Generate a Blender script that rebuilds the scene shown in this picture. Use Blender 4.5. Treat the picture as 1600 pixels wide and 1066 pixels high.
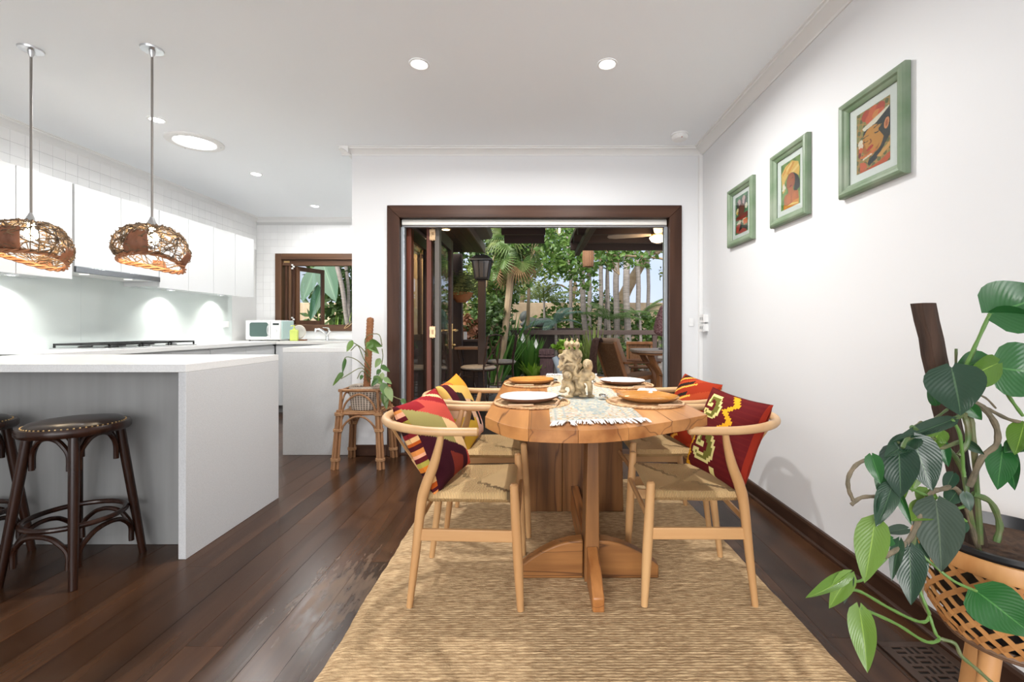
import bpy, bmesh, math, random
from mathutils import Vector, Matrix, Euler, noise as mnoise

for _o in list(bpy.data.objects):
    bpy.data.objects.remove(_o)
SC = bpy.context.scene
COL = SC.collection
PI = math.pi
rad = math.radians

# ------------------------------------------------------------------ camera
CAM_H, FPX, VX, VY = 1.10, 711.11, 835.0, 512.0      # 16 mm lens, vanishing point in the 1600x1066 frame
cam_d = bpy.data.cameras.new('camera')
cam_d.sensor_width = 36.0
cam_d.lens = 16.0
cam_d.shift_x = -(VX - 800) / 1600.0
cam_d.shift_y = -(533 - VY) / 1600.0
cam_d.clip_start = 0.02
cam = bpy.data.objects.new('camera', cam_d)
COL.objects.link(cam)
cam.location = (0, 0, CAM_H)
cam.rotation_euler = (rad(90), 0, 0)
SC.camera = cam

# ------------------------------------------------------------------ world, large lights, exposure
world = bpy.data.worlds.new('world')
SC.world = world
world.use_nodes = True
_nt = world.node_tree
_bg = _nt.nodes['Background']
_tc = _nt.nodes.new('ShaderNodeTexCoord')
_nz = _nt.nodes.new('ShaderNodeTexNoise')
_nz.inputs['Scale'].default_value = 2.2
_nz.inputs['Detail'].default_value = 4
_rp = _nt.nodes.new('ShaderNodeValToRGB')
_rp.color_ramp.elements[0].position = 0.35
_rp.color_ramp.elements[0].color = (0.55, 0.68, 0.92, 1)
_rp.color_ramp.elements[1].position = 0.65
_rp.color_ramp.elements[1].color = (0.86, 0.88, 0.95, 1)
_nt.links.new(_tc.outputs['Generated'], _nz.inputs['Vector'])
_nt.links.new(_nz.outputs['Fac'], _rp.inputs['Fac'])
_nt.links.new(_rp.outputs['Color'], _bg.inputs['Color'])
_bg.inputs['Strength'].default_value = 1.15

def area_light(name, loc, rot, sx, sy, power, col=(1, 1, 1), spread=180):
    l = bpy.data.lights.new(name, 'AREA')
    l.shape = 'RECTANGLE'
    l.size, l.size_y = sx, sy
    l.energy = power
    l.color = col
    l.spread = rad(spread)
    o = bpy.data.objects.new(name, l)
    COL.objects.link(o)
    o.location = loc
    o.rotation_euler = rot
    return o
# added fill lamp behind the camera, tilted up to brighten the ceiling
area_light('rear_fill_light', (-1.0, -2.85, 1.35), (rad(118), 0, 0), 3.6, 2.2, 120, (1.0, 0.995, 0.985))
# added broad lamp from behind the house, brightens the dusk garden
_sl = bpy.data.lights.new('garden_fill_sun', 'SUN')
_sl.energy = 9.0
_sl.angle = rad(60)
_sl.color = (1.0, 0.96, 0.90)
_so = bpy.data.objects.new('garden_fill_sun', _sl)
COL.objects.link(_so)
_so.rotation_euler = (rad(52), 0, rad(-25))

DOWN_W = 30.0          # each dining downlight
KITCH_W = 17.0
PEND_W = 10.0
vs = SC.view_settings
vs.view_transform = 'Standard'
vs.look = 'None'
vs.gamma = 1.0
vs.use_curve_mapping = False
vs.exposure = 0.07

# ------------------------------------------------------------------ helpers
def P(px, py, Y):
    return Vector(((px - VX) / FPX * Y, Y, CAM_H - (py - VY) / FPX * Y))

_mats = {}
def _nodes(name):
    m = bpy.data.materials.new(name)
    m.use_nodes = True
    nt = m.node_tree
    return m, nt, nt.nodes['Principled BSDF']

def mat(name, col, rough=0.5, metal=0.0, col2=None, nscale=6.0, stretch=(1, 1, 1), bump=0.0, bscale=60.0,
        bstretch=None, spec=0.5, emit=None, estr=0.0, trans=0.0, coat=0.0, detail=4.0, ramp=(0.35, 0.65), rnd=0.0,
        subsurf=0.0, rough2=None, ior=1.45):
    """principled material: optional noise-mixed second colour, bump, per-object brightness variation"""
    if name in _mats:
        return _mats[name]
    m, nt, b = _nodes(name)
    N, L = nt.nodes, nt.links
    b.inputs['Base Color'].default_value = (*col, 1)
    b.inputs['Roughness'].default_value = rough
    b.inputs['Metallic'].default_value = metal
    b.inputs['Specular IOR Level'].default_value = spec
    b.inputs['IOR'].default_value = ior
    b.inputs['Coat Weight'].default_value = coat
    if trans:
        b.inputs['Transmission Weight'].default_value = trans
    if emit:
        b.inputs['Emission Color'].default_value = (*emit, 1)
        b.inputs['Emission Strength'].default_value = estr
    tc = N.new('ShaderNodeTexCoord')
    oi = N.new('ShaderNodeObjectInfo')
    last = None
    def vec(st, offs=True):
        mp = N.new('ShaderNodeMapping')
        mp.inputs['Scale'].default_value = st
        L.new(tc.outputs['Object'], mp.inputs['Vector'])
        if offs and rnd:
            mu = N.new('ShaderNodeMath'); mu.operation = 'MULTIPLY'
            mu.inputs[1].default_value = 37.0
            L.new(oi.outputs['Random'], mu.inputs[0])
            L.new(mu.outputs[0], mp.inputs['Location'])
        return mp.outputs['Vector']
    if col2:
        nz = N.new('ShaderNodeTexNoise')
        nz.inputs['Scale'].default_value = nscale
        nz.inputs['Detail'].default_value = detail
        L.new(vec(stretch), nz.inputs['Vector'])
        rp = N.new('ShaderNodeValToRGB')
        rp.color_ramp.elements[0].position = ramp[0]
        rp.color_ramp.elements[0].color = (*col, 1)
        rp.color_ramp.elements[1].position = ramp[1]
        rp.color_ramp.elements[1].color = (*col2, 1)
        L.new(nz.outputs['Fac'], rp.inputs['Fac'])
        last = rp.outputs['Color']
        if rough2 is not None:
            mr = N.new('ShaderNodeMapRange')
            mr.inputs['To Min'].default_value = rough
            mr.inputs['To Max'].default_value = rough2
            L.new(nz.outputs['Fac'], mr.inputs['Value'])
            L.new(mr.outputs[0], b.inputs['Roughness'])
    if rnd:
        hs = N.new('ShaderNodeHueSaturation')
        mr = N.new('ShaderNodeMapRange')
        mr.inputs['To Min'].default_value = 1 - rnd
        mr.inputs['To Max'].default_value = 1 + rnd
        L.new(oi.outputs['Random'], mr.inputs['Value'])
        L.new(mr.outputs[0], hs.inputs['Value'])
        if last:
            L.new(last, hs.inputs['Color'])
        else:
            hs.inputs['Color'].default_value = (*col, 1)
        last = hs.outputs['Color']
    if last:
        L.new(last, b.inputs['Base Color'])
    if bump:
        nb = N.new('ShaderNodeTexNoise')
        nb.inputs['Scale'].default_value = bscale
        nb.inputs['Detail'].default_value = 3
        L.new(vec(bstretch or stretch), nb.inputs['Vector'])
        bp = N.new('ShaderNodeBump')
        bp.inputs['Strength'].default_value = bump
        bp.inputs['Distance'].default_value = 0.004
        L.new(nb.outputs['Fac'], bp.inputs['Height'])
        L.new(bp.outputs['Normal'], b.inputs['Normal'])
    _mats[name] = m
    return m

def wood(name, c1, c2, rough=0.45, axis=1, scale=9.0, bump=0.12, rnd=0.12, c3=None, coat=0.0, spec=0.5):
    """streaky grain along an axis; optional dark third colour in thin veins"""
    if name in _mats:
        return _mats[name]
    st = [1.0, 1.0, 1.0]
    st[axis] = 0.07
    m = mat(name, c1, rough, col2=c2, nscale=scale, stretch=tuple(st), bump=bump, bscale=scale * 5, rnd=rnd, coat=coat,
            detail=6.0, ramp=(0.3, 0.7), spec=spec)
    if c3:
        nt = m.node_tree
        N, L = nt.nodes, nt.links
        b = N['Principled BSDF']
        src = b.inputs['Base Color'].links[0].from_socket
        tc = N.new('ShaderNodeTexCoord')
        mp = N.new('ShaderNodeMapping')
        st2 = [1.0, 1.0, 1.0]; st2[axis] = 0.05
        mp.inputs['Scale'].default_value = st2
        L.new(tc.outputs['Object'], mp.inputs['Vector'])
        nz = N.new('ShaderNodeTexNoise')
        nz.inputs['Scale'].default_value = scale * 0.6
        nz.inputs['Detail'].default_value = 2
        nz.inputs['Distortion'].default_value = 0.15
        L.new(mp.outputs['Vector'], nz.inputs['Vector'])
        rp = N.new('ShaderNodeValToRGB')
        e = rp.color_ramp.elements
        e[0].position, e[0].color = 0.491, (0, 0, 0, 1)
        e[1].position, e[1].color = 0.509, (0, 0, 0, 1)
        mid = e.new(0.5); mid.color = (1, 1, 1, 1)
        L.new(nz.outputs['Fac'], rp.inputs['Fac'])
        mx = N.new('ShaderNodeMix'); mx.data_type = 'RGBA'
        L.new(rp.outputs['Color'], mx.inputs['Factor'])
        L.new(src, mx.inputs['A'])
        mx.inputs['B'].default_value = (*c3, 1)
        L.new(mx.outputs['Result'], b.inputs['Base Color'])
    return m

def vcol_mat(name, rough=0.8, bump=0.0, bscale=200, spec=0.3, sheen=0.0):
    if name in _mats:
        return _mats[name]
    m, nt, b = _nodes(name)
    at = nt.nodes.new('ShaderNodeAttribute')
    at.attribute_name = 'dye'
    nt.links.new(at.outputs['Color'], b.inputs['Base Color'])
    b.inputs['Roughness'].default_value = rough
    b.inputs['Specular IOR Level'].default_value = spec
    if bump:
        tc = nt.nodes.new('ShaderNodeTexCoord')
        nb = nt.nodes.new('ShaderNodeTexNoise'); nb.inputs['Scale'].default_value = bscale
        nt.links.new(tc.outputs['Object'], nb.inputs['Vector'])
        bp = nt.nodes.new('ShaderNodeBump'); bp.inputs['Strength'].default_value = bump; bp.inputs['Distance'].default_value = 0.003
        nt.links.new(nb.outputs['Fac'], bp.inputs['Height'])
        nt.links.new(bp.outputs['Normal'], b.inputs['Normal'])
    _mats[name] = m
    return m

def leaf_mat(name, c1, c2, rough=0.4, trans=0.35, spec=0.5, veins=False, island=True):
    """leaf: diffuse + translucent, colour varying from leaf to leaf"""
    if name in _mats:
        return _mats[name]
    m, nt, b = _nodes(name)
    N, L = nt.nodes, nt.links
    rp = N.new('ShaderNodeValToRGB')
    rp.color_ramp.elements[0].color = (*c1, 1)
    rp.color_ramp.elements[1].color = (*c2, 1)
    if island:
        g = N.new('ShaderNodeNewGeometry')
        L.new(g.outputs['Random Per Island'], rp.inputs['Fac'])
    else:
        g = N.new('ShaderNodeObjectInfo')
        L.new(g.outputs['Random'], rp.inputs['Fac'])
    b.inputs['Roughness'].default_value = rough
    b.inputs['Specular IOR Level'].default_value = spec
    src = rp.outputs['Color']
    if veins:
        uv = N.new('ShaderNodeUVMap')
        sp = N.new('ShaderNodeSeparateXYZ')
        L.new(uv.outputs['UV'], sp.inputs[0])
        ab = N.new('ShaderNodeMath'); ab.operation = 'ABSOLUTE'
        L.new(sp.outputs['X'], ab.inputs[0])
        # side veins sweep forward from the midrib
        v = N.new('ShaderNodeMath'); v.operation = 'MULTIPLY_ADD'
        L.new(ab.outputs[0], v.inputs[0]); v.inputs[1].default_value = -0.45
        L.new(sp.outputs['Y'], v.inputs[2])
        s = N.new('ShaderNodeMath'); s.operation = 'MULTIPLY'; s.inputs[1].default_value = 75.0
        L.new(v.outputs[0], s.inputs[0])
        si = N.new('ShaderNodeMath'); si.operation = 'SINE'
        L.new(s.outputs[0], si.inputs[0])
        bp = N.new('ShaderNodeBump'); bp.inputs['Strength'].default_value = 0.10; bp.inputs['Distance'].default_value = 0.0015
        L.new(si.outputs[0], bp.inputs['Height'])
        L.new(bp.outputs['Normal'], b.inputs['Normal'])
        # pale midrib
        lt = N.new('ShaderNodeMath'); lt.operation = 'LESS_THAN'; lt.inputs[1].default_value = 0.035
        L.new(ab.outputs[0], lt.inputs[0])
        mx = N.new('ShaderNodeMix'); mx.data_type = 'RGBA'
        L.new(lt.outputs[0], mx.inputs['Factor'])
        L.new(src, mx.inputs['A'])
        mx.inputs['B'].default_value = (min(1, c2[0] * 1.7 + .02), min(1, c2[1] * 1.5 + .03), min(1, c2[2] * 1.5 + .01), 1)
        src = mx.outputs['Result']
    L.new(src, b.inputs['Base Color'])
    if trans:
        tr = N.new('ShaderNodeBsdfTranslucent')
        L.new(src, tr.inputs['Color'])
        ms = N.new('ShaderNodeMixShader'); ms.inputs[0].default_value = trans
        L.new(b.outputs[0], ms.inputs[1]); L.new(tr.outputs[0], ms.inputs[2])
        L.new(ms.outputs[0], N['Material Output'].inputs['Surface'])
    _mats[name] = m
    return m

class G:
    """collects geometry, then builds ONE mesh object"""
    def __init__(s):
        s.v, s.f, s.m, s.T = [], [], [], None
        s.col = None      # per-face colours
        s.uv = None       # per-vertex uv
    def add(s, vs_, fs, mi=0):
        n = len(s.v)
        T = s.T
        s.v.extend([tuple(T @ Vector(p)) for p in vs_] if T is not None else [tuple(p) for p in vs_])
        s.f.extend([tuple(i + n for i in f) for f in fs])
        s.m.extend([mi] * len(fs))
        return s
    def box(s, x0, x1, y0, y1, z0, z1, mi=0):
        return s.add([(x0, y0, z0), (x1, y0, z0), (x1, y1, z0), (x0, y1, z0), (x0, y0, z1), (x1, y0, z1), (x1, y1, z1), (x0, y1, z1)],
                     [(3, 2, 1, 0), (4, 5, 6, 7), (0, 1, 5, 4), (1, 2, 6, 5), (2, 3, 7, 6), (3, 0, 4, 7)], mi)
    def bar(s, a, b, w, t, up=(0, 0, 1), mi=0, w2=None, t2=None):
        """rectangular bar from a to b; w across (side), t along up"""
        a, b = Vector(a), Vector(b)
        d = (b - a).normalized()
        side = d.cross(Vector(up)).normalized()
        u = side.cross(d).normalized()
        w2 = w if w2 is None else w2; t2 = t if t2 is None else t2
        q = []
        for p, ww, tt in ((a, w, t), (b, w2, t2)):
            for sx, sy in ((-1, -1), (1, -1), (1, 1), (-1, 1)):
                q.append(p + side * sx * ww / 2 + u * sy * tt / 2)
        return s.add(q, [(3, 2, 1, 0), (4, 5, 6, 7), (0, 1, 5, 4), (1, 2, 6, 5), (2, 3, 7, 6), (3, 0, 4, 7)], mi)
    def tube(s, pts, r, seg=8, closed=False, mi=0, flat=None, cap=True, up=None):
        """sweep a circle (or ellipse: flat=(a,b) factors) along points"""
        pts = [Vector(p) for p in pts]
        n = len(pts)
        rr = r if isinstance(r, (list, tuple)) else [r] * n
        fa, fb = flat or (1, 1)
        vs_, fs = [], []
        prev = None
        for i, p in enumerate(pts):
            if closed:
                d = pts[(i + 1) % n] - pts[i - 1]
            else:
                d = pts[min(i + 1, n - 1)] - pts[max(i - 1, 0)]
            if d.length < 1e-9:
                d = Vector((0, 0, 1))
            d.normalize()
            if prev is None:
                ref = Vector(up) if up else (Vector((0, 0, 1)) if abs(d.z) < 0.9 else Vector((1, 0, 0)))
                x = d.cross(ref).normalized()
            else:
                x = prev - d * prev.dot(d)
                if x.length < 1e-6:
                    x = d.orthogonal()
                x.normalize()
            prev = x
            y = d.cross(x)
            for k in range(seg):
                a = 2 * PI * k / seg
                vs_.append(p + x * (math.cos(a) * rr[i] * fa) + y * (math.sin(a) * rr[i] * fb))
        m = n if closed else n - 1
        for i in range(m):
            for k in range(seg):
                a, b = i * seg + k, i * seg + (k + 1) % seg
                c, d2 = ((i + 1) % n) * seg + (k + 1) % seg, ((i + 1) % n) * seg + k
                fs.append((a, b, c, d2))
        if cap and not closed:
            fs.append(tuple(range(seg - 1, -1, -1)))
            fs.append(tuple((n - 1) * seg + k for k in range(seg)))
        return s.add(vs_, fs, mi)
    def cyl(s, a, b, r, r2=None, seg=16, mi=0):
        return s.tube([a, b], [r, r if r2 is None else r2], seg, mi=mi)
    def lathe(s, prof, seg=24, c=(0, 0, 0), mi=0, cap0=False, cap1=False, sx=1, sy=1):
        vs_, fs = [], []
        for r, z in prof:
            for k in range(seg):
                a = 2 * PI * k / seg
                vs_.append((c[0] + r * math.cos(a) * sx, c[1] + r * math.sin(a) * sy, c[2] + z))
        for i in range(len(prof) - 1):
            for k in range(seg):
                fs.append((i * seg + k, i * seg + (k + 1) % seg, (i + 1) * seg + (k + 1) % seg, (i + 1) * seg + k))
        if cap0: fs.append(tuple(range(seg - 1, -1, -1)))
        if cap1: fs.append(tuple((len(prof) - 1) * seg + k for k in range(seg)))
        return s.add(vs_, fs, mi)
    def ell(s, c, rx, ry=None, rz=None, seg=14, rings=9, mi=0, rot=None):
        ry = rx if ry is None else ry; rz = rx if rz is None else rz
        vs_, fs = [], []
        Rm = Euler(rot).to_matrix() if rot else None
        for i in range(rings + 1):
            t = PI * i / rings
            for k in range(seg):
                a = 2 * PI * k / seg
                p = Vector((rx * math.sin(t) * math.cos(a), ry * math.sin(t) * math.sin(a), rz * math.cos(t)))
                if Rm: p = Rm @ p
                vs_.append(p + Vector(c))
        for i in range(rings):
            for k in range(seg):
                fs.append((i * seg + k, (i + 1) * seg + k, (i + 1) * seg + (k + 1) % seg, i * seg + (k + 1) % seg))
        return s.add(vs_, fs, mi)
    def prism(s, poly, a, b, axis='z', mi=0):
        """extrude a 2-D polygon between a and b along an axis"""
        def pt(u, v, w):
            return {'z': (u, v, w), 'y': (u, w, v), 'x': (w, u, v)}[axis]
        n = len(poly)
        vs_ = [pt(u, v, a) for u, v in poly] + [pt(u, v, b) for u, v in poly]
        fs = [tuple(range(n - 1, -1, -1)), tuple(range(n, 2 * n))]
        fs += [(i, (i + 1) % n, n + (i + 1) % n, n + i) for i in range(n)]
        return s.add(vs_, fs, mi)
    def build(s, name, mats, parent=None, smooth=35, bevel=0.0, recalc=True, world=False, loc=None, seg=2, merge=False):
        me = bpy.data.meshes.new(name)
        vs_ = s.v
        if world and parent is not None:
            M = parent.matrix_basis.inverted()
            pp = parent.parent
            while pp is not None:
                M = M @ pp.matrix_basis.inverted(); pp = pp.parent
            vs_ = [tuple(M @ Vector(p)) for p in vs_]
        elif world:
            xs = [p[0] for p in vs_]; ys = [p[1] for p in vs_]; zs = [p[2] for p in vs_]
            loc = ((min(xs) + max(xs)) / 2, (min(ys) + max(ys)) / 2, min(zs))
            vs_ = [(p[0] - loc[0], p[1] - loc[1], p[2] - loc[2]) for p in vs_]
        me.from_pydata(vs_, [], s.f)
        if not isinstance(mats, (list, tuple)):
            mats = [mats]
        for m in mats:
            me.materials.append(m)
        if len(mats) > 1:
            me.polygons.foreach_set('material_index', s.m)
        if s.uv:
            ul = me.uv_layers.new(name='uv')
            for li, l in enumerate(me.loops):
                ul.data[li].uv = s.uv[l.vertex_index]
        if s.col:
            ca = me.color_attributes.new('dye', 'FLOAT_COLOR', 'CORNER')
            buf = []
            for pi, p in enumerate(me.polygons):
                c = s.col[pi]
                buf.extend([c[0], c[1], c[2], 1.0] * p.loop_total)
            ca.data.foreach_set('color', buf)
        if recalc or merge:
            bm = bmesh.new(); bm.from_mesh(me)
            if merge: bmesh.ops.remove_doubles(bm, verts=bm.verts, dist=1e-5)
            if recalc: bmesh.ops.recalc_face_normals(bm, faces=bm.faces)
            bm.to_mesh(me); bm.free()
        if smooth:
            me.shade_smooth()
            me.set_sharp_from_angle(angle=rad(smooth))
        me.update()
        o = bpy.data.objects.new(name, me)
        COL.objects.link(o)
        if parent is not None: o.parent = parent
        if loc is not None: o.location = loc
        if bevel:
            bv = o.modifiers.new('bevel', 'BEVEL')
            bv.width = bevel; bv.segments = seg; bv.limit_method = 'ANGLE'; bv.angle_limit = rad(40)
        return o

def tag(o, label=None, cat=None, group=None, kind=None):
    if label: o['label'] = label
    if cat: o['category'] = cat
    if group: o['group'] = group
    if kind: o['kind'] = kind
    return o
def thing(name, label, cat, loc=(0, 0, 0), rz=0.0, group=None):
    o = bpy.data.objects.new(name, None)
    COL.objects.link(o)
    o.empty_display_size = 0.1
    o.location = loc
    o.rotation_euler = (0, 0, rz)
    return tag(o, label, cat, group)
def struct(o, label=None):
    o['kind'] = 'structure'
    if label: o['label'] = label
    return o
def copy_tree(o, parent=None):
    c = o.copy()
    COL.objects.link(c)
    c.parent = parent
    for ch in list(o.children):
        copy_tree(ch, c)
    return c
def inst(src, name, parent, loc=(0, 0, 0), rot=(0, 0, 0), scale=None):
    """a further object that shares src's mesh"""
    c = src.copy()
    COL.objects.link(c)
    c.parent = parent
    c.location = loc; c.rotation_euler = rot
    if scale: c.scale = scale
    return c
def smooth_pts(pts, n=6):
    """Catmull-Rom through points (tuples of any length)"""
    pts = [tuple(p) for p in pts]
    out = []
    q = [tuple(2 * a - b for a, b in zip(pts[0], pts[1]))] + pts + [tuple(2 * a - b for a, b in zip(pts[-1], pts[-2]))]
    for i in range(1, len(q) - 2):
        p0, p1, p2, p3 = q[i - 1], q[i], q[i + 1], q[i + 2]
        for k in range(n):
            t = k / n
            out.append(tuple(0.5 * (2 * b + (c - a) * t + (2 * a - 5 * b + 4 * c - d) * t * t + (3 * b - a - 3 * c + d) * t ** 3)
                             for a, b, c, d in zip(p0, p1, p2, p3)))
    out.append(pts[-1])
    return out
def lamp(name, parent, loc, power, col=(1, 1, 1), size=0.08, spread=140, kind='AREA', rot=(0, 0, 0)):
    l = bpy.data.lights.new(name, kind)
    l.energy = power; l.color = col
    if kind == 'AREA':
        l.shape = 'DISK'; l.size = size; l.spread = rad(spread)
    else:
        l.shadow_soft_size = size
    o = bpy.data.objects.new(name, l)
    COL.objects.link(o)
    o.parent = parent; o.location = loc; o.rotation_euler = rot
    return o

# ------------------------------------------------------------------ materials
WHITE = mat('white_wall_paint', (0.74, 0.745, 0.755), 0.55, bump=0.03, bscale=90)
CEIL = mat('ceiling_paint', (0.865, 0.895, 0.92), 0.7, bump=0.02, bscale=70)
TRIMW = mat('white_trim_paint', (0.78, 0.78, 0.77), 0.5)
GLOSSW = mat('white_gloss_cabinet', (0.64, 0.65, 0.66), 0.09, spec=0.5)
TILE = mat('white_glazed_tile', (0.87, 0.87, 0.865), 0.12, rnd=0.02)
GROUT = mat('tile_grout', (0.66, 0.66, 0.65), 0.8)
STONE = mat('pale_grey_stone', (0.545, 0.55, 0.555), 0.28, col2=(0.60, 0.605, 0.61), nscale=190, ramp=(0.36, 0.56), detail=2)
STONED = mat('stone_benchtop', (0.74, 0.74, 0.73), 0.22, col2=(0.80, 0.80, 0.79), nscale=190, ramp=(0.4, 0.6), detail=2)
GREYP = mat('grey_satin_panel', (0.27, 0.27, 0.265), 0.16, col2=(0.30, 0.30, 0.295), nscale=3, stretch=(6, 6, .4))
SPLASH = mat('back_painted_glass', (0.60, 0.66, 0.645), 0.05, coat=0.5)
FLOORW = wood('dark_floor_wood', (0.026, 0.0105, 0.0048), (0.082, 0.036, 0.0165), 0.25, 1, 10, bump=0.10, rnd=0.32, spec=0.36)
def floor_wear():
    # scuffed boards between island and table: paler, duller wood in a broken-edged patch
    nt = FLOORW.node_tree; N, L = nt.nodes, nt.links
    b = N['Principled BSDF']
    src = b.inputs['Base Color'].links[0].from_socket
    ge = N.new('ShaderNodeNewGeometry')
    mp = N.new('ShaderNodeMapping'); mp.inputs['Location'].default_value = (.80 / .24, -1.90 / .42, 0); mp.inputs['Scale'].default_value = (1 / .24, 1 / .42, 0)
    L.new(ge.outputs['Position'], mp.inputs['Vector'])
    ln = N.new('ShaderNodeVectorMath'); ln.operation = 'LENGTH'; L.new(mp.outputs['Vector'], ln.inputs[0])
    m2 = N.new('ShaderNodeMapping'); m2.inputs['Scale'].default_value = (1, .25, 1); L.new(ge.outputs['Position'], m2.inputs['Vector'])
    nz = N.new('ShaderNodeTexNoise'); nz.inputs['Scale'].default_value = 34; nz.inputs['Detail'].default_value = 6; L.new(m2.outputs['Vector'], nz.inputs['Vector'])
    ad = N.new('ShaderNodeMath'); ad.operation = 'MULTIPLY_ADD'; ad.inputs[1].default_value = 3.2; L.new(nz.outputs['Fac'], ad.inputs[0])
    sb = N.new('ShaderNodeMath'); sb.operation = 'SUBTRACT'; sb.inputs[0].default_value = -.95; L.new(ln.outputs['Value'], sb.inputs[1]); L.new(sb.outputs[0], ad.inputs[2])
    mr = N.new('ShaderNodeMapRange'); mr.inputs['From Min'].default_value = .05; mr.inputs['From Max'].default_value = .55; mr.inputs['To Max'].default_value = .5
    L.new(ad.outputs[0], mr.inputs['Value'])
    mx = N.new('ShaderNodeMix'); mx.data_type = 'RGBA'; L.new(mr.outputs[0], mx.inputs['Factor']); L.new(src, mx.inputs['A']); mx.inputs['B'].default_value = (.20, .125, .075, 1)
    L.new(mx.outputs['Result'], b.inputs['Base Color'])
    r2 = N.new('ShaderNodeMapRange'); r2.inputs['To Min'].default_value = .25; r2.inputs['To Max'].default_value = .45; L.new(mr.outputs[0], r2.inputs['Value']); L.new(r2.outputs[0], b.inputs['Roughness'])
floor_wear()
SUBFL = mat('subfloor', (0.012, 0.007, 0.005), 0.8)
DKWOOD_Z = wood('dark_joinery_upright', (0.040, 0.0165, 0.0095), (0.082, 0.037, 0.021), 0.42, 2, 14, rnd=0.06, spec=0.3)
DKWOOD_X = wood('dark_joinery_crosswise', (0.040, 0.0165, 0.0095), (0.082, 0.037, 0.021), 0.42, 0, 14, rnd=0.06, spec=0.3)
DKWOOD_Y = wood('dark_joinery_lengthwise', (0.026, 0.0115, 0.007), (0.058, 0.028, 0.017), 0.36, 1, 14, rnd=0.06, spec=0.35)
WINWOOD_Z = wood('window_wood_upright', (0.07, 0.032, 0.016), (0.15, 0.072, 0.036), 0.42, 2, 14, rnd=0.06)
WINWOOD_X = wood('window_wood_crosswise', (0.07, 0.032, 0.016), (0.15, 0.072, 0.036), 0.42, 0, 14, rnd=0.06)
REDWOOD_Z = wood('red_brown_door_edge', (0.10, 0.025, 0.012), (0.19, 0.05, 0.024), 0.4, 2, 14, rnd=0.05)
BRASS = mat('brass', (0.80, 0.55, 0.25), 0.3, 1.0)
STEEL = mat('brushed_steel', (0.62, 0.63, 0.64), 0.28, 1.0)
CHROME = mat('chrome', (0.8, 0.8, 0.8), 0.08, 1.0)
BLACKM = mat('black_iron', (0.015, 0.015, 0.016), 0.45)
WHITEP = mat('white_plastic', (0.82, 0.82, 0.81), 0.35)
GLASS = None
def clear_glass():
    m, nt, b = _nodes('clear_pane')
    N, L = nt.nodes, nt.links
    tr = N.new('ShaderNodeBsdfTransparent'); tr.inputs['Color'].default_value = (0.90, 0.92, 0.91, 1)
    gl = N.new('ShaderNodeBsdfGlossy'); gl.inputs['Roughness'].default_value = 0.02
    lw = N.new('ShaderNodeLayerWeight')
    pw_ = N.new('ShaderNodeMath'); pw_.operation = 'POWER'; pw_.inputs[1].default_value = 5.0
    L.new(lw.outputs['Facing'], pw_.inputs[0])
    fr = N.new('ShaderNodeMath'); fr.operation = 'MULTIPLY_ADD'; fr.inputs[1].default_value = 0.94; fr.inputs[2].default_value = 0.045
    L.new(pw_.outputs[0], fr.inputs[0])
    ms = N.new('ShaderNodeMixShader')
    L.new(fr.outputs[0], ms.inputs[0]); L.new(tr.outputs[0], ms.inputs[1]); L.new(gl.outputs[0], ms.inputs[2])
    L.new(ms.outputs[0], N['Material Output'].inputs['Surface'])
    return m
GLASS = clear_glass()
def emis(name, col, s):
    return mat(name, (0.8, 0.8, 0.8), 0.5, emit=col, estr=s)
LED = emis('led_lens', (1.0, 0.99, 0.97), 14.0)
BULB = emis('warm_bulb', (1.0, 0.86, 0.62), 26.0)
WARML = emis('warm_outdoor_lens', (1.0, 0.72, 0.40), 9.0)
SKYT = emis('daylight_diffuser', (1.0, 1.0, 1.0), 5.0)

# ================================================================== STRUCTURE
RNG = random.Random(11)
XR, YB, XL, YK, ZC, XWE = 1.435, 3.91, -3.90, 6.38, 2.63, -1.567
YR = -3.0

# floor with separate planks
g = G(); g.box(XL - .1, XR + .1, YR, YK, -0.08, -0.012)
floor = struct(g.build('floor', SUBFL), 'dark stained timber board floor running towards the garden door')
pw = 0.132
x = XR
row = 0
while x > XL:
    x0 = max(x - pw, XL)
    yend = YB + 0.02 if (x0 + x) / 2 > XWE else YK
    y = YR - RNG.random() * 1.5
    while y < yend:
        y2 = y + RNG.uniform(1.7, 3.4)
        a, b = max(y, YR), min(y2, yend)
        if b - a > 0.08:
            g = G(); g.box(x0 + .0007, x - .0007, a + .0007, b - .0007, -0.016, RNG.uniform(-0.0006, 0.0004))
            g.build('plank', FLOORW, floor, smooth=0, recalc=False, world=True)
        y = y2
    x = x0

g = G(); g.box(XR, XR + .15, YR, YB + .15, -0.08, ZC + .1)
wall_right = struct(g.build('wall_right', WHITE), 'plain white wall hung with three framed pictures')
# door opening in the back wall
DX0, DX1, DZ = -1.19, 1.19, 2.075
g = G()
g.box(XWE, DX0, YB, YB + .15, -.08, ZC + .1); g.box(DX1, XR, YB, YB + .15, -.08, ZC + .1); g.box(DX0, DX1, YB, YB + .15, DZ, ZC + .1)
wall_back = struct(g.build('wall_back', WHITE), 'white end wall around the wide garden door')
g = G(); g.box(XWE, XWE + .13, YB + .15, YK + .15, -.08, ZC + .1)
wall_side = struct(g.build('wall_side', WHITE), 'white kitchen side wall behind the end wall')
g = G(); g.box(XL - .15, XL, YR, YK + .15, -.08, ZC + .1)
wall_left = struct(g.build('wall_left', GROUT), 'kitchen wall with a strip of white tiles over the cupboards')
WX0, WX1, WZ0, WZ1 = -3.56, -1.75, 1.11, 2.075
g = G()
g.box(XL, WX0, YK, YK + .15, -.08, ZC + .1); g.box(WX1, XWE, YK, YK + .15, -.08, ZC + .1)
g.box(WX0, WX1, YK, YK + .15, -.08, WZ0); g.box(WX0, WX1, YK, YK + .15, WZ1, ZC + .1)
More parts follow.
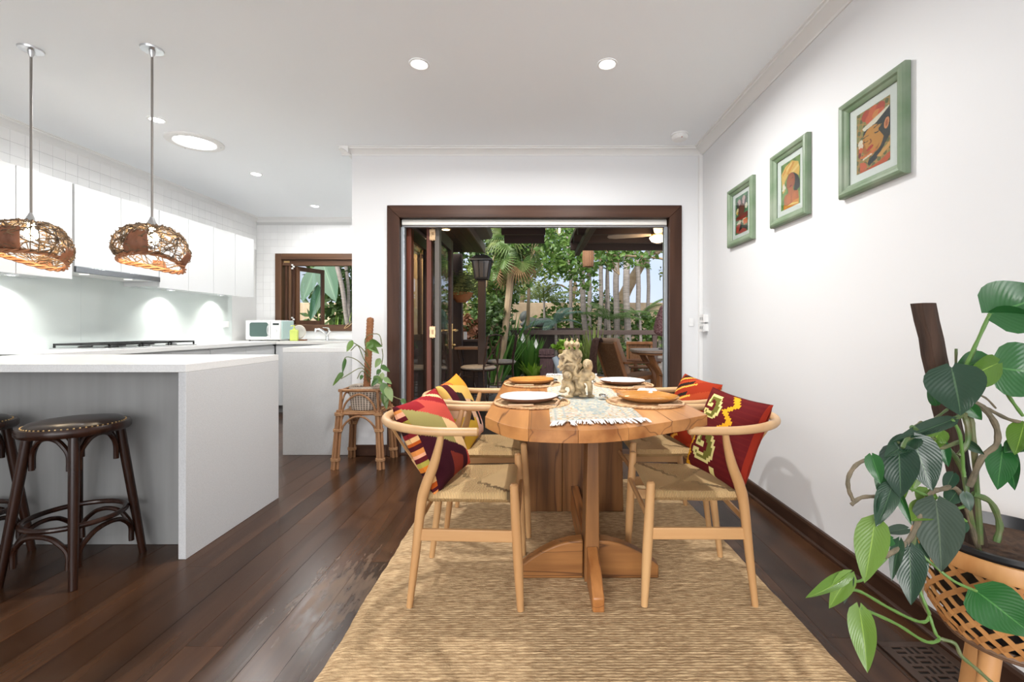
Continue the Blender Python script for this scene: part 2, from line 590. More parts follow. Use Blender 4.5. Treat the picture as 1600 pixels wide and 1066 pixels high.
wall_kitchen = struct(g.build('wall_kitchen', GROUT), 'white tiled kitchen wall around the timber window')
# wall behind the camera, open to the daylight
g = G()
g.box(XL, -3.0, YR - .15, YR, -.08, ZC + .1); g.box(1.0, XR, YR - .15, YR, -.08, ZC + .1); g.box(-3.0, 1.0, YR - .15, YR, 2.45, ZC + .1)
struct(g.build('wall_front', WHITE), 'white wall behind the viewer with a wide opening')
g = G(); g.box(XL - .15, XR + .15, YR - .15, YK + .15, ZC, ZC + .08)
ceiling = struct(g.build('ceiling', CEIL), 'flat white ceiling with downlights')

# tiles
tsz, tg = 0.0985, 0.0015
gt = G(); gt.box(-tsz / 2, tsz / 2, 0, 0.006, -tsz / 2, tsz / 2)
tile0 = None
def place_tile(parent, loc, rz):
    global tile0
    if tile0 is None:
        tile0 = gt.build('tile', TILE, parent, smooth=0, loc=loc)
        tile0.rotation_euler = (0, 0, rz)
    else:
        inst(tile0, 'tile', parent, loc, (0, 0, rz))
for r in range(4):
    for c in range(36):
        place_tile(wall_left, (XL + .006, 2.83 + c * .1, ZC - .095 - .1 * r + 0.0), rad(90))
for c in range(23):
    for r in range(16):
        xx, zz = XL + .055 + c * .1, 0.985 + r * .1
        if WX0 - .02 < xx < WX1 + .02 and WZ0 - .02 < zz < WZ1 + .02: continue
        place_tile(wall_kitchen, (xx, YK - .0065, zz), 0)

# cornices
def cornice(n, a, b, inward, label):
    """cove between ceiling and wall along a->b; inward = horizontal direction into the room"""
    a, b, w = Vector(a), Vector(b), Vector(inward)
    prof = [(0, 0), (0, -.055), (.008, -.056), (.010, -.046), (.022, -.036), (.038, -.026), (.058, -.018), (.070, -.016), (.072, -.006), (.086, -.005), (.088, 0)]
    g = G()
    up = Vector((0, 0, 1))
    n_ = len(prof)
    vs_ = [a + w * u + up * v for u, v in prof] + [b + w * u + up * v for u, v in prof]
    g.add(vs_, [(i, (i + 1) % n_, n_ + (i + 1) % n_, n_ + i) for i in range(n_)] + [tuple(range(n_)), tuple(range(n_, 2 * n_))])
    return struct(g.build(n, TRIMW, world=True, smooth=25), label)
cornice('trim_1', (XR, YR, ZC), (XR, YB, ZC), (-1, 0, 0), 'white cove cornice above the picture wall')
cornice('trim_2', (XWE - .085, YB, ZC), (XR, YB, ZC), (0, -1, 0), 'white cove cornice above the garden door')
cornice('trim_3', (XWE, YB - .085, ZC), (XWE, YK, ZC), (-1, 0, 0), 'white cove cornice on the kitchen side wall')
cornice('trim_4', (XL, YK, ZC), (XWE, YK, ZC), (0, -1, 0), 'white cove cornice above the tiled window wall')
cornice('trim_5', (XL, YR, ZC), (XL, YK, ZC), (1, 0, 0), 'white cove cornice above the kitchen cupboards')

# baseboards
g = G(); g.prism([(XR, 0.001), (XR - .020, 0.001), (XR - .020, .078), (XR - .014, .088), (XR, .088)], YR, YB, 'y')
struct(g.build('baseboard_right', DKWOOD_Y, world=True, smooth=20), 'dark timber baseboard under the picture wall')
g = G(); g.prism([(XR - .019, 0.001), (XR - .034, 0.001), (XR - .032, .010), (XR - .024, .016), (XR - .019, .017)], YR, YB - .02, 'y')
struct(g.build('trim_6', DKWOOD_Y, world=True, smooth=40), 'dark quarter bead at the foot of the baseboard')
g = G(); g.box(XWE, -1.262, YB - .02, YB, 0.001, .095); g.box(1.262, XR - .036, YB - .02, YB, 0.001, .095)
struct(g.build('baseboard_back', DKWOOD_X, world=True, bevel=.004), 'dark timber baseboard either side of the garden door')
# slim corner conduit
g = G(); g.box(XR - .03, XR, YB - .035, YB, .09, ZC - .056)
struct(g.build('trim_7', TRIMW, world=True, bevel=.003), 'slim white conduit in the corner by the garden door')

# ---- garden door
door_1 = struct(thing('door_1', None, None, (0, YB, 0)), 'wide dark timber bifold garden door, leaves folded to one side')
def bx(name, m, parent, x0, x1, y0, y1, z0, z1, bevel=.003):
    g = G(); g.box(x0, x1, y0, y1, z0, z1)
    return g.build(name, m, parent, world=True, bevel=bevel, smooth=20)
AW = 0.105
for xs in (-1, 1):
    x0, x1 = sorted((xs * 1.26, xs * (1.26 - AW)))
    g = G(); g.prism([(x0, 0), (x1, 0), (x1, 2.145 - AW if xs * 1 < 0 else 2.145), (x0, 2.145 if xs < 0 else 2.145 - AW)] if False else
                     ([(x0, 0), (x1, 0), (x1, 2.145 - AW), (x0, 2.145)] if xs < 0 else [(x0, 0), (x1, 0), (x1, 2.145), (x0, 2.145 - AW)]), YB - .024, YB - .001, 'y')
    g.build('architrave', DKWOOD_Z, door_1, world=True, bevel=.004, smooth=20)
g = G(); g.prism([(-1.26, 2.1455), (-1.26 + AW, 2.1455 - AW), (1.26 - AW, 2.1455 - AW), (1.26, 2.1455)], YB - .024, YB - .001, 'y')
g.build('architrave', DKWOOD_X, door_1, world=True, bevel=.004, smooth=20)
bx('jamb', DKWOOD_Z, door_1, DX0 + .001, DX0 + .028, YB, YB + .149, 0.0, DZ - .002)
bx('jamb', DKWOOD_Z, door_1, DX1 - .028, DX1 - .001, YB, YB + .149, 0.0, DZ - .002)
bx('jamb', DKWOOD_X, door_1, DX0 + .028, DX1 - .028, YB, YB + .149, DZ - .030, DZ - .002)
bx('threshold', DKWOOD_X, door_1, DX0 + .001, DX1 - .001, YB + .022, YB + .17, -0.03, 0.012)
def leaf_door(xc, y0, y1, facing, handle=False, edge=REDWOOD_Z):
    """one bifold leaf standing at right angles to the wall"""
    t, z0, z1, st = 0.042, 0.02, 2.005, 0.095
    d = thing('door_leaf', None, None, (xc, y0, z0)); d.parent = door_1; d.location = (xc, y0 - YB, z0)
    def b(n, m, *a, **k): return bx2(n, m, d, *a, **k)
    def bx2(n, m, par, xa, xb, ya, yb, za, zb):
        g = G(); g.box(xa, xb, ya, yb, za, zb)
        return g.build(n, m, par, bevel=.003, smooth=20)
    L, H = y1 - y0, z1 - z0
    b('stile', edge, -t / 2, t / 2, 0, st, 0, H); b('stile', DKWOOD_Z, -t / 2, t / 2, L - st, L, 0, H)
    b('rail', DKWOOD_Y, -t / 2, t / 2, st, L - st, 0, .19); b('rail', DKWOOD_Y, -t / 2, t / 2, st, L - st, H - .115, H)
    b('glass', GLASS, -.004, .004, st, L - st, .19, H - .115)
    if handle:
        g = G()
        g.box(t / 2, t / 2 + .006, L - .075, L - .035, .86, 1.12)
        g.cyl((t / 2, L - .055, 1.05), (t / 2 + .055, L - .055, 1.05), .010)
        g.tube([(t / 2 + .055, L - .055, 1.05), (t / 2 + .06, L - .10, 1.052), (t / 2 + .055, L - .17, 1.047)], .010, 8)
        g.ell((t / 2 + .02, L - .055, .90), .016)
        g.box(-t / 2 - .006, -t / 2, L - .075, L - .035, .86, 1.12)
        g.tube([(-t / 2 - .045, L - .055, 1.05), (-t / 2 - .05, L - .10, 1.052), (-t / 2 - .045, L - .17, 1.047)], .010, 8)
        g.cyl((-t / 2, L - .055, 1.05), (-t / 2 - .05, L - .055, 1.05), .010)
        o = g.build('handle', BRASS, d, bevel=.002); o['label'] = 'brass lever handle with key plate'
    return d
leaf_door(-1.125, 4.075, 4.77, 1)
leaf_door(-0.945, 4.075, 4.77, 1)
leaf_door(-0.873, 4.075, 4.77, 1, True, wood('pale_door_edge', (0.10, 0.085, 0.07), (0.16, 0.14, 0.12), 0.35, 2, 14, rnd=0.05))
for z in (1.93, 1.06, .25):
    g = G()
    g.box(-.935, -.885, 4.066, 4.0745, z - .05, z + .05); g.cyl((-.909, 4.066, z - .055), (-.909, 4.066, z + .055), .008)
    g.box(-.935, -.885, 4.055, 4.066, z - .045, z - .02); g.box(-.935, -.885, 4.055, 4.066, z + .02, z + .045)
    o = g.build('hinge', mat('hinge_brass', (0.62, 0.42, 0.24), 0.35, 0.9), door_1, world=True); o['label'] = 'brass hinge joining two folded leaves'
# roller blind
bl = thing('roller_blind', 'white roller blind rolled up across the head of the garden door', 'blind', (0, YB + .07, 1.985))
BLINDW = mat('blind_fabric', (0.78, 0.76, 0.71), 0.6)
g = G(); g.prism([(YB + .035, 1.99), (YB + .105, 1.99), (YB + .105, 2.03), (YB + .09, 2.043), (YB + .05, 2.043), (YB + .035, 2.03)], -1.15, 1.148, 'x')
g.build('cassette', BLINDW, bl, world=True, bevel=.003)
g = G(); g.box(-1.155, 1.155, YB + .05, YB + .09, 1.974, 1.990)
g.build('bottom_bar', mat('grey_blind_bar', (0.25, 0.25, 0.26), 0.4), bl, world=True, bevel=.003)
GREYAL = mat('pale_aluminium', (0.50, 0.54, 0.57), 0.35, 0.6)
for x0 in (-1.16, 1.128):
    g = G(); g.box(x0, x0 + .03, YB + .045, YB + .095, 0.013, 1.974)
    g.build('side_channel', GREYAL, bl, world=True, bevel=.002)

# ---- kitchen window
window_1 = struct(thing('window_1', None, None, (-2.6, YK, WZ0)), 'timber framed kitchen window with folded sash')
fr = .075
bx('frame', WINWOOD_Z, window_1, WX0 - .06, WX0 + .025, YK - .03, YK + .13, WZ0 - .06, WZ1 + .06, .004)
bx('frame', WINWOOD_Z, window_1, WX1 - .025, WX1 + .06, YK - .03, YK + .13, WZ0 - .06, WZ1 + .06, .004)
bx('frame', WINWOOD_X, window_1, WX0 + .025, WX1 - .025, YK - .03, YK + .13, WZ1 - .025, WZ1 + .06, .004)
bx('frame', WINWOOD_X, window_1, WX0 + .025, WX1 - .025, YK - .03, YK + .13, WZ0 - .06, WZ0 + .03, .004)
bx('head_board', WINWOOD_X, window_1, WX0 + .026, WX1 - .026, YK + .0, YK + .10, WZ1 - .105, WZ1 - .027, .003)
bx('maker_plate', BRASS, window_1, WX0 + .05, WX0 + .13, YK - .004, YK - .0005, WZ1 - .065, WZ1 - .04, .001)
# folded sashes at the left side
for i, xx in enumerate((WX0 + .075, WX0 + .125, WX0 + .175)):
    bx('sash_edge', WINWOOD_Z if i % 2 else DKWOOD_Z, window_1, xx - .018, xx + .018, YK + .01, YK + .055, WZ0 + .032, WZ1 - .107, .003)
sh = thing('sash', None, None, (WX0 + .205, YK + .03, WZ0 + .032)); sh.parent = window_1; sh.location = (WX0 + .205 + 2.6, .03, .032)
sh.rotation_euler = (0, 0, rad(66))
H = WZ1 - WZ0 - .145
for a in ((0, .05, 0, H), (.42, .47, 0, H), (.05, .42, 0, .06), (.05, .42, H - .06, H)):
    g = G(); g.box(a[0], a[1], -.016, .016, a[2], a[3])
    g.build('sash_bar', WINWOOD_Z, sh, bevel=.003, smooth=20)
g = G(); g.box(.05, .42, -.003, .003, .06, H - .06); g.build('glass', GLASS, sh)
for zz in (.05, .42, .80):
    g = G()
    for k in range(3):
        g.box(-.012 + (k % 2) * .02, .014 + (k % 2) * .02, -.012, .0, zz + k * .024 - .03, zz + k * .024 - .010)
    g.T = None
    o = g.build('latch', WHITEP, window_1, bevel=.002, loc=(WX0 + .165 + 2.6, .005, zz))
    o['label'] = 'small white hinge block on the folded sash'
# ================================================================== KITCHEN
BT = 0.926
# island: waterfall stone bench
isl = thing('kitchen_island', 'pale stone waterfall island bench with a recessed grey front', 'kitchen island', (-2.6, 2.55, 0))
IX0, IX1, IY0, IY1 = -3.55, -1.652, 2.157, 2.94
g = G(); g.box(IX0, IX1, IY0, IY1, BT - .038, BT)
g.build('benchtop', STONED, isl, world=True, bevel=.0015)
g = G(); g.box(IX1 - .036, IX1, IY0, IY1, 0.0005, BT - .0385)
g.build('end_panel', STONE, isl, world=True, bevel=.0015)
g = G(); g.box(IX0 + .02, IX1 - .0365, IY0 + .15, IY0 + .168, 0.001, BT - .0385)
g.build('front_panel', GREYP, isl, world=True)
g = G(); g.box(IX0 + .02, IX1 - .0365, IY0 + .17, IY1 - .025, 0.10, BT - .039)
g.build('carcass', GLOSSW, isl, world=True)
for k in range(3):
    x0 = IX0 + .025 + k * .615
    g = G(); g.box(x0, x0 + .61, IY1 - .0245, IY1 - .006, .105, BT - .042)
    g.build('door', GLOSSW, isl, world=True, bevel=.002)

# back bench run along the left wall, and the sink bench
def base_unit(label, x0, x1, y0, y1, front, n, handles=False, group=None):
    u = thing('base_cabinet', label, 'cabinet', ((x0 + x1) / 2, (y0 + y1) / 2, 0), 0, group)
    g = G()
    if front == 'x': g.box(x0, x1 - .02, y0, y1, .10, BT - .04)
    else: g.box(x0, x1, y0 + .02, y1, .10, BT - .04)
    g.build('carcass', GLOSSW, u, world=True)
    g = G()
    if front == 'x': g.box(x0, x1 - .07, y0, y1, 0.001, .099)
    else: g.box(x0, x1, y0 + .07, y1, 0.001, .099)
    g.build('kickboard', mat('kickboard', (.35, .35, .35), .3), u, world=True)
    for k in range(n):
        g = G()
        if front == 'x':
            s = (y1 - y0) / n; g.box(x1 - .0195, x1, y0 + k * s + .002, y0 + (k + 1) * s - .002, .102, BT - .058)
        else:
            s = (x1 - x0) / n; g.box(x0 + k * s + .002, x0 + (k + 1) * s - .002, y0, y0 + .0195, .102, BT - .058)
        d = g.build('door', GLOSSW, u, world=True, bevel=.002)
        if handles:
            g = G()
            xx = x0 + (k + 1) * s - .04
            g.box(xx - .005, xx + .005, y0 - .03, y0 - .02, BT - .19, BT - .08); g.box(xx - .005, xx + .005, y0 - .021, y0, BT - .09, BT - .08); g.box(xx - .005, xx + .005, y0 - .021, y0, BT - .19, BT - .18)
            g.build('handle', STEEL, d, world=True, bevel=.002)
    return u
base_unit('white gloss base cabinet under the left end of the stove bench', XL + .03, -3.32, 2.6, 3.66, 'x', 2)
base_unit('white gloss base cabinet under the gas cooktop', XL + .03, -3.32, 3.665, 4.66, 'x', 2)
base_unit('white gloss base cabinet between cooktop and microwave corner', XL + .03, -3.32, 4.665, 5.82, 'x', 2)
base_unit('white corner base cabinet with a steel bar handle under the green soap bottle', -3.315, -2.172, 5.83, YK - .01, 'y', 2, True)
wt = thing('benchtop', 'pale stone worktop running round the stove and sink walls', 'benchtop', (-3.6, 4.5, BT - .04))
g = G(); g.box(XL, -3.30, 2.5, YK - .008, BT - .039, BT)
g.build('stove_run', STONED, wt, world=True, bevel=.002)
g = G(); g.box(-3.2995, XWE, 5.80, YK - .008, BT - .039, BT)
g.build('sink_run', mat('sink_run_stone', (.76, .74, .70), .22, col2=(.82, .80, .76), nscale=190), wt, world=True, bevel=.002)
# return bench ending in the stone panel flush with the end wall
rb = thing('return_bench', 'pale grey stone end panel and bench beside the rattan plant stand', 'kitchen bench', (-1.87, 4.8, 0))
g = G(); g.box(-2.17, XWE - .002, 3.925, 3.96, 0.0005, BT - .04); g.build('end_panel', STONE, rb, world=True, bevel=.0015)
g = G(); g.box(-2.17, XWE - .002, 3.925, 5.799, BT - .039, BT); g.build('benchtop', STONED, rb, world=True, bevel=.0015)
g = G(); g.box(-2.14, XWE - .002, 3.961, 5.78, .1, BT - .04); g.build('carcass', GLOSSW, rb, world=True)
for k in range(3):
    g = G(); g.box(-2.1645, -2.141, 3.965 + k * .6, 4.56 + k * .6, .105, BT - .045); g.build('door', GLOSSW, rb, world=True, bevel=.002)

# splashback
g = G(); g.box(XL + .0065, XL + .013, 2.5, 3.899, BT + .001, 1.60); 
sp = thing('glass_splashback', 'pale green grey glass splashback behind the cooktop', 'splashback', (XL + .01, 4.2, BT))
g.build('panel', SPLASH, sp, world=True)
g = G(); g.box(XL + .0065, XL + .013, 3.9005, 5.85, BT + .001, 1.60); g.build('panel', SPLASH, sp, world=True)

# upper cabinets
def upper(label, y0, y1, z0, z1, n, x1=-3.55, lipside=False):
    u = thing('wall_cabinet', label, 'cabinet', (XL + .2, (y0 + y1) / 2, z0), 0, None)
    g = G(); g.box(XL + .007, x1 - .02, y0 + .001, y1 - .001, z0, z1); g.build('carcass', GLOSSW, u, world=True)
    s = (y1 - y0) / n
    for k in range(n):
        g = G(); g.box(x1 - .0195, x1, y0 + k * s + .0022, y0 + (k + 1) * s - .0022, z0 - .012, z1)
        g.build('door', GLOSSW, u, world=True, bevel=.0015)
    return u
upper('white gloss wall cabinet on the left of the range hood', 2.35, 3.497, 1.483, 2.212, 3, -3.548)
upper('white gloss wall cabinet above the steel range hood', 3.513, 4.305, 1.590, 2.212, 2)
upper('white gloss wall cabinet right of the range hood over the microwave', 4.309, 5.763, 1.490, 2.212, 4)
hd = thing('range_hood', 'slim brushed steel slide-out range hood between white wall cabinets', 'range hood', (XL + .2, 3.91, 1.50))
g = G(); g.box(XL + .014, -3.56, 3.516, 4.302, 1.535, 1.578); g.build('body', mat('hood_underside', (.62, .62, .61), .4), hd, world=True)
g = G(); g.box(-3.5595, -3.535, 3.516, 4.302, 1.528, 1.576); g.build('fascia', mat('hood_steel', (.36, .38, .41), .25, 1.0), hd, world=True, bevel=.003)
for yy in (3.7, 4.1):
    g = G(); g.cyl((-3.66, yy, 1.5345), (-3.66, yy, 1.530), .03); g.build('lens', emis('hood_lens', (1, .95, .85), 1.0), hd, world=True)
# puck lights under the wall cabinets
for i, (yy, lab) in enumerate(((3.28, 'round puck light under the wall cabinet near the frame edge'), (4.72, 'round puck light under the wall cabinet right of the hood'), (5.47, 'round puck light under the wall cabinet above the microwave'))):
    zz = 1.483 if yy < 3.5 else 1.490
    u = thing('cabinet_light', lab, 'light', (XL + .13, yy, zz))
    g = G(); g.lathe([(.034, -.0005), (.036, -.006), (.030, -.009), (.028, -.006)], 18); g.build('rim', STEEL, u)
    g = G(); g.lathe([(.0005, -.006), (.028, -.006)], 18); g.build('lens', LED, u, recalc=False)
    lamp('light', u, (0, 0, -.012), 3.2, (1, .97, .92), .04, 120)

# cooktop
ck = thing('gas_cooktop', 'black gas cooktop with iron trivets on the stove bench', 'cooktop', (-3.60, 4.1, BT))
g = G(); g.box(-3.86, -3.38, 3.62, 4.56, BT + .0005, BT + .010); g.build('plate', STEEL, ck, world=True, bevel=.002)
for k, yy in enumerate((3.78, 4.09, 4.40)):
    g = G()
    for xx in (-3.84, -3.62, -3.40):
        g.box(xx - .006, xx + .006, yy - .145, yy + .145, BT + .030, BT + .045)
    for dy in (-.14, -.05, .05, .14):
        g.box(-3.846, -3.394, yy + dy - .005, yy + dy + .005, BT + .030, BT + .045)
    for xx in (-3.84, -3.40):
        for dy in (-.14, .14):
            g.box(xx - .006, xx + .006, yy + dy - .006, yy + dy + .006, BT + .0105, BT + .03)
    g.build('trivet', BLACKM, ck, world=True, bevel=.001)
    for xx in (-3.73, -3.51):
        g = G(); g.lathe([(.045, .0105), (.045, .018), (.03, .022), (.0005, .024)], 16, (xx, yy, BT)); g.build('burner', BLACKM, ck, world=True)

# microwave, rotated at the corner of the bench
mw = thing('microwave', 'white microwave with a dark rounded window on the corner of the bench', 'microwave', (-3.53, 5.92, BT + .001), rad(0))
def mwb(n, m, *a, bev=.006):
    g = G(); g.box(*a); return g.build(n, m, mw, bevel=bev)
mwb('body', WHITEP, -.22, .225, .0, .32, .012, .268)
mwb('side_panel', mat('pale_aqua', (.50, .66, .64), .3), .226, .238, .02, .31, .02, .262)
mwb('door', WHITEP, -.218, .10, -.016, -.0005, .018, .262)
g = G(); rr = []
for cx, cz, a0 in ((.045, .21, 0), (-.135, .21, 90), (-.135, .085, 180), (.045, .085, 270)):
    for k in range(5):
        a = rad(a0 + k * 22.5); rr.append((cx + .03 * math.cos(a), cz + .03 * math.sin(a)))
g.prism(rr, -.020, -.0165, 'y'); g.build('window', mat('dark_green_window', (.06, .10, .09), .08), mw)
mwb('control_panel', WHITEP, .105, .224, -.014, -.0005, .018, .262)
mwb('display', mat('dark_display', (.02, .03, .03), .1), .135, .215, -.0165, -.0142, .205, .23, bev=0)
g = G(); g.lathe([(.0005, 0), (.018, 0), (.018, .015), (.0005, .016)], 14); 
o = g.build('dial', WHITEP, mw, loc=(.175, -.0145, .13)); o.rotation_euler = (rad(90), 0, 0)
g = G(); g.tube(smooth_pts([(.088, -.017, .06), (.078, -.035, .10), (.078, -.038, .17), (.088, -.017, .22)], 4), .006, 8); g.build('handle', STEEL, mw)
for sx in (-.19, .19):
    for sy in (.03, .28):
        g = G(); g.cyl((sx, sy, 0), (sx, sy, .0118), .012, seg=10); g.build('foot', BLACKM, mw)
# round glass lid on a small wooden board
g = G(); g.box(-.10, .10, -.03, .05, 0, .018)
tag(g.build('wooden_block', wood('red_board', (.16, .055, .02), (.26, .10, .04), .4, 0), None, bevel=.004, loc=(-3.115, 6.0, BT + .0005)), 'small reddish wooden block under the round glass dish', 'block')
lid = thing('glass_dish', 'round clear glass dish standing on edge beside the microwave', 'dish', (-3.11, 6.005, BT + .019))
fg = mat('cloudy_glass', (.80, .78, .72), .12, trans=.55)
g = G(); g.lathe([(.0005, .022), (.05, .02), (.085, .010), (.092, 0), (.088, -.004), (.05, .012), (.0005, .015)], 28)
o = g.build('dome', fg, lid, loc=(0, 0, .093)); o.rotation_euler = (rad(82), 0, 0)
g = G(); g.tube([(.092 * math.cos(a), .092 * math.sin(a), 0) for a in [2 * PI * k / 28 for k in range(28)]], .004, 6, True)
o = g.build('rim', mat('pale_rim', (.75, .70, .60), .3), lid, loc=(0, 0, .093)); o.rotation_euler = (rad(82), 0, 0)
g = G(); g.ell((0, -.035, .093), .018); g.build('knob', mat('amber_glass', (.75, .62, .42), .1), lid)
# soap bottle
sb = thing('soap_bottle', 'lime green pump soap bottle on the sink bench', 'bottle', (-3.13 + .05, 5.90, BT + .001))
LIME = mat('lime_soap', (.60, .70, .16), .25)
sb.location = P(459.5, 530, 5.93); sb.location.z = BT + .001
g = G(); g.box(-.048, .048, -.028, .028, 0, .145); g.build('body', LIME, sb, bevel=.014, seg=4)
g = G(); g.lathe([(.018, .1455), (.018, .165), (.007, .168), (.007, .185)], 14); g.build('collar', LIME, sb)
g = G(); g.lathe([(.0095, .1855), (.012, .19), (.012, .20), (.0005, .202)], 12); g.tube([(0, 0, .196), (-.03, -.008, .197), (-.042, -.010, .188)], .0055, 8); g.build('pump', LIME, sb)
# tap
tp = thing('mixer_tap', 'chrome mixer tap at the sink below the timber window', 'tap', (P(509, 530, 6.15).x, 6.2, BT + .001))
g = G(); g.lathe([(.03, 0), (.03, .008), (.022, .012), (.020, .05), (.0005, .05)], 18, cap0=True); g.build('base', CHROME, tp)
g = G(); g.tube(smooth_pts([(0, 0, .05), (-.02, 0, .09), (-.09, -.02, .145), (-.14, -.04, .15)], 5), [.020] * 6 + [.017] * 5 + [.015] * 5, 12)
g.cyl((-.14, -.04, .16), (-.145, -.042, .115), .016); g.build('spout', CHROME, tp)
g = G(); g.tube(smooth_pts([(-.005, 0, .075), (.025, 0, .13), (.0, 0, .168), (-.06, -.005, .175)], 5), [.018] * 6 + [.013] * 5 + [.007] * 5, 10); g.build('lever', CHROME, tp)
# sink bowl edge
sk = thing('kitchen_sink', 'stainless sink set into the bench under the window', 'sink', (-2.45, 6.05, BT))
g = G()
for a in ((-2.75, -2.15, 5.93, 5.945), (-2.75, -2.15, 6.115, 6.13), (-2.75, -2.735, 5.945, 6.115), (-2.165, -2.15, 5.945, 6.115)):
    g.box(a[0], a[1], a[2], a[3], BT + .0005, BT + .004)
g.build('rim', STEEL, sk, world=True)
g = G(); g.box(-2.735, -2.165, 5.945, 6.115, BT + .0006, BT + .0012); g.build('bowl', mat('sink_bowl', (.35, .35, .35), .3, .9), sk, world=True)
# power outlet above the microwave on the splashback
ol = thing('power_outlet', 'white double outlet plate above the microwave', 'outlet', (XL + .0135, 5.72, 1.14))
g = G(); g.box(0, .010, -.06, .06, -.037, .037); g.build('plate', WHITEP, ol, bevel=.003)
g = G(); g.box(.0105, .014, -.03, -.012, .006, .024); g.box(.0105, .014, .012, .03, .006, .024); g.build('switch', WHITEP, ol)

# ---- bar stools
STW = wood('dark_bentwood', (.012, .0045, .0028), (.036, .013, .007), .26, 2, 16, rnd=.08, spec=.4)
STL = mat('dark_brown_leather', (.016, .0085, .0062), .30, bump=.15, bscale=120)
def arch(a, b, ztop, zbot, bow, r=.011, n=7):
    """bentwood bracket from leg point a to leg point b: an inverted U of sides hugging the legs"""
    a, b = Vector((a[0], a[1], 0)), Vector((b[0], b[1], 0))
    m = (a + b) / 2
    pts = [(a.x, a.y, zbot), (a.x * .985 + b.x * .015, a.y * .985 + b.y * .015, zbot + (ztop - zbot) * .5)]
    for k in range(1, 6):
        t = .04 + k * .92 / 6
        p = a.lerp(b, t)
        s = math.sin(PI * t)
        out = (m.normalized() * bow * s) if m.length > .001 else Vector((0, 0, 0))
        pts.append((p.x + out.x, p.y + out.y, ztop - (ztop - zbot) * .42 * (1 - s) ** 1.2))
    pts += [(b.x * .985 + a.x * .015, b.y * .985 + a.y * .015, zbot + (ztop - zbot) * .5), (b.x, b.y, zbot)]
    return smooth_pts(pts, 5)
def bar_stool(label, loc, rz):
    t = thing('bar_stool', label, 'stool', loc, rz, 'bentwood stools at the island')
    SH = .665
    g = G(); g.lathe([(.150, SH - .036), (.186, SH - .036), (.192, SH - .028), (.193, SH - .010), (.188, SH), (.150, SH), (.150, SH - .036)], 40)
    g.build('seat', STW, t)
    g = G(); g.lathe([(.168, SH + .0005), (.168, SH + .004), (.155, SH + .014), (.11, SH + .021), (.05, SH + .024), (.0005, SH + .024)], 40, cap0=True)
    o = g.build('cushion', STL, t); o['label'] = 'domed dark leather seat pad'
    g = G()
    for k in range(56):
        a = 2 * PI * k / 56
        g.lathe([(.0035, 0), (.003, .002), (.0005, .003)], 6, (.1705 * math.cos(a), .1705 * math.sin(a), SH + .0008))
    o = g.build('stud', BRASS, t, recalc=False); o['label'] = 'ring of brass studs'; o['kind'] = 'stuff'
    tops, feet = [], []
    for k in range(4):
        a = rad(45 + 90 * k)
        tp_ = Vector((.148 * math.cos(a), .148 * math.sin(a), SH - .037)); ft = Vector((.232 * math.cos(a), .232 * math.sin(a), 0))
        tops.append(tp_); feet.append(ft)
        pts = [ft.lerp(tp_, s / 6) for s in range(7)]
        g = G(); g.tube(pts, [.0155, .017, .018, .0185, .019, .0195, .0195], 12); g.build('leg', STW, t)
    def at(k, z, inset=.0):
        p = feet[k % 4].lerp(tops[k % 4], z / (SH - .037))
        r = math.hypot(p.x, p.y)
        return (p.x * (r - inset) / r, p.y * (r - inset) / r, z)
    for k in range(4):
        for (ztop, zbot, n_) in ((SH - .044, SH - .185, 'upper_bracket'), (.215, .075, 'lower_bracket')):
            a, b = at(k, (ztop + zbot) / 2, .008), at(k + 1, (ztop + zbot) / 2, .008)
            # end points sit against the facing sides of the two legs
            d = (Vector(b) - Vector(a)).normalized() * .022
            a2, b2 = Vector(a) + d, Vector(b) - d
            g = G(); g.tube(arch(a2, b2, ztop, zbot, .01), .0105, 8); g.build(n_, STW, t)
    rr = math.hypot(*at(0, .245)[:2]) - .028
    g = G(); g.tube([(rr * math.cos(2 * PI * k / 40), rr * math.sin(2 * PI * k / 40), .245) for k in range(40)], .0115, 10, True); g.build('foot_ring', STW, t)
    return t
bar_stool('dark bentwood stool with padded leather seat, the one fully in view at the island', (-2.09, 2.075, .0), rad(-2))
bar_stool('dark bentwood stool cut off at the frame edge beside the other island stool', (-2.63, 2.07, .0), rad(6))

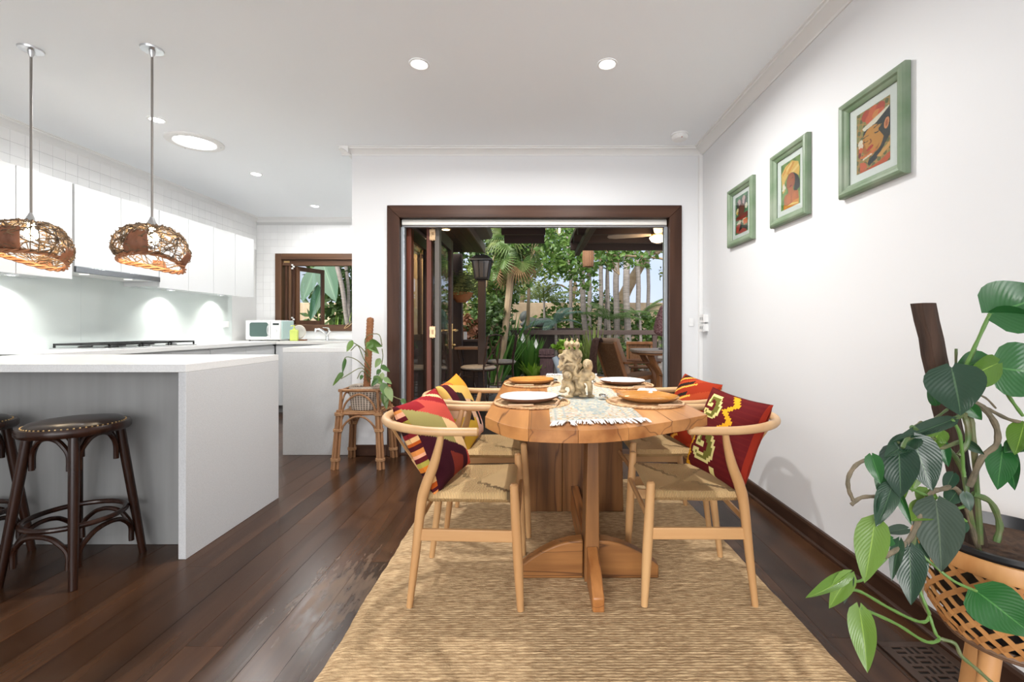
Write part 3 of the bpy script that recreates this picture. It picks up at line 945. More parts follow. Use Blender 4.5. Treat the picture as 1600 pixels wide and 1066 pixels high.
# ---- pendant lamps of woven vine
VINE = mat('dark_vine', (.05, .03, .018), .7, col2=(.20, .125, .065), nscale=25, bump=.3, bscale=90)
FLAP = wood('brown_palm_sheath', (.13, .045, .02), (.22, .085, .04), .6, 2, 18, bump=.4, rnd=.05)
BARK = wood('orange_palm_sheath', (.22, .08, .03), (.36, .155, .065), .6, 2, 18, bump=.4, rnd=.05)
PSC = .77
def dome(a, t):
    """point on the shade: a azimuth, t 0 (top) .. 1 (rim)"""
    ang = t * 2.05
    r = .045 + .172 * math.sin(min(ang, PI / 2) ) ** .85 if ang < PI / 2 else .217 - .035 * ((ang - PI / 2) / .48) ** 1.6
    z = .185 * math.cos(ang) if ang < PI / 2 else -.072 * ((ang - PI / 2) / .48)
    return Vector((r * math.cos(a), r * math.sin(a), z - .22 * r * math.sin(a) * t * t)) * PSC
def pendant(label, x, y, seed, zc=1.512):
    rg = random.Random(seed)
    t = thing('pendant_lamp', label, 'lamp', (x, y, ZC), 0, 'pendant lamps over the island')
    g = G(); g.lathe([(.0005, -.010), (.052, -.009), (.055, -.0005), (.0005, -.0002)], 28); g.lathe([(.016, -.0095), (.013, -.03), (.006, -.045)], 14); g.build('ceiling_plate', STEEL, t)
    z0 = zc - ZC
    g = G(); g.cyl((0, 0, -.03), (0, 0, z0 + .185), .0055, seg=8); g.build('rod', mat('grey_cord', (.22, .20, .18), .5, .3), t)
    g = G(); g.lathe([(.008, z0 + .195), (.011, z0 + .185), (.022, z0 + .162), (.034, z0 + .140), (.030, z0 + .138), (.0005, z0 + .138)], 20); g.build('socket_cap', STEEL, t)
    g = G(); g.ell((0, 0, z0 + .078), .030, .030, .036); g.cyl((0, 0, z0 + .105), (0, 0, z0 + .138), .014)
    g.build('bulb', BULB, t)
    g = G()
    for i in range(100):
        a = rg.random() * 2 * PI; tt = rg.random()
        da, dt = rg.uniform(-.16, .16), rg.uniform(-.05, .05)
        pts = []
        for k in range(rg.randint(10, 20)):
            p = dome(a, tt) * (1 + rg.uniform(-.05, .05))
            pts.append((p.x, p.y, p.z + z0 + rg.uniform(-.004, .004)))
            da += rg.uniform(-.10, .10); da = max(-.22, min(.22, da))
            dt += rg.uniform(-.04, .04); dt = max(-.07, min(.07, dt))
            a += da; tt += dt
            if tt < .02 or tt > .97: dt = -dt; tt = max(.02, min(.97, tt))
        if len(pts) > 3: g.tube(pts, rg.uniform(.0016, .0034), 5)
    for i in range(14):
        a = rg.random() * 2 * PI
        g.tube([tuple(dome(a + k * .05 * (i % 3 - 1), k / 9) * 1.01 + Vector((0, 0, z0))) for k in range(10)], .0026, 5)
    g.build('woven_shade', VINE, t, recalc=False)
    g = G()
    for s in range(3):
        pts = []
        for k in range(48):
            a = 2 * PI * k / 48
            p = dome(a, 1.0); tw = a * 7 + s * 2.1
            pts.append((p.x * (1 + .045 * math.cos(tw)), p.y * (1 + .045 * math.cos(tw)), p.z + z0 + .009 * math.sin(tw) + .012 * math.sin(a * 2 + seed)))
        g.tube(pts, .0058, 6, True)
    o = g.build('rim', BARK, t); o['label'] = 'twisted orange brown bark rim'
    for a0, w, h in ((-1.32, .36, .55), (.22, .24, .28), (2.0, .24, .22)):
        g = G(); n = 8
        vs_ = []
        for i in range(n + 1):
            for j in range(n + 1):
                v = i / n; u = (j / n - .5) * 2
                wid = w * (1 - .35 * v) if v > .12 else w * .9
                p = dome(a0 + u * wid + .10 * v, 1.0 - h * v) * (1.03 + .02 * math.sin(j * 1.9 + i)) 
                vs_.append((p.x, p.y, p.z + z0))
        fs = [(i * (n + 1) + j, i * (n + 1) + j + 1, (i + 1) * (n + 1) + j + 1, (i + 1) * (n + 1) + j) for i in range(n) for j in range(n)]
        g.add(vs_, fs)
        o = g.build('bark_flap', FLAP, t); o['label'] = 'folded piece of brown palm sheath'
        sm = o.modifiers.new('thick', 'SOLIDIFY'); sm.thickness = .003
    lamp('light', t, (0, 0, z0 + .045), PEND_W, (1, .80, .52), .03, kind='POINT')
    return t
pendant('woven vine pendant lamp with an open bark rim, hanging over the island edge', -2.10, 2.50, 3)
pendant('woven vine pendant lamp half cut off by the frame edge over the island', -2.765, 2.50, 8, 1.535)

# ---- ceiling fixtures
def downlight(label, x, y, w, col=(1, .99, .965), spread=168):
    t = thing('downlight', label, 'light', (x, y, ZC), 0, 'ceiling downlights')
    g = G(); g.lathe([(.058, -.0005), (.058, -.004), (.050, -.007), (.043, -.003)], 26); g.build('trim_ring', TRIMW, t)
    g = G(); g.lathe([(.0005, -.0035), (.043, -.0035)], 26); g.build('lens', LED, t, recalc=False)
    lamp('light', t, (0, 0, -.012), w, col, .09, spread)
    return t
downlight('round downlight above the table side nearer the kitchen', -.668, 2.64, DOWN_W)
downlight('round downlight above the table side nearer the picture wall', .423, 2.64, DOWN_W)
downlight('round kitchen downlight before the skylight diffuser, closest to the pendants', -2.777, 3.347, KITCH_W)
downlight('round kitchen downlight just past the skylight diffuser', -2.77, 4.53, KITCH_W)
downlight('round kitchen downlight by the sink window', -2.76, 5.725, KITCH_W)
ty = thing('skylight_diffuser', 'large round white skylight diffuser in the kitchen ceiling', 'skylight', (-2.79, 3.74, ZC))
g = G(); g.lathe([(.205, -.0005), (.204, -.010), (.185, -.018), (.150, -.016), (.145, -.010)], 40); g.build('rim', TRIMW, ty)
g = G(); g.lathe([(.0005, -.018), (.08, -.017), (.145, -.011)], 40); g.build('diffuser', SKYT, ty)
g = G()
for k in range(3):
    a = .5 + k * 2.09; g.ell((.178 * math.cos(a), .178 * math.sin(a), -.018), .005)
g.build('screw', STEEL, ty)
sd = thing('smoke_detector', 'round white smoke detector near the cornice corner', 'smoke detector', (1.15, 3.60, ZC))
g = G(); g.lathe([(.068, -.0005), (.068, -.012), (.0005, -.012)], 30); g.build('base', WHITEP, sd)
g = G(); g.lathe([(.062, -.0125), (.062, -.034), (.052, -.044), (.0005, -.046)], 30); g.build('cover', WHITEP, sd)
g = G(); g.ell((.0, -.05, -.040), .006); g.build('indicator', mat('dull_red', (.3, .05, .04), .4), sd)
# switches near the corner
for i, (z, lab) in enumerate(((1.175, 'small white switch plate in the corner, the upper one'), (1.10, 'small white switch plate in the corner, the lower one'))):
    u = thing('switch_plate', lab, 'switch', (XR - .031, 3.80, z), 0, 'switch plates in the corner')
    g = G(); g.box(-.008, 0.0, -.045, .045, -.034, .034); g.build('plate', WHITEP, u, bevel=.002)
    for yy in (-.02, .02):
        g = G(); g.box(-.013, -.0085, yy - .009, yy + .009, -.012, .012); g.build('rocker', mat('grey_rocker', (.45, .45, .45), .4), u, bevel=.001)
    g = G(); g.box(0.0005, .031, -.04, .04, -.03, .03); g.build('mounting_box', WHITEP, u)
u = thing('blank_plate', 'plain white blank plate on the end wall right of the garden door', 'wall plate', (P(1080, 504, YB).x, YB, 1.145))
g = G(); g.box(-.02, .02, -.006, -.0003, -.035, .035); g.build('plate', WHITEP, u, bevel=.002)
g = G(); g.box(-.006, .006, -.0085, -.0065, -.012, .012); g.build('rocker', WHITEP, u)
# ================================================================== DINING
# jute rug with raised rows
JUTE = mat('jute', (.31, .20, .105), .9, col2=(.56, .40, .23), nscale=30, stretch=(1, 4.5, 1), bump=.8, bscale=220, bstretch=(.5, 1, 1), spec=.15)
g = G()
RX0, RX1, RY0, RY1 = -.68, 1.0, .85, 3.28
nx, ny = 44, 390
vs_, fs = [], []
for j in range(ny + 1):
    y = RY0 + (RY1 - RY0) * j / ny
    wob = .008 * mnoise.noise((0, y * 4, 1.3)) + .004 * mnoise.noise((0, y * 16, 5)); wob2 = .008 * mnoise.noise((7, y * 4, 1.3)) + .004 * mnoise.noise((3, y * 16, 5))
    for i in range(nx + 1):
        s = i / nx
        x = RX0 + wob + (RX1 - .02 * (y - 1.4) + wob2 - RX0 - wob) * s
        z = .0075 + (.0030 if j % 2 else 0) * (.6 + .8 * mnoise.noise((x * 18, j * .7, 0))) + .0018 * mnoise.noise((x * 60, y * 40, 2))
        if i in (0, nx) or j in (0, ny): z = .0008
        vs_.append((x, y, max(z, .0006)))
for j in range(ny):
    for i in range(nx):
        a = j * (nx + 1) + i
        fs.append((a, a + 1, a + nx + 2, a + nx + 1))
g.add(vs_, fs)
tag(g.build('jute_rug', JUTE, None, smooth=0, recalc=False, loc=(0, 0, 0)), 'large natural jute rug under the dining table', 'rug')
RZ = .0105      # height of the rug's surface

# table
SLAB_Y = wood('table_slab', (.26, .092, .025), (.55, .245, .078), .34, 1, 11, bump=.06, rnd=.06, c3=(.16, .058, .019), spec=.4)
SLAB_Z = wood('table_upright_shaded', (.085, .034, .011), (.28, .125, .042), .4, 2, 15, bump=.08, rnd=.05, c3=(.09, .035, .014))  # darker copy of the timber, shade under the top put into its colour
SLAB_X = wood('table_foot', (.15, .056, .017), (.43, .195, .062), .4, 0, 15, bump=.08, rnd=.05, c3=(.09, .035, .014))
TH = .76
tb = thing('dining_table', 'timber slab dining table with curved ends on plank pedestals', 'table', (.245, 2.3, RZ))
endc = [(-.188, 1.739), (-.14, 1.650), (-.09, 1.580), (-.028, 1.530), (.08, 1.506), (.202, 1.508), (.32, 1.545), (.4305, 1.611), (.55, 1.685), (.675, 1.777)]
outl = endc + [(.675, 2.86), (.60, 3.02), (.50, 3.12), (.36, 3.21), (.22, 3.245), (.08, 3.235), (-.06, 3.17), (-.14, 3.06), (-.19, 2.92)]
# five boards, cut from the outline, with fine joints
def clip(poly, x, keep_right):
    out = []
    for i in range(len(poly)):
        a, b = poly[i], poly[(i + 1) % len(poly)]
        ia, ib = (a[0] >= x) == keep_right or a[0] == x, (b[0] >= x) == keep_right or b[0] == x
        if ia: out.append(a)
        if ia != ib:
            t = (x - a[0]) / (b[0] - a[0]); out.append((x, a[1] + t * (b[1] - a[1])))
    return out
_f = endc
_b = [(.675, 2.86), (.60, 3.02), (.50, 3.12), (.36, 3.21), (.22, 3.245), (.08, 3.235), (-.06, 3.17), (-.14, 3.06), (-.19, 2.92)]
outl = smooth_pts(_f, 4) + smooth_pts(_b, 4)
cuts = [-.3, -.02, .145, .32, .50, .8]
for k in range(5):
    pl = clip(clip(outl, cuts[k] + .0004, True), cuts[k + 1] - .0004, False)
    g = G(); g.prism(pl, TH - .043, TH - (.0004 if k % 2 else 0))
    g.build('slab_board', SLAB_Y, tb, world=True, bevel=.0012, smooth=30)
# far plank pedestal, three boards
for k, (a, b) in enumerate(((-.045, .165), (.166, .30), (.301, .515))):
    g = G(); g.prism([(a, RZ), (b + (.012 if k == 2 else 0), RZ), (b, TH - .044), (a, TH - .044)], 2.69, 2.745, 'y')
    g.build('plank_pedestal', SLAB_Z, tb, world=True, bevel=.004)
# near post on a cross of arched feet
g = G(); g.prism([(.212, .02), (.276, .02), (.274, TH - .044), (.228, TH - .044)], 1.93, 2.07, 'y')
g.build('post', SLAB_Z, tb, world=True, bevel=.004)
def arc_foot(x0, x1, h, base):
    pts = [(x0, base), (x1, base)]
    n = 14
    for k in range(n + 1):
        t = k / n
        a = t
        x = x1 + (x0 - x1) * a
        pts.append((x, base + .055 + (h - .055) * (1 - abs(2 * a - 1) ** 2.2)))
    return pts
pf = arc_foot(-.056, .540, .168, RZ)
for q in (clip(pf, .2115, False), clip(pf, .2765, True)):
    g = G(); g.prism(q, 1.975, 2.035, 'y'); g.build('arched_foot', SLAB_X, tb, world=True, bevel=.006)
pf = arc_foot(1.735, 2.30, .172, RZ)
g = G(); g.prism(clip(pf, 1.9295, False), .222, .268, 'x'); g.build('arched_foot', SLAB_Y, tb, world=True, bevel=.006)
g = G(); g.prism([(2.0705, RZ), (2.689, RZ), (2.689, .165), (2.0705, .165)], .215, .262, 'x'); g.build('stretcher', SLAB_Y, tb, world=True, bevel=.005)

# ---- wishbone chairs
BEECH = wood('pale_beech', (.48, .255, .105), (.60, .36, .165), .42, 2, 12, bump=.03, rnd=.04)
BEECH_X = wood('pale_beech_rail', (.48, .255, .105), (.60, .36, .165), .42, 0, 12, bump=.03, rnd=.04)
BEECHB = mat('pale_beech_bow', (.54, .315, .15), .40, col2=(.61, .39, .20), nscale=8)
def cord_mat():
    m, nt, b = _nodes('paper_cord')
    N, L = nt.nodes, nt.links
    uv = N.new('ShaderNodeUVMap'); sp = N.new('ShaderNodeSeparateXYZ'); L.new(uv.outputs['UV'], sp.inputs[0])
    mu = N.new('ShaderNodeMath'); mu.operation = 'MULTIPLY'; mu.inputs[1].default_value = 2 * PI / .0062
    L.new(sp.outputs['X'], mu.inputs[0])
    si = N.new('ShaderNodeMath'); si.operation = 'SINE'; L.new(mu.outputs[0], si.inputs[0])
    mr = N.new('ShaderNodeMapRange'); mr.inputs['From Min'].default_value = -1; L.new(si.outputs[0], mr.inputs['Value'])
    rp = N.new('ShaderNodeValToRGB')
    rp.color_ramp.elements[0].position = .08; rp.color_ramp.elements[0].color = (.34, .21, .10, 1)
    rp.color_ramp.elements[1].position = .42; rp.color_ramp.elements[1].color = (.74, .50, .225, 1)
    L.new(mr.outputs[0], rp.inputs['Fac'])
    tc = N.new('ShaderNodeTexCoord'); nz = N.new('ShaderNodeTexNoise'); nz.inputs['Scale'].default_value = 14
    L.new(tc.outputs['Object'], nz.inputs['Vector'])
    mx = N.new('ShaderNodeMix'); mx.data_type = 'RGBA'; mx.blend_type = 'MULTIPLY'; mx.inputs['Factor'].default_value = .15
    L.new(rp.outputs['Color'], mx.inputs['A']); L.new(nz.outputs['Fac'], mx.inputs['B'])
    L.new(mx.outputs['Result'], b.inputs['Base Color'])
    bp = N.new('ShaderNodeBump'); bp.inputs['Strength'].default_value = .9; bp.inputs['Distance'].default_value = .0025
    L.new(mr.outputs[0], bp.inputs['Height']); L.new(bp.outputs['Normal'], b.inputs['Normal'])
    b.inputs['Roughness'].default_value = .75
    return m
CORD = cord_mat()
def make_chair(label, loc, rz):
    t = thing('dining_chair', label, 'chair', loc, rz, 'wishbone chairs around the table')
    SZ = .425
    for s in (-1, 1):
        a, b = Vector((.222, s * .215, 0)), Vector((.196, s * .213, .482))
        pts = [a.lerp(b, k / 8) for k in range(9)]
        rr = [.0135, .0155, .0175, .019, .0195, .0195, .019, .018, .0165]
        pts.append(b + Vector((0, 0, .006))); rr.append(.010)
        g = G(); g.tube(pts, rr, 14); g.build('front_leg', BEECH, t)
        pr = smooth_pts([(-.212, s * .192, 0, .0125), (-.188, s * .196, .20, .0165), (-.165, s * .200, .40, .0195), (-.146, s * .206, .475, .0205),
                         (-.112, s * .220, .56, .0185), (-.088, s * .237, .64, .0145), (-.078, s * .246, .688, .0115)], 5)
        g = G(); g.tube([p[:3] for p in pr], [p[3] for p in pr], 14); g.build('rear_leg', BEECH, t)
        # flat side stretcher
        g = G(); g.bar((-.172, s * .197, .285), (.206, s * .214, .285), .016, .046); g.build('side_stretcher', BEECH_X, t, bevel=.004)
    # bow
    pts = [(.060, .256, .697), (-.02, .257, .697), (-.10, .255, .698)]
    for k in range(1, 16):
        a = rad(90 + 180 * k / 16)
        pts.append((-.10 + .255 * math.cos(a), .255 * math.sin(a), .698 + .012 * -math.cos(a)))
    pts += [(-.10, -.255, .698), (-.02, -.257, .697), (.060, -.256, .697)]
    sp_ = smooth_pts(pts, 3)
    rr = [.0165] * len(sp_); n_ = len(sp_)
    sp_ = [(sp_[0][0] + .006, sp_[0][1], sp_[0][2])] + sp_ + [(sp_[-1][0] + .006, sp_[-1][1], sp_[-1][2])]
    rr = [.009] + [.0155 + .002 * math.sin(PI * k / (n_ - 1)) for k in range(n_)] + [.009]
    g = G(); g.tube(sp_, rr, 14); g.build('bow_back', BEECHB, t)
    # Y splat
    g = G()
    g.bar((-.178, 0, .43), (-.245, 0, .53), .055, .009, up=(1, 0, .4), w2=.065)
    for s in (-1, 1):
        p = smooth_pts([(-.243, s * .018, .525), (-.285, s * .028, .59), (-.318, s * .048, .655), (-.338, s * .068, .696)], 4)
        g.tube(p, .011, 8, flat=(1.35, .5))
    g.build('splat', BEECH, t)
    # front and rear stretchers
    g = G(); g.tube([(.211, -.213, .355), (.211, .213, .355)], .012, 10, flat=(.8, 1.1)); g.build('front_stretcher', BEECH, t)
    g = G(); g.tube([(-.178, -.197, .33), (-.178, .197, .33)], .012, 10, flat=(.8, 1.1)); g.build('rear_stretcher', BEECH, t)
    # woven seat: grid over a trapezoid with rolled edges; uv.x counts cords
    g = G(); g.uv = []
    n = 24
    def outline(u, v):     # u -1 rear..1 front, v -1..1
        x = -.160 + (.196 + .160) * (u + 1) / 2
        hw = .196 + (.210 - .196) * (u + 1) / 2
        return x, v * hw
    idx = {}
    vs_, fs = [], []
    for sgn in (1, -1):
        for i in range(n + 1):
            for j in range(n + 1):
                u, v = -1 + 2 * i / n, -1 + 2 * j / n
                x, y = outline(u, v)
                e = max(abs(u), abs(v))
                roll = math.sqrt(max(0, 1 - max(0, (e - .86) / .14) ** 2))
                dip = -.016 * (1 - u * u) * (1 - v * v)
                z = SZ + (.020 * roll + dip if sgn > 0 else -.020 * roll + .3 * dip)
                vs_.append((x, y, z))
                su = abs(u) > abs(v)
                g.uv.append((y + .3 if su else x + .3, 0.0))
    N1 = (n + 1) ** 2
    for b0 in (0, N1):
        for i in range(n):
            for j in range(n):
                a = b0 + i * (n + 1) + j
                fs.append((a, a + 1, a + n + 2, a + n + 1) if b0 else (a, a + n + 1, a + n + 2, a + 1))
    for i in range(n):
        for q in ((i, 0, i + 1, 0), (i + 1, n, i, n)):
            a, b = q[0] * (n + 1) + q[1], q[2] * (n + 1) + q[3]
            fs.append((a, b, b + N1, a + N1)); 
        for q in ((n, i, n, i + 1), (0, i + 1, 0, i)):
            a, b = q[0] * (n + 1) + q[1], q[2] * (n + 1) + q[3]
            fs.append((a, b, b + N1, a + N1))
    g.add(vs_, fs)
    o = g.build('seat', CORD, t, smooth=60); o['label'] = 'woven paper cord seat'
    return t
ch0 = make_chair('beech wishbone chair nearer the viewer, holding the dark red and lime cushion', (-.275, 1.968, RZ), 0)
def more_chair(label, loc, rz):
    c = copy_tree(ch0); c.location = loc; c.rotation_euler = (0, 0, rz); c['label'] = label
    return c
more_chair('beech wishbone chair nearer the viewer, holding the maroon cushion with gold zigzags', (.663, 1.985, RZ), rad(180 - 3))
more_chair('beech wishbone chair nearer the garden door, holding the orange yellow cushion', (-.255, 2.575, RZ), rad(1))
more_chair('beech wishbone chair nearer the garden door, holding the orange red cushion', (.715, 2.60, RZ), rad(180))

# ---- kilim cushions
KILIM = vcol_mat('kilim_wool', .92, .35, 260, .1)
def hexc(h):
    v = [int(h[i:i + 2], 16) / 255 for i in (0, 2, 4)]
    return tuple(c / 12.92 if c < .04045 else ((c + .055) / 1.055) ** 2.4 for c in v)
def pillow(name, label, w, h, th, front, back, M, n=60):
    """front(u,v), back(u,v) give colours for u,v in 0..1 (u right, v up)"""
    g = G(); g.col = []
    vs_, fs = [], []
    for sgn in (1, -1):
        for i in range(n + 1):
            for j in range(n + 1):
                u, v = -1 + 2 * j / n, -1 + 2 * i / n
                b = max(0, (1 - abs(u) ** 2.6)) ** .5 * max(0, (1 - abs(v) ** 2.6)) ** .5
                pinch = 1 - .055 * (1 - v * v) * abs(u) - .0
                pin2 = 1 - .055 * (1 - u * u) * abs(v)
                vs_.append((u * w / 2 * pinch, v * h / 2 * pin2, sgn * th / 2 * b + .004 * mnoise.noise((u * 2.5, v * 2.5, sgn))))
    N1 = (n + 1) ** 2
    for b0 in (0, N1):
        for i in range(n):
            for j in range(n):
                a = b0 + i * (n + 1) + j
                fs.append((a, a + 1, a + n + 2, a + n + 1) if not b0 else (a, a + n + 1, a + n + 2, a + 1))
                u, v = (j + .5) / n, (i + .5) / n
                g.col.append(front(u, v) if not b0 else back(u, v))
    for v_, f_ in ((vs_, fs),): g.add(v_, f_)
    o = g.build(name, KILIM, None, smooth=60, recalc=False)
    bm = bmesh.new(); bm.from_mesh(o.data); bmesh.ops.remove_doubles(bm, verts=bm.verts, dist=1e-6)
    bm.to_mesh(o.data); bm.free()
    o.matrix_world = M
    return tag(o, label, 'cushion', 'kilim cushions on the dining chairs')
def pose(center, normal_yaw, lean, roll=0.0):
    """face normal points along normal_yaw (deg, 0 = +x), leaning back by lean deg"""
    yaw = rad(normal_yaw)
    nrm = Vector((math.cos(yaw) * math.cos(rad(lean)), math.sin(yaw) * math.cos(rad(lean)), math.sin(rad(lean))))
    right = Vector((-math.sin(yaw), math.cos(yaw), 0))
    up = nrm.cross(right).normalized()
    c, s = math.cos(rad(roll)), math.sin(rad(roll))
    r2, u2 = right * c + up * s, up * c - right * s
    M = Matrix((r2, u2, nrm)).transposed().to_4x4()
    M.translation = Vector(center)
    return M
MAR, MAR2, RED1, GOLD, OLV, OLVD, LTYEL = hexc('5e1a1c'), hexc('641d1d'), hexc('8a2a1c'), hexc('e0a326'), hexc('b9b46a'), hexc('6e6a2e'), hexc('d8cc86')
def stepdiam(u, v):   # hooked stepped motif in a unit square
    rows = ['..ooooooo...', '..oddddddo..', '..od..dddoo.', '.ood...dddo.', '.oddoo..ddoo', '.ooooo..dddo', '........dddo', 'oooo...ddddo', 'oodoooodddoo', '.ooddddddoo.', '..oooooooo..', '............']
    if not (0 <= u < 1 and 0 <= v < 1): return None
    c = rows[11 - int(v * 12)][int(u * 12)]
    return {'o': LTYEL, 'd': OLVD}.get(c)
def zig(u, v, u0, w, per):
    t = (v / per) % 1
    c = u0 + w * (abs(t * 2 - 1) - .5) * 2
    c = round(c * 30) / 30
    return abs(u - c) < .042
def f_maroon(u, v):
    for (a, b, s) in ((.10, .60, .33), (.16, .08, .40)):
        c = stepdiam((u - a) / s, (v - b) / s)
        if c: return c
    if .5 < v < .98 and zig(u, v, .58, .07, .22): return GOLD
    if v < .62 and zig(u, v, .055, .035, .16): return GOLD
    if .52 < u < .60 and v < .10: return LTYEL
    if u > .965: return RED1
    return MAR if (int(v * 44) % 3) else MAR2
def b_plain(c1, c2=None):
    def f(u, v):
        return c1 if not c2 or int(v * 44) % 2 else c2
    return f
pillow('cushion', 'maroon kilim cushion with gold zigzags and stepped lime hooks', .35, .375, .12, f_maroon, b_plain(RED1), pose((.825, 1.96, .632), 200, 20, -5))
ROSE, CORAL, PLUM, RUST, CREAM, LIME_, ORNG = hexc('94242a'), hexc('c24e42'), hexc('3f1722'), hexc('84352a'), hexc('e6c08c'), hexc('a0945a'), hexc('d98a2e')
def f_patch(u, v):
    d = u * .55 + v
    if d > 1.22: return ROSE if not (.50 < u < .86 and 1.33 < d < 1.39) else CREAM
    if d > .98: return CORAL if u > .38 else (ROSE if v > .86 else CORAL)
    if d > .80: return CREAM if u > .55 else LIME_
    if d > .66: return LIME_ if u < .6 else CREAM
    k = d / .66
    if .40 < u < .66 and .28 < k < .8: return RUST
    if u > .72 and .3 < k < .62: return RUST
    if u > .82 and k > .7: return CORAL
    return PLUM
stripes = [hexc(c) for c in ('d98a4a', '4c1a20', 'b5541f', 'e0b27a', '7c2328', '2c1518', 'c8742a', 'a59a46', '5a1d22', 'e2a585')]
def b_stripe(u, v): return stripes[int(v * 22) % 10]
def f_patch_s(u, v):
    return b_stripe(u, v) if u < .05 else f_patch(u, v)
pillow('cushion', 'dark red, coral and lime patched kilim cushion with a striped back', .37, .39, .13, f_patch_s, b_stripe, pose((-.43, 1.965, .625), -16, 26, 5))
def f_orange(u, v):
    d = v + .35 * u
    if d > 1.05: return ORNG if u > .4 else hexc('c8622c')
    if .25 < u < .42 and .45 < d < .9: return hexc('2b2320')
    if .1 < u < .25 and d > .6: return hexc('4a1a22')
    if d > .8: return hexc('d0a75a')
    if .6 < u < .72 and d > .4: return hexc('2b2320')
    if d > .5: return hexc('d0a98a') if u < .6 else hexc('c5806f')
    return hexc('c9a13a') if u < .5 else hexc('e7b9a4')
pillow('cushion', 'orange yellow and plum kilim cushion on a chair by the garden door', .37, .39, .13, f_orange, b_plain(hexc('c04a22')), pose((-.415, 2.58, .628), -10, 24, 6))
def f_ored(u, v):
    d = v - .45 * u
    if abs((d * 5) % 1 - .5) < .16 and .1 < u < .5: return hexc('2a1f1c')
    if abs((d * 5) % 1 - .2) < .08 and u < .6: return hexc('e8b04a')
    return hexc('96301a') if int(d * 9) % 3 else hexc('a84224')
pillow('cushion', 'orange red kilim cushion with dark slanting marks by the garden door', .37, .39, .13, f_ored, b_plain(hexc('8c2d18'), hexc('d9b27a')), pose((.885, 2.59, .628), 194, 22, -4))

# ---- table setting
runner = G(); runner.col = []
nu, nv = 40, 150
ry0, ry1 = 1.625, 3.215
vs_, fs = [], []
for j in range(nv + 1):
    for i in range(nu + 1):
        y = ry0 + (ry1 - ry0) * j / nv
        x0, x1 = .057 + .015 * (y - 1.6), .408 + .02 * (y - 1.6)
        z = TH + .0030 + .0012 * mnoise.noise((i * .2, j * .15, 0))
        if i in (0, nu) or j in (0, nv): z = TH + .0006
        vs_.append((x0 + (x1 - x0) * i / nu, y + .06 * i / nu * max(0, 1 - j / 12), z))
RC = [hexc(c) for c in ('c6bbab', 'b8ae9f', 'c2b7a6', 'aaa79c', 'a0a29c', 'cbc2b3', 'c2a593', 'b39e76', 'c4baa9', 'bcb3a4')]
for j in range(nv):
    for i in range(nu):
        a = j * (nu + 1) + i
        fs.append((a, a + 1, a + nu + 2, a + nu + 1))
        bord = min(i, nu - 1 - i, j, nv - 1 - j)
        q = mnoise.noise((i * .31, j * .22, 3)) + .5 * mnoise.noise((i * .9, j * .7, 9))
        c = RC[int((q + 1.5) * 11) % 10]
        if bord in (2, 6): c = hexc('8f9a98') if (i + j) % 3 else hexc('cbbfae')
        elif bord == 4: c = hexc('b58f6a') if (i * 7 + j * 3) % 5 < 2 else hexc('d9cebc')
        elif bord > 6 and ((i - nu / 2) ** 2 / 90 + ((j - 42) ** 2) / 900 < 1) and q < .12: c = hexc('98a09e') if q > -.25 else hexc('aeaa9c')
        runner.col.append(c)
runner.add(vs_, fs)
rn = thing('table_runner', 'faded cream and blue grey runner with white fringe along the table', 'table runner', (.24, 2.4, TH))
RUNM = vcol_mat('runner_wool', .95, .4, 300, .1)
runner.build('cloth', RUNM, rn, recalc=False, world=True)
g = G()
rg = random.Random(5)
for (yy, sg) in ((ry0, -1), (ry1, 1)):
    for k in range(34):
        s = (k + .5) / 34
        x = (.057 + (.408 - .057) * s if sg < 0 else .081 + (.440 - .081) * s)
        y = yy + (.06 * s if sg < 0 else 0)
        L_ = rg.uniform(.055, .085); dx = rg.uniform(-.02, .02)
        edge = 1.512 + 1.1 * max(0, abs(x - .17) - .06) ** 1.55
        for q in range(3):
            ox = rg.uniform(-.004, .004)
            pts = [(x + ox, y + sg * -.004, TH + .004)]
            for m_ in range(1, 5):
                t_ = m_ / 4
                yy2 = y + sg * L_ * t_
                zz = TH + .006 + .003 * math.sin(3 * t_)
                if sg < 0 and yy2 < edge - .004: zz = TH + .004 - (edge - yy2) * 1.2; yy2 = edge - .006 - (edge - yy2) * .3
                pts.append((x + ox * (1 + t_) + dx * t_, yy2, zz))
            g.tube(pts, [.0022, .0028, .0028, .0024, .001], 5)
o = g.build('fringe', mat('white_fringe', (.74, .74, .72), .9), rn, recalc=False, world=True); o['kind'] = 'stuff'; o['label'] = 'white cotton fringe'

STRAW = mat('woven_straw', (.40, .22, .10), .8, col2=(.62, .40, .21), nscale=30, bump=.4, bscale=150)
def placemat(label, x, y, r, rz):
    t = thing('placemat', label, 'placemat', (x, y, TH + .0005), rz, 'round straw placemats')
    g = G()
    prof = [(.0005, .004)]
    k = 0
    rr_ = .012
    while rr_ < r - .014:
        prof += [(rr_ - .005, .0052), (rr_, .0030)]
        rr_ += .012
    prof += [(r - .014, .003), (r - .014, 0), (.0005, 0)]
    g.lathe(prof, 40); g.build('woven_disc', STRAW, t, smooth=60)
    g = G()
    for s in range(2):
        g.tube([((r - .006 + .004 * math.cos(a * 30 + s * PI)) * math.cos(a), (r - .006 + .004 * math.cos(a * 30 + s * PI)) * math.sin(a), .0055 + .0022 * math.sin(a * 30 + s * PI)) for a in [2 * PI * k / 150 for k in range(150)]], .0032, 5, True)
    g.build('braided_edge', mat('straw_edge', (.52, .30, .15), .8, col2=(.70, .48, .27), nscale=40), t, recalc=False)
    return t
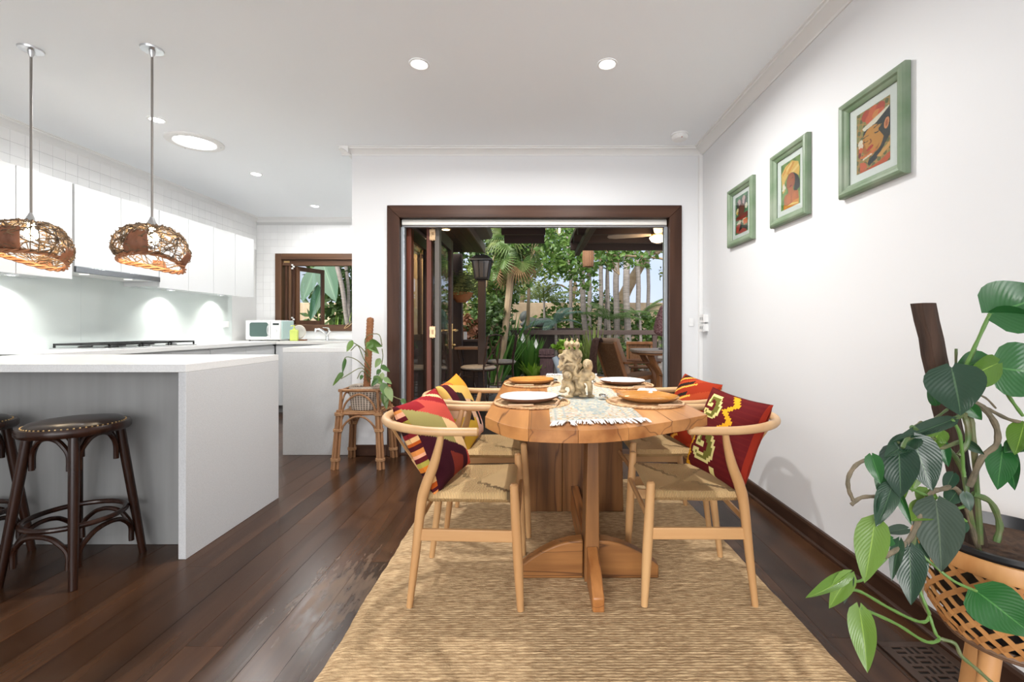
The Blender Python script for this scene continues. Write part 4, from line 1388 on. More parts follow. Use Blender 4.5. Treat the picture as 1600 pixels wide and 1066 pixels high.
def plate(label, x, y, z, r, rz, top, under):
    t = thing('plate', label, 'plate', (x, y, z), rz, 'handmade plates on the table')
    g = G(); seg = 48
    def rad_(a): return r * (1 + .045 * math.cos(2 * a + .4) + .03 * math.cos(3 * a + 1) + .035 * abs(math.cos(2 * a)))
    def ring(f, z):
        return [(rad_(2 * PI * k / seg) * f * math.cos(2 * PI * k / seg), rad_(2 * PI * k / seg) * f * math.sin(2 * PI * k / seg), z) for k in range(seg)]
    def shell(rs, cap):
        vs_, fs = [], []
        for f, z_ in rs: vs_ += ring(f, z_)
        for i in range(len(rs) - 1):
            for k in range(seg):
                fs.append((i * seg + k, i * seg + (k + 1) % seg, (i + 1) * seg + (k + 1) % seg, (i + 1) * seg + k))
        fs.append(tuple(range(seg)) if cap == 0 else tuple((len(rs) - 1) * seg + k for k in range(seg)))
        return vs_, fs
    g.add(*shell([(1.0, .024), (.985, .0262), (.95, .0235), (.86, .012), (.72, .008), (.3, .0075)], 1))
    o = g.build('glazed_face', top, t, smooth=60)
    g = G(); g.add(*shell([(.55, .0), (.66, .0), (.68, .004), (.86, .009), (.985, .019), (1.0, .0238)], 0))
    o2 = g.build('underside', under, t, smooth=60); o2['label'] = 'unglazed brown underside'
    return t
WGL = mat('white_glaze', (.80, .79, .77), .12, coat=.3)
AMB = mat('amber_glaze', (.42, .165, .028), .12, col2=(.53, .24, .055), nscale=9, coat=.4)
CLAY = mat('brown_clay', (.17, .085, .05), .6)
AMBU = mat('amber_clay', (.36, .16, .05), .35)
HANDW = mat('knife_handle_wood', (.50, .30, .17), .5, col2=(.60, .40, .24), nscale=20)
def cutlery(kind, label, x, y, z, rz, L=.21):
    t = thing(kind, label, kind, (x, y, z), rz, 'wooden handled cutlery')
    g = G()
    if kind == 'knife':
        g.box(0, L * .52, -.007, .007, -.004, .004); g.build('handle', HANDW, t, bevel=.003)
        g = G(); g.prism([(L * .52, -.007), (L * .94, -.009), (L, .0), (L * .96, .006), (L * .52, .006)], -.001, .001); g.build('blade', CHROME, t)
    else:
        g.tube([(0, 0, 0), (L * .25, 0, 0), (L * .5, 0, .001)], [.006, .0065, .0045], 8); g.build('handle', HANDW, t)
        g = G(); g.tube(smooth_pts([(L * .5, 0, .001), (L * .66, 0, .002), (L * .75, 0, .003)], 3), .003, 6)
        if kind == 'spoon': g.ell((L * .87, 0, .006), L * .145, .021, .007, rot=(0, rad(-8), 0))
        else:
            g.prism([(L * .75, -.005), (L * .80, -.011), (L * .86, -.011), (L * .86, .011), (L * .80, .011), (L * .75, .005)], .002, .0045)
            for q in range(4): g.box(L * .86, L * .99, -.011 + q * .0063, -.0085 + q * .0063, .0022, .0045)
        g.build('bowl' if kind == 'spoon' else 'tines', CHROME, t)
    return t
zm = TH + .0085
sets = [('near kitchen corner', -.012, 2.045, -.028, 2.06, WGL, CLAY, 'white', 1), ('near picture wall corner', .497, 2.055, .515, 2.075, AMB, AMBU, 'amber', -1),
        ('far kitchen corner', -.012, 2.715, -.022, 2.725, AMB, AMBU, 'amber', 1), ('far picture wall corner', .522, 2.665, .520, 2.69, WGL, CLAY, 'white', -1)]
for (wh, mx_, my_, px_, py_, top, und, colr, sd_) in sets:
    placemat('round straw placemat under the %s plate at the %s of the table' % (colr, wh), mx_, my_, .172, .3)
    plate('handmade %s plate with an uneven rim at the %s of the table' % (colr, wh), px_, py_, zm, .124 if colr == 'white' else .13, .5 * sd_, top, und)
    cutlery('knife', 'wooden handled knife before the %s plate at the %s' % (colr, wh), mx_ + (-.10 if sd_ > 0 else .135), my_ - .132, zm + .004, rad(4 if sd_ > 0 else 184))
    if sd_ > 0:
        cutlery('spoon', 'steel spoon beside the %s plate at the %s' % (colr, wh), mx_ + .105, my_ - .115, zm + .006, rad(80), .19)
    else:
        cutlery('spoon', 'wooden handled spoon left of the %s plate at the %s' % (colr, wh), mx_ - .135, my_ - .06, zm + .006, rad(105), .17)
# folded napkin
g = G(); g.add([(0, 0, 0), (.10, -.02, 0), (.13, .06, 0), (.03, .08, 0), (0.01, .005, .012), (.09, -.01, .014), (.115, .055, .012), (.035, .07, .012)],
               [(3, 2, 1, 0), (4, 5, 6, 7), (0, 1, 5, 4), (1, 2, 6, 5), (2, 3, 7, 6), (3, 0, 4, 7)])
tag(g.build('napkin', mat('white_linen', (.80, .80, .82), .9), None, bevel=.003, loc=(.535, 2.395, TH + .001)), 'folded white napkin at the table edge between the two plates by the picture wall', 'napkin')

# ---- carved stone figures, table centrepiece
st = G()
K = .00035
def sxz(cx, cy, dy=0): return ((cx - 430) * K, dy, (892 - cy) * K)
def E(cx, cy, rx, rz, dy=0, ry=None, rot=None):
    st.ell(sxz(cx, cy, dy), rx * K, (ry or (rx + rz) / 2) * K, rz * K, 14, 10, rot=rot)
def Cp(pts, r):
    q = smooth_pts([sxz(a, b, d) for a, b, d in pts], 4)
    rr = [r * K] * len(q) if not isinstance(r, tuple) else [(r[0] + (r[1] - r[0]) * k / (len(q) - 1)) * K for k in range(len(q))]
    st.tube(q, rr, 10)
    st.ell(q[0], rr[0], seg=10, rings=6); st.ell(q[-1], rr[-1], seg=10, rings=6)
for hx, hy, dd in ((278, 170, .012), (345, 165, .004), (418, 175, -.006)):
    E(hx, hy, 40, 52, dd); E(hx + 4, hy - 68, 14, 20, dd); E(hx, hy + 4, 26, 34, dd - .010)
    st.ell(sxz(hx, hy + 6, dd - .022), .0028, .005, .005); 
    for e in (-12, 12): st.ell(sxz(hx + e, hy - 10, dd - .0195), .0024, .002, .0016)
    st.ell(sxz(hx, hy + 24, dd - .019), .0036, .002, .0014)
    Cp([(hx, hy + 50, dd), (hx, hy + 80, dd)], 20)
    E(hx + 5, hy + 135, 50, 80, dd); E(hx, hy + 200, 62, 60, dd)
    Cp([(hx - 40, hy + 90, dd - .004), (hx - 56, hy + 150, dd - .012), (hx - 20, hy + 190, dd - .022)], 15)
    Cp([(hx + 44, hy + 90, dd - .004), (hx + 58, hy + 150, dd - .012), (hx + 26, hy + 190, dd - .022)], 15)
E(345, 470, 150, 90, .010, 90); E(340, 560, 130, 110, .010, 90); E(420, 640, 150, 70, .006, 80)
# curled rim of the seat at the left
Cp([(200, 500, 0), (185, 420, -.008), (215, 340, -.006), (270, 350, -.012), (245, 400, -.014), (225, 440, -.014)], 24)
Cp([(180, 330, 0), (240, 320, -.006), (320, 380, -.018), (400, 420, -.024)], 26)
Cp([(190, 520, -.014), (260, 450, -.026), (350, 440, -.032), (440, 470, -.030)], 20)
Cp([(175, 470, -.004), (160, 480, -.006)], 20)
# crouching figure left of the centre
E(285, 600, 72, 78, -.022); E(290, 600, 52, 56, -.040); st.ell(sxz(290, 610, -.062), .004, .006, .007)
for e in (-22, 22): st.ell(sxz(290 + e, 588, -.0575), .0035, .003, .0024)
E(280, 690, 80, 70, -.010); Cp([(250, 690, -.014), (215, 780, -.020), (200, 810, -.022)], (36, 24)); E(215, 812, 58, 22, -.026)
Cp([(330, 720, -.024), (345, 790, -.032), (320, 850, -.034)], (46, 30)); E(300, 878, 60, 22, -.040)
# seated bearer at the right
E(550, 440, 62, 74, -.020); E(535, 452, 46, 54, -.036); st.ell(sxz(530, 460, -.057), .004, .006, .006)
for e in (-18, 18): st.ell(sxz(532 + e, 440, -.0525), .003, .003, .0022)
Cp([(585, 420, -.012), (600, 480, -.008), (590, 540, -.004)], (42, 30))
E(535, 570, 82, 80, -.014); E(520, 640, 95, 60, -.016)
Cp([(600, 560, -.014), (645, 600, -.022), (600, 650, -.034), (540, 640, -.04)], 24)
Cp([(470, 560, -.02), (420, 590, -.034), (380, 540, -.04), (410, 480, -.038)], 26)
Cp([(470, 660, -.026), (470, 740, -.034), (500, 835, -.034)], (44, 32)); E(490, 868, 60, 22, -.042)
Cp([(565, 660, -.022), (590, 740, -.026), (590, 850, -.026)], (46, 32)); E(600, 872, 56, 22, -.032)
Cp([(400, 670, -.034), (420, 740, -.036), (455, 770, -.034)], (28, 18))
E(430, 760, 120, 60, .010, 60); E(420, 850, 130, 40, .004, 60)
STAT = mat('carved_pale_stone', (.58, .44, .25), .6, col2=(.20, .145, .08), nscale=26, ramp=(.44, .66), bump=.35, bscale=120)
so = st.build('stone_figurine', STAT, None, smooth=50, loc=(.212, 2.22, TH + .0045))
rm = so.modifiers.new('fuse', 'REMESH'); rm.mode = 'VOXEL'; rm.voxel_size = .0021; rm.use_smooth_shade = True
tag(so, 'carved pale stone group of huddled figures in the middle of the table', 'figurine')
# ================================================================== PICTURES
FRG = mat('green_picture_frame', (.135, .21, .115), .35, col2=(.25, .30, .22), nscale=5, stretch=(1, 1, 1), bump=.05, bscale=60, rough2=.5)
PRINT = vcol_mat('art_print', .6, 0, 100, .3)
MATB = mat('white_mount_board', (.80, .81, .80), .8)
def paint(shapes, bg, w, h):
    def f(u, v):
        c = bg(u, v)
        for s in shapes:
            k = s[0]
            if k == 'e':
                _, cx, cy, rx, ry, rot, col = s
                dx, dy = u - cx, (v - cy)
                ca, sa = math.cos(rad(rot)), math.sin(rad(rot))
                dx, dy = dx * w, dy * h
                x, y = dx * ca + dy * sa, -dx * sa + dy * ca
                if (x / (rx * w)) ** 2 + (y / (ry * w)) ** 2 < 1: c = col
            else:
                _, pts, col = s
                ins = False
                n = len(pts); j = n - 1
                for i in range(n):
                    xi, yi = pts[i]; xj, yj = pts[j]
                    if (yi > v) != (yj > v) and u < (xj - xi) * (v - yi) / (yj - yi) + xi: ins = not ins
                    j = i
                if ins: c = col
        return c
    return f
H = hexc
OCH, OCH2, BLK, FACE, FACE2, LIP, WHT, FRUIT, FRUIT2 = H('8f8a52'), H('b98a4e'), H('23282c'), H('c98a3c'), H('a8642a'), H('c23a2c'), H('e6dccb'), H('d2603a'), H('b8402c')
def bg3(u, v):
    q = math.sin(u * 31 + v * 22) + math.sin(u * 13 - v * 41)
    return OCH if q > .3 else (OCH2 if q > -.6 else H('66683e'))
art3 = [('e', .30, .90, .14, .12, 0, FRUIT2), ('e', .52, .90, .15, .13, 0, FRUIT), ('e', .72, .90, .14, .12, 0, FRUIT2), ('e', .40, .82, .12, .10, 0, FRUIT), ('e', .62, .83, .13, .10, 0, H('d98a4a')), ('e', .75, .83, .09, .08, 0, FRUIT),
        ('p', [(.18, .72), (.98, .86), (.95, .78), (.75, .70), (.40, .64), (.24, .66)], WHT),
        ('p', [(.22, .66), (.60, .70), (.98, .84), (1, .80), (1, .40), (.86, .30), (.62, .12), (.40, .06), (.34, .10), (.38, .16), (.60, .24), (.80, .40), (.82, .62), (.60, .66), (.30, .60), (.20, .58)], BLK),
        ('e', .50, .46, .32, .31, -20, FACE), ('e', .44, .40, .27, .24, -20, FACE2), ('e', .50, .47, .25, .25, -20, FACE),
        ('p', [(.66, .58), (.98, .70), (1, .42), (.80, .24), (.84, .40)], BLK),
        ('e', .90, .60, .07, .12, -12, H('d98a5a')), ('e', .90, .60, .035, .07, -12, H('b05a34')),
        ('p', [(.22, .50), (.30, .475), (.40, .485), (.32, .465), (.24, .475)], BLK), ('p', [(.55, .555), (.66, .545), (.76, .575), (.66, .525), (.56, .535)], BLK), ('p', [(.20, .55), (.38, .56), (.37, .57), (.22, .57)], BLK), ('p', [(.52, .62), (.72, .65), (.72, .66), (.54, .64)], BLK),
        ('p', [(.40, .50), (.44, .44), (.36, .42), (.40, .405), (.48, .43), (.46, .48)], H('8a4a22')),
        ('e', .42, .345, .105, .045, 18, LIP), ('p', [(.32, .335), (.52, .365), (.52, .36), (.32, .33)], H('5a1a18')),
        ('e', .12, .50, .08, .06, 30, WHT), ('e', .14, .44, .07, .07, -20, H('e8d3c0')), ('e', .13, .37, .07, .07, 0, FRUIT), ('e', .10, .30, .05, .06, 0, H('7a2c2a')),
        ('p', [(.10, .24), (.40, .20), (.62, .27), (.56, .30), (.30, .26), (.12, .28)], H('d9763a')), ('p', [(.10, .18), (.28, .14), (.34, .05), (.10, .02)], FRUIT), ('p', [(.20, .19), (.50, .23), (.45, .25), (.2, .22)], WHT),
        ('p', [(.12, .05), (.34, .02), (.7, .06), (1, .14), (1, .05), (.9, .0), (.1, .0)], H('c8562c')), ('p', [(.62, .16), (1, .30), (1, .22), (.72, .12)], H('d9a05a'))]
GRN, YEL, YEL2, BRN, BRN2 = H('7c9a55'), H('e2b45a'), H('d8923c'), H('9a5034'), H('b8683c')
def bg2(u, v): return GRN if math.sin(u * 19 + 3 * math.sin(v * 12)) > -.3 else H('5f8246')
art2 = [('p', [(.05, .62), (.03, .80), (.25, .93), (.60, .97), (.90, .88), (.97, .74), (.93, .58), (.70, .70), (.40, .72), (.20, .60), (.22, .40), (.10, .36)], YEL),
        ('p', [(.08, .80), (.50, .95), (.45, .90), (.12, .74)], YEL2), ('p', [(.30, .74), (.66, .94), (.72, .91), (.42, .72)], YEL2), ('p', [(.55, .74), (.92, .84), (.93, .78), (.62, .70)], H('eecb86')), ('p', [(.3, .80), (.6, .92), (.55, .94), (.28, .85)], H('eecb86')),
        ('p', [(.30, .60), (.42, .70), (.62, .72), (.86, .62), (.97, .48), (.98, .34), (.80, .28), (.68, .34), (.74, .50), (.50, .66), (.34, .56)], BLK), ('p', [(.68, .34), (.98, .42), (1, .36), (.74, .28)], BLK),
        ('e', .52, .54, .22, .26, -8, BRN), ('e', .50, .52, .17, .21, -8, H('a55a38')), ('p', [(.55, .60), (.66, .62), (.64, .60)], BLK), ('e', .52, .45, .06, .025, 10, H('8a3028')),
        ('p', [(.40, .42), (.62, .42), (.68, .32), (.90, .28), (.94, .10), (.90, 0), (.18, 0), (.16, .22), (.22, .30), (.38, .32)], BRN2), ('e', .42, .18, .12, .13, 0, H('c8703c')), ('e', .68, .18, .12, .13, 0, H('c8703c')), ('p', [(.55, .05), (.56, .25), (.58, .25)], BRN),
        ('p', [(.14, .10), (.4, .06), (.75, .12), (.94, .12), (.94, 0), (.14, 0)], H('d98c34')), ('p', [(.2, .04), (.6, .08), (.9, .04), (.9, .02), (.5, .05)], H('f0d27a')),
        ('e', .14, .52, .07, .05, 60, WHT), ('e', .20, .48, .07, .05, -20, WHT), ('e', .12, .45, .06, .05, 10, WHT)]
def bg1(u, v): return H('4f8a5c') if math.sin(u * 15 - v * 23) > -.2 else H('3a6a48')
art1 = [('e', .32, .76, .14, .22, 10, H('caa0a0')), ('e', .66, .78, .14, .24, -8, H('d3aaa8')), ('e', .20, .74, .09, .2, 25, H('3c3a34')), ('e', .82, .78, .09, .2, -25, H('3c3a34')), ('e', .50, .78, .07, .2, 0, H('44403a')),
        ('e', .48, .62, .26, .22, 0, H('5a2a1c')), ('e', .50, .58, .20, .2, 0, H('6d3622')), ('e', .16, .62, .12, .08, 40, H('e2cf9a')), ('e', .86, .66, .10, .1, 10, H('e6dcc4')), ('e', .16, .56, .06, .06, 0, H('d9a83a')),
        ('p', [(.06, .46), (.4, .50), (.96, .50), (.98, .38), (.6, .34), (.06, .36)], H('7a2c20')), ('p', [(.10, .40), (.5, .44), (.9, .42), (.9, .38), (.4, .36)], H('962f22')),
        ('p', [(.10, .28), (.35, .36), (.55, .30), (.62, .36), (.86, .36), (.9, .20), (.7, .20), (.6, .26), (.12, .26)], H('dcc7b0')), ('p', [(.62, .32), (.95, .34), (.95, .20), (.66, .18)], H('d9682f')),
        ('p', [(.06, .24), (.40, .26), (.48, .12), (.36, .04), (.06, .04)], H('b8453a')), ('p', [(.45, .3), (.55, .3), (.52, .1), (.3, .02), (.25, .02)], H('2c2420')), ('p', [(.56, .18), (.95, .16), (.95, .04), (.6, .04)], H('4a4640')), ('p', [(.3, .06), (.6, .12), (.9, .04), (.9, 0), (.2, 0)], H('b05048'))]
def picture(label, yc, zc, w, h, art, bg):
    t = thing('framed_picture', label, 'picture', (XR - .0015, yc, zc - h / 2), 0, 'green framed pictures on the white wall')
    FW = .050
    prof = [(0, 0), (0, -.022), (.006, -.030), (.016, -.034), (.028, -.030), (.034, -.022), (.044, -.018), (FW, -.012), (FW, 0)]
    def pc(u, v): return (0, -u, v + h / 2)          # u to the viewer's right
    cs = [(-1, -1), (1, -1), (1, 1), (-1, 1)]
    for k in range(4):
        a, b = cs[k], cs[(k + 1) % 4]
        vs_ = []
        for (sx, sy) in (a, b):
            for d, dep in prof:
                vs_.append((dep, -(sx * (w / 2 - d)), sy * (h / 2 - d) + h / 2))
        n_ = len(prof)
        g = G(); g.add(vs_, [(i, (i + 1) % n_, n_ + (i + 1) % n_, n_ + i) for i in range(n_)] + [tuple(range(n_)), tuple(range(n_, 2 * n_))])
        g.build('frame_side', FRG, t, smooth=25)
    g = G(); g.box(-.006, -.0005, -(w / 2 - FW + .002), w / 2 - FW + .002, FW - .002, h - FW + .002); g.build('mount', MATB, t)
    pw_, ph_ = .19, .262
    nx_, ny_ = 76, 104
    f = paint(art, bg, pw_, ph_)
    g = G(); g.col = []
    vs_, fs = [], []
    for j in range(ny_ + 1):
        for i in range(nx_ + 1):
            vs_.append((-.0066, -(-pw_ / 2 + pw_ * i / nx_), h / 2 - ph_ / 2 + ph_ * j / ny_))
    for j in range(ny_):
        for i in range(nx_):
            a = j * (nx_ + 1) + i
            fs.append((a, a + 1, a + nx_ + 2, a + nx_ + 1)); g.col.append(f((i + .5) / nx_, (j + .5) / ny_))
    g.add(vs_, fs); g.build('art_print', PRINT, t, smooth=0, recalc=False)
    g = G(); g.box(-.0100, -.0086, -(w / 2 - FW), w / 2 - FW, FW, h - FW); g.build('glass', GLASS, t)
picture('green framed print of a dark haired head carrying a fruit bowl', 1.920, 1.905, .375, .430, art3, bg3)
picture('green framed print of a figure in a yellow headwrap, the middle picture', 2.538, 1.902, .365, .425, art2, bg2)
picture('green framed print of a figure with pink petals, nearest the corner', 3.135, 1.884, .375, .415, art1, bg1)

# ================================================================== RATTAN STAND WITH CLIMBER
CANE = wood('rattan_cane', (.19, .085, .035), (.34, .17, .075), .5, 2, 20, bump=.2, rnd=.05)
CANEX = mat('rattan_wrap', (.30, .15, .065), .6, col2=(.40, .22, .10), nscale=30)
ps = thing('plant_stand', 'square rattan plant stand with arched braces by the door frame', 'plant stand', (-1.372, 3.70, 0.0))
ZT, ZM = .606, .425
def cor(k, z):
    sx, sy = ((-1, -1), (1, -1), (1, 1), (-1, 1))[k % 4]
    hw = .142 + (ZT - z) * .062 if z < ZM else .142 + (ZT - ZM) * .062 - (z - ZM) * .06
    return Vector((sx * hw, sy * hw * .92, z))
for k in range(4):
    g = G()
    for q, (ox, oy) in enumerate(((-.017, 0), (.0, .004), (.017, 0), (0, -.014))):
        top = (.60 if q == 1 else .46 - .02 * q)
        a = cor(k, 0) + Vector((ox * 1.25, oy * 1.25, 0)); b = cor(k, ZM) + Vector((ox, oy, 0))
        pts = [a, a.lerp(b, .5), b]
        if q == 1: pts.append(cor(k, ZT) )
        else: pts.append(cor(k, ZM + .03) + Vector((ox * .8, oy, 0)))
        g.tube(pts, .0115, 8)
    g.build('leg', CANE, ps)
    g = G()
    for z in (.075, .30, ZM):
        for dz in (-.008, 0, .008):
            c = cor(k, z); g.tube([(c.x + .034 * math.cos(2 * PI * m_ / 14), c.y - .002 + .025 * math.sin(2 * PI * m_ / 14), z + dz) for m_ in range(14)], .0042, 5, True)
    g.build('binding', CANEX, ps)
for z, r in ((ZT, .0125), (ZM, .0115)):
    g = G()
    for k in range(4):
        a, b = cor(k, z), cor(k + 1, z); d = (b - a).normalized() * .02
        g.tube([a - d, b + d], r, 9)
    g.build('square_ring', CANE, ps)
for k in range(4):
    for (z0, z1) in ((ZM + .012, ZT - .03), (.27, ZM - .018)):
        a, b = cor(k, z0), cor(k + 1, z0); d = (b - a).normalized(); a, b = a + d * .02, b - d * .02
        pts = []
        for m_ in range(13):
            t_ = m_ / 12; s_ = math.sin(PI * t_) ** .6
            pts.append(a.lerp(b, t_) * 1 + Vector((0, 0, (z1 - z0) * s_)))
        g = G(); g.tube(pts, .0085, 7); g.build('arched_brace', CANE, ps)
g = G()
for k in range(9):
    y = -.12 + .03 * k; g.tube([(-.145, y, ZM + .012), (.145, y, ZM + .012)], .006, 6)
g.build('shelf_canes', CANEX, ps)
pp = thing('climbing_plant', 'small climbing plant on a brown moss pole in a woven black and cream basket', 'plant', (-1.372, 3.70, ZM + .0185))
g = G(); g.col = []
n_a, n_z = 64, 26
vs_, fs = [], []
for j in range(n_z + 1):
    z = .19 * j / n_z; r = .098 + .022 * (j / n_z) ** .6 + (.003 if j == n_z else 0)
    for k in range(n_a):
        a = 2 * PI * k / n_a; q = (abs(math.cos(a)) ** 8 + abs(math.sin(a)) ** 8) ** (-1 / 8)
        rr_ = r * (.6 + .4 * q); vs_.append((rr_ * math.cos(a), rr_ * math.sin(a), z))
CRM, BLKB = H('cfc3b4'), H('3a2f2c')
for j in range(n_z):
    for k in range(n_a):
        fs.append((j * n_a + k, j * n_a + (k + 1) % n_a, (j + 1) * n_a + (k + 1) % n_a, (j + 1) * n_a + k))
        g.col.append(CRM if j > n_z - 3 or (j % 2 and k % 2) else (H('b5a696') if j % 2 or k % 2 else BLKB))
fs.append(tuple(range(n_a - 1, -1, -1))); g.col.append(BLKB)
g.add(vs_, fs); g.build('basket', vcol_mat('woven_basket', .85, .4, 200), pp, recalc=False)
SOIL = mat('potting_soil', (.035, .018, .010), .95, col2=(.075, .040, .022), nscale=60, bump=1.0, bscale=90)
g = G(); g.lathe([(.0005, .172), (.06, .174), (.102, .165)], 24); g.build('soil', SOIL, pp, recalc=False)
COIR = mat('coir_pole', (.22, .085, .035), .95, col2=(.36, .16, .07), nscale=50, stretch=(1, 1, 4), bump=1.0, bscale=120)
g = G(); pr = [(.0005, .0)] + [(.026 + (.0035 if k % 2 else 0), .15 + k * .0125) for k in range(46)] + [(.024, .735), (.0005, .742)]
g.lathe(pr, 16); o = g.build('moss_pole', COIR, pp, loc=(.0, 0, 0)); o.rotation_euler = (0, rad(3.0), 0)
STEMM = mat('green_stem', (.11, .16, .05), .5, col2=(.20, .17, .09), nscale=30)
LF_A = leaf_mat('climber_leaf', (.045, .12, .025), (.16, .28, .06), .35, .25, veins=False, island=False)
LF_C = leaf_mat('climber_leaf_cream', (.13, .24, .07), (.32, .40, .18), .4, .25, island=False)

def leaf_geo(g, B, T, hw, roll=0.0, droop=.12, fold=.18, nl=9, nc=6, lobes=0.0, shape=.62, view=None, wave=0.0, seed=0):
    """one leaf blade from base B to tip T, half width hw, facing the viewpoint and rolled by roll degrees about its axis"""
    B, T = Vector(B), Vector(T)
    ax = T - B; L_ = ax.length; ax.normalize()
    v = (Vector(view) if view else Vector((0, 0, CAM_H))) - B
    side = ax.cross(v).normalized()
    nrm = side.cross(ax).normalized()
    q = Matrix.Rotation(rad(roll), 3, ax); side = q @ side; nrm = q @ nrm
    vs_, fs = [], []
    base = len(g.v)
    if g.uv is None: g.uv = []
    for i in range(nl + 1):
        t = i / nl
        w = math.sin(PI * min(1, t) ** shape) ** .85 * hw if 0 < t < 1 else .0
        if t == 0: w = hw * .12
        for j in range(nc + 1):
            s = -1 + 2 * j / nc
            back = lobes * L_ * abs(s) ** 1.5 * max(0, 1 - t * 2.2)
            p = B + ax * (t * L_ - back) + side * (s * w) + nrm * (-fold * hw * (1 - abs(s)) * math.sin(PI * t) - droop * L_ * (t * t - .3 * t) + wave * hw * math.sin(t * 9 + seed + s))
            vs_.append(p); g.uv.append((s, t))
    for i in range(nl):
        for j in range(nc):
            a = i * (nc + 1) + j
            fs.append((a, a + 1, a + nc + 2, a + nc + 1))
    g.add(vs_, fs)

# stems and leaves of the small climber (points measured at its own depth)
def PP(l, Y): return [P(a, b, Y) if len(c) == 0 else P(a, b, Y + c[0]) for a, b, *c in l]
cl_st = [[(577, 590), (574, 560), (566, 545, -.05), (553, 536, -.1)], [(576, 597), (566, 575, -.05), (540, 588, -.1), (533, 592, -.14)], [(578, 582), (558, 563, -.06), (541, 558, -.10), (536, 568, -.12)],
         [(576, 560), (570, 535, -.03), (576, 524, -.06), (592, 523, -.08), (597, 540, -.08)], [(582, 596), (592, 585, -.03), (598, 560, -.05), (597, 545, -.05)], [(584, 598), (590, 590, -.06), (596, 598, -.1), (602, 610, -.12)],
         [(584, 596), (600, 604, -.1), (612, 618, -.14), (630, 626, -.16)], [(578, 575), (568, 560, -.05), (559, 540, -.06), (548, 548, -.09)], [(580, 592), (566, 580, -.1), (558, 592, -.12)]]
for l in cl_st:
    g = G(); g.tube(smooth_pts([tuple(p) for p in PP(l, 3.68)], 4), .0036, 6); g.build('stem', STEMM, pp, world=True)
cl_lf = [(551, 532, 541, 550, 7, 20, 0), (533, 584, 520, 604, 5, -20, 0), (536, 582, 524, 596, 6, 10, 0), (540, 560, 534, 584, 5, 30, 0), (573, 535, 592, 553, 9, 0, 0), (577, 533, 597, 542, 9, 20, 0), (583, 538, 572, 545, 6, 0, 0),
         (595, 571, 609, 581, 6, 0, 0), (594, 577, 588, 586, 6, 30, 0), (584, 588, 598, 600, 8, 0, 0), (598, 598, 604, 622, 10, 10, 1), (604, 604, 613, 628, 10, -10, 1), (600, 612, 604, 640, 9, 0, 1), (607, 612, 600, 630, 7, 20, 1), (628, 623, 634, 634, 6, 0, 0),
         (594, 560, 586, 575, 7, 0, 1), (598, 582, 594, 600, 6, 0, 1), (566, 586, 563, 594, 4, 0, 0), (590, 592, 580, 604, 6, 0, 0), (600, 590, 612, 600, 6, 0, 1)]
for i, (a, b, c, d, w, r, m_) in enumerate(cl_lf):
    g = G(); Yb = 3.56 - .02 * (i % 4)
    leaf_geo(g, P(a, b, Yb), P(c, d, Yb - .02), w / FPX * Yb * .66, r, .1, .25, 7, 4, seed=i)
    g.build('leaf', LF_C if m_ else LF_A, pp, world=True, recalc=False, smooth=80)

# ================================================================== LARGE PLANT BY THE PICTURE WALL
PX_, PY_ = 1.225, 1.18
BAMB = mat('bamboo_strip', (.36, .155, .048), .42, col2=(.48, .245, .09), nscale=20, stretch=(1, 1, .3))
BAMBD = wood('bamboo_leg', (.40, .19, .07), (.53, .29, .12), .45, 2, 12, rnd=.04)
BANDD = mat('dark_cane_band', (.10, .05, .028), .5, col2=(.16, .09, .05), nscale=30)
pl_ = thing('basket_planter', 'bamboo lattice bowl planter on tapered wooden legs', 'planter', (PX_, PY_, 0))
def bowl_r(z):
    t = (z - .30) / (.545 - .30)
    return .118 + .072 * math.sin(min(1, max(0, t)) * 2.05) ** .8 if t > 0 else .118
ns = 22
for sg in (1, -1):
    g = G()
    vs_, fs = [], []
    n = 22
    for i in range(n + 1):
        z = .305 + (.512 - .305) * i / n
        r = bowl_r(z) + .0016 * sg * math.cos(i * 2.0)
        a = sg * i / n * 1.25
        hwid = .0048
        tz = .7
        for (da, dz) in ((-hwid, hwid * tz * sg), (hwid, -hwid * tz * sg)):
            aa = a + da / r
            for rr_ in (r, r - .002):
                vs_.append((rr_ * math.cos(aa), rr_ * math.sin(aa), z + dz))
    for i in range(n):
        b0 = i * 4
        fs += [(b0, b0 + 2, b0 + 6, b0 + 4), (b0 + 1, b0 + 5, b0 + 7, b0 + 3), (b0, b0 + 4, b0 + 5, b0 + 1), (b0 + 2, b0 + 3, b0 + 7, b0 + 6)]
    g.add(vs_, fs)
    first = g.build('cane_strip', BAMB, pl_, smooth=40)
    for k in range(1, ns):
        inst(first, 'cane_strip', pl_, (0, 0, 0), (0, 0, 2 * PI * k / ns))
g = G(); r1 = bowl_r(.512) + .004; r2 = bowl_r(.545) + .003
g.lathe([(r1, .508), (r1 + .001, .515), (r2, .545), (r2 - .006, .546), (r1 - .006, .508), (r1, .508)], 48); g.build('rim_band', BAMB, pl_)
g = G()
for q in range(3): g.tube([((.121 + .004 * (q % 2)) * math.cos(2 * PI * k / 40), (.121 + .004 * (q % 2)) * math.sin(2 * PI * k / 40), .300 + q * .0065) for k in range(40)], .0055, 6, True)
g.build('base_band', BANDD, pl_)
g = G(); g.lathe([(.0005, .298), (.118, .298), (.118, .304), (.0005, .304)], 32); g.build('base_disc', BANDD, pl_)
for a in (rad(205), rad(300), rad(80)):
    g = G(); top = Vector((.085 * math.cos(a), .085 * math.sin(a), .2975)); ft = Vector((.155 * math.cos(a), .155 * math.sin(a), 0))
    g.tube([ft, ft.lerp(top, .5), top], [.0145, .019, .023], 14); g.build('leg', BAMBD, pl_)

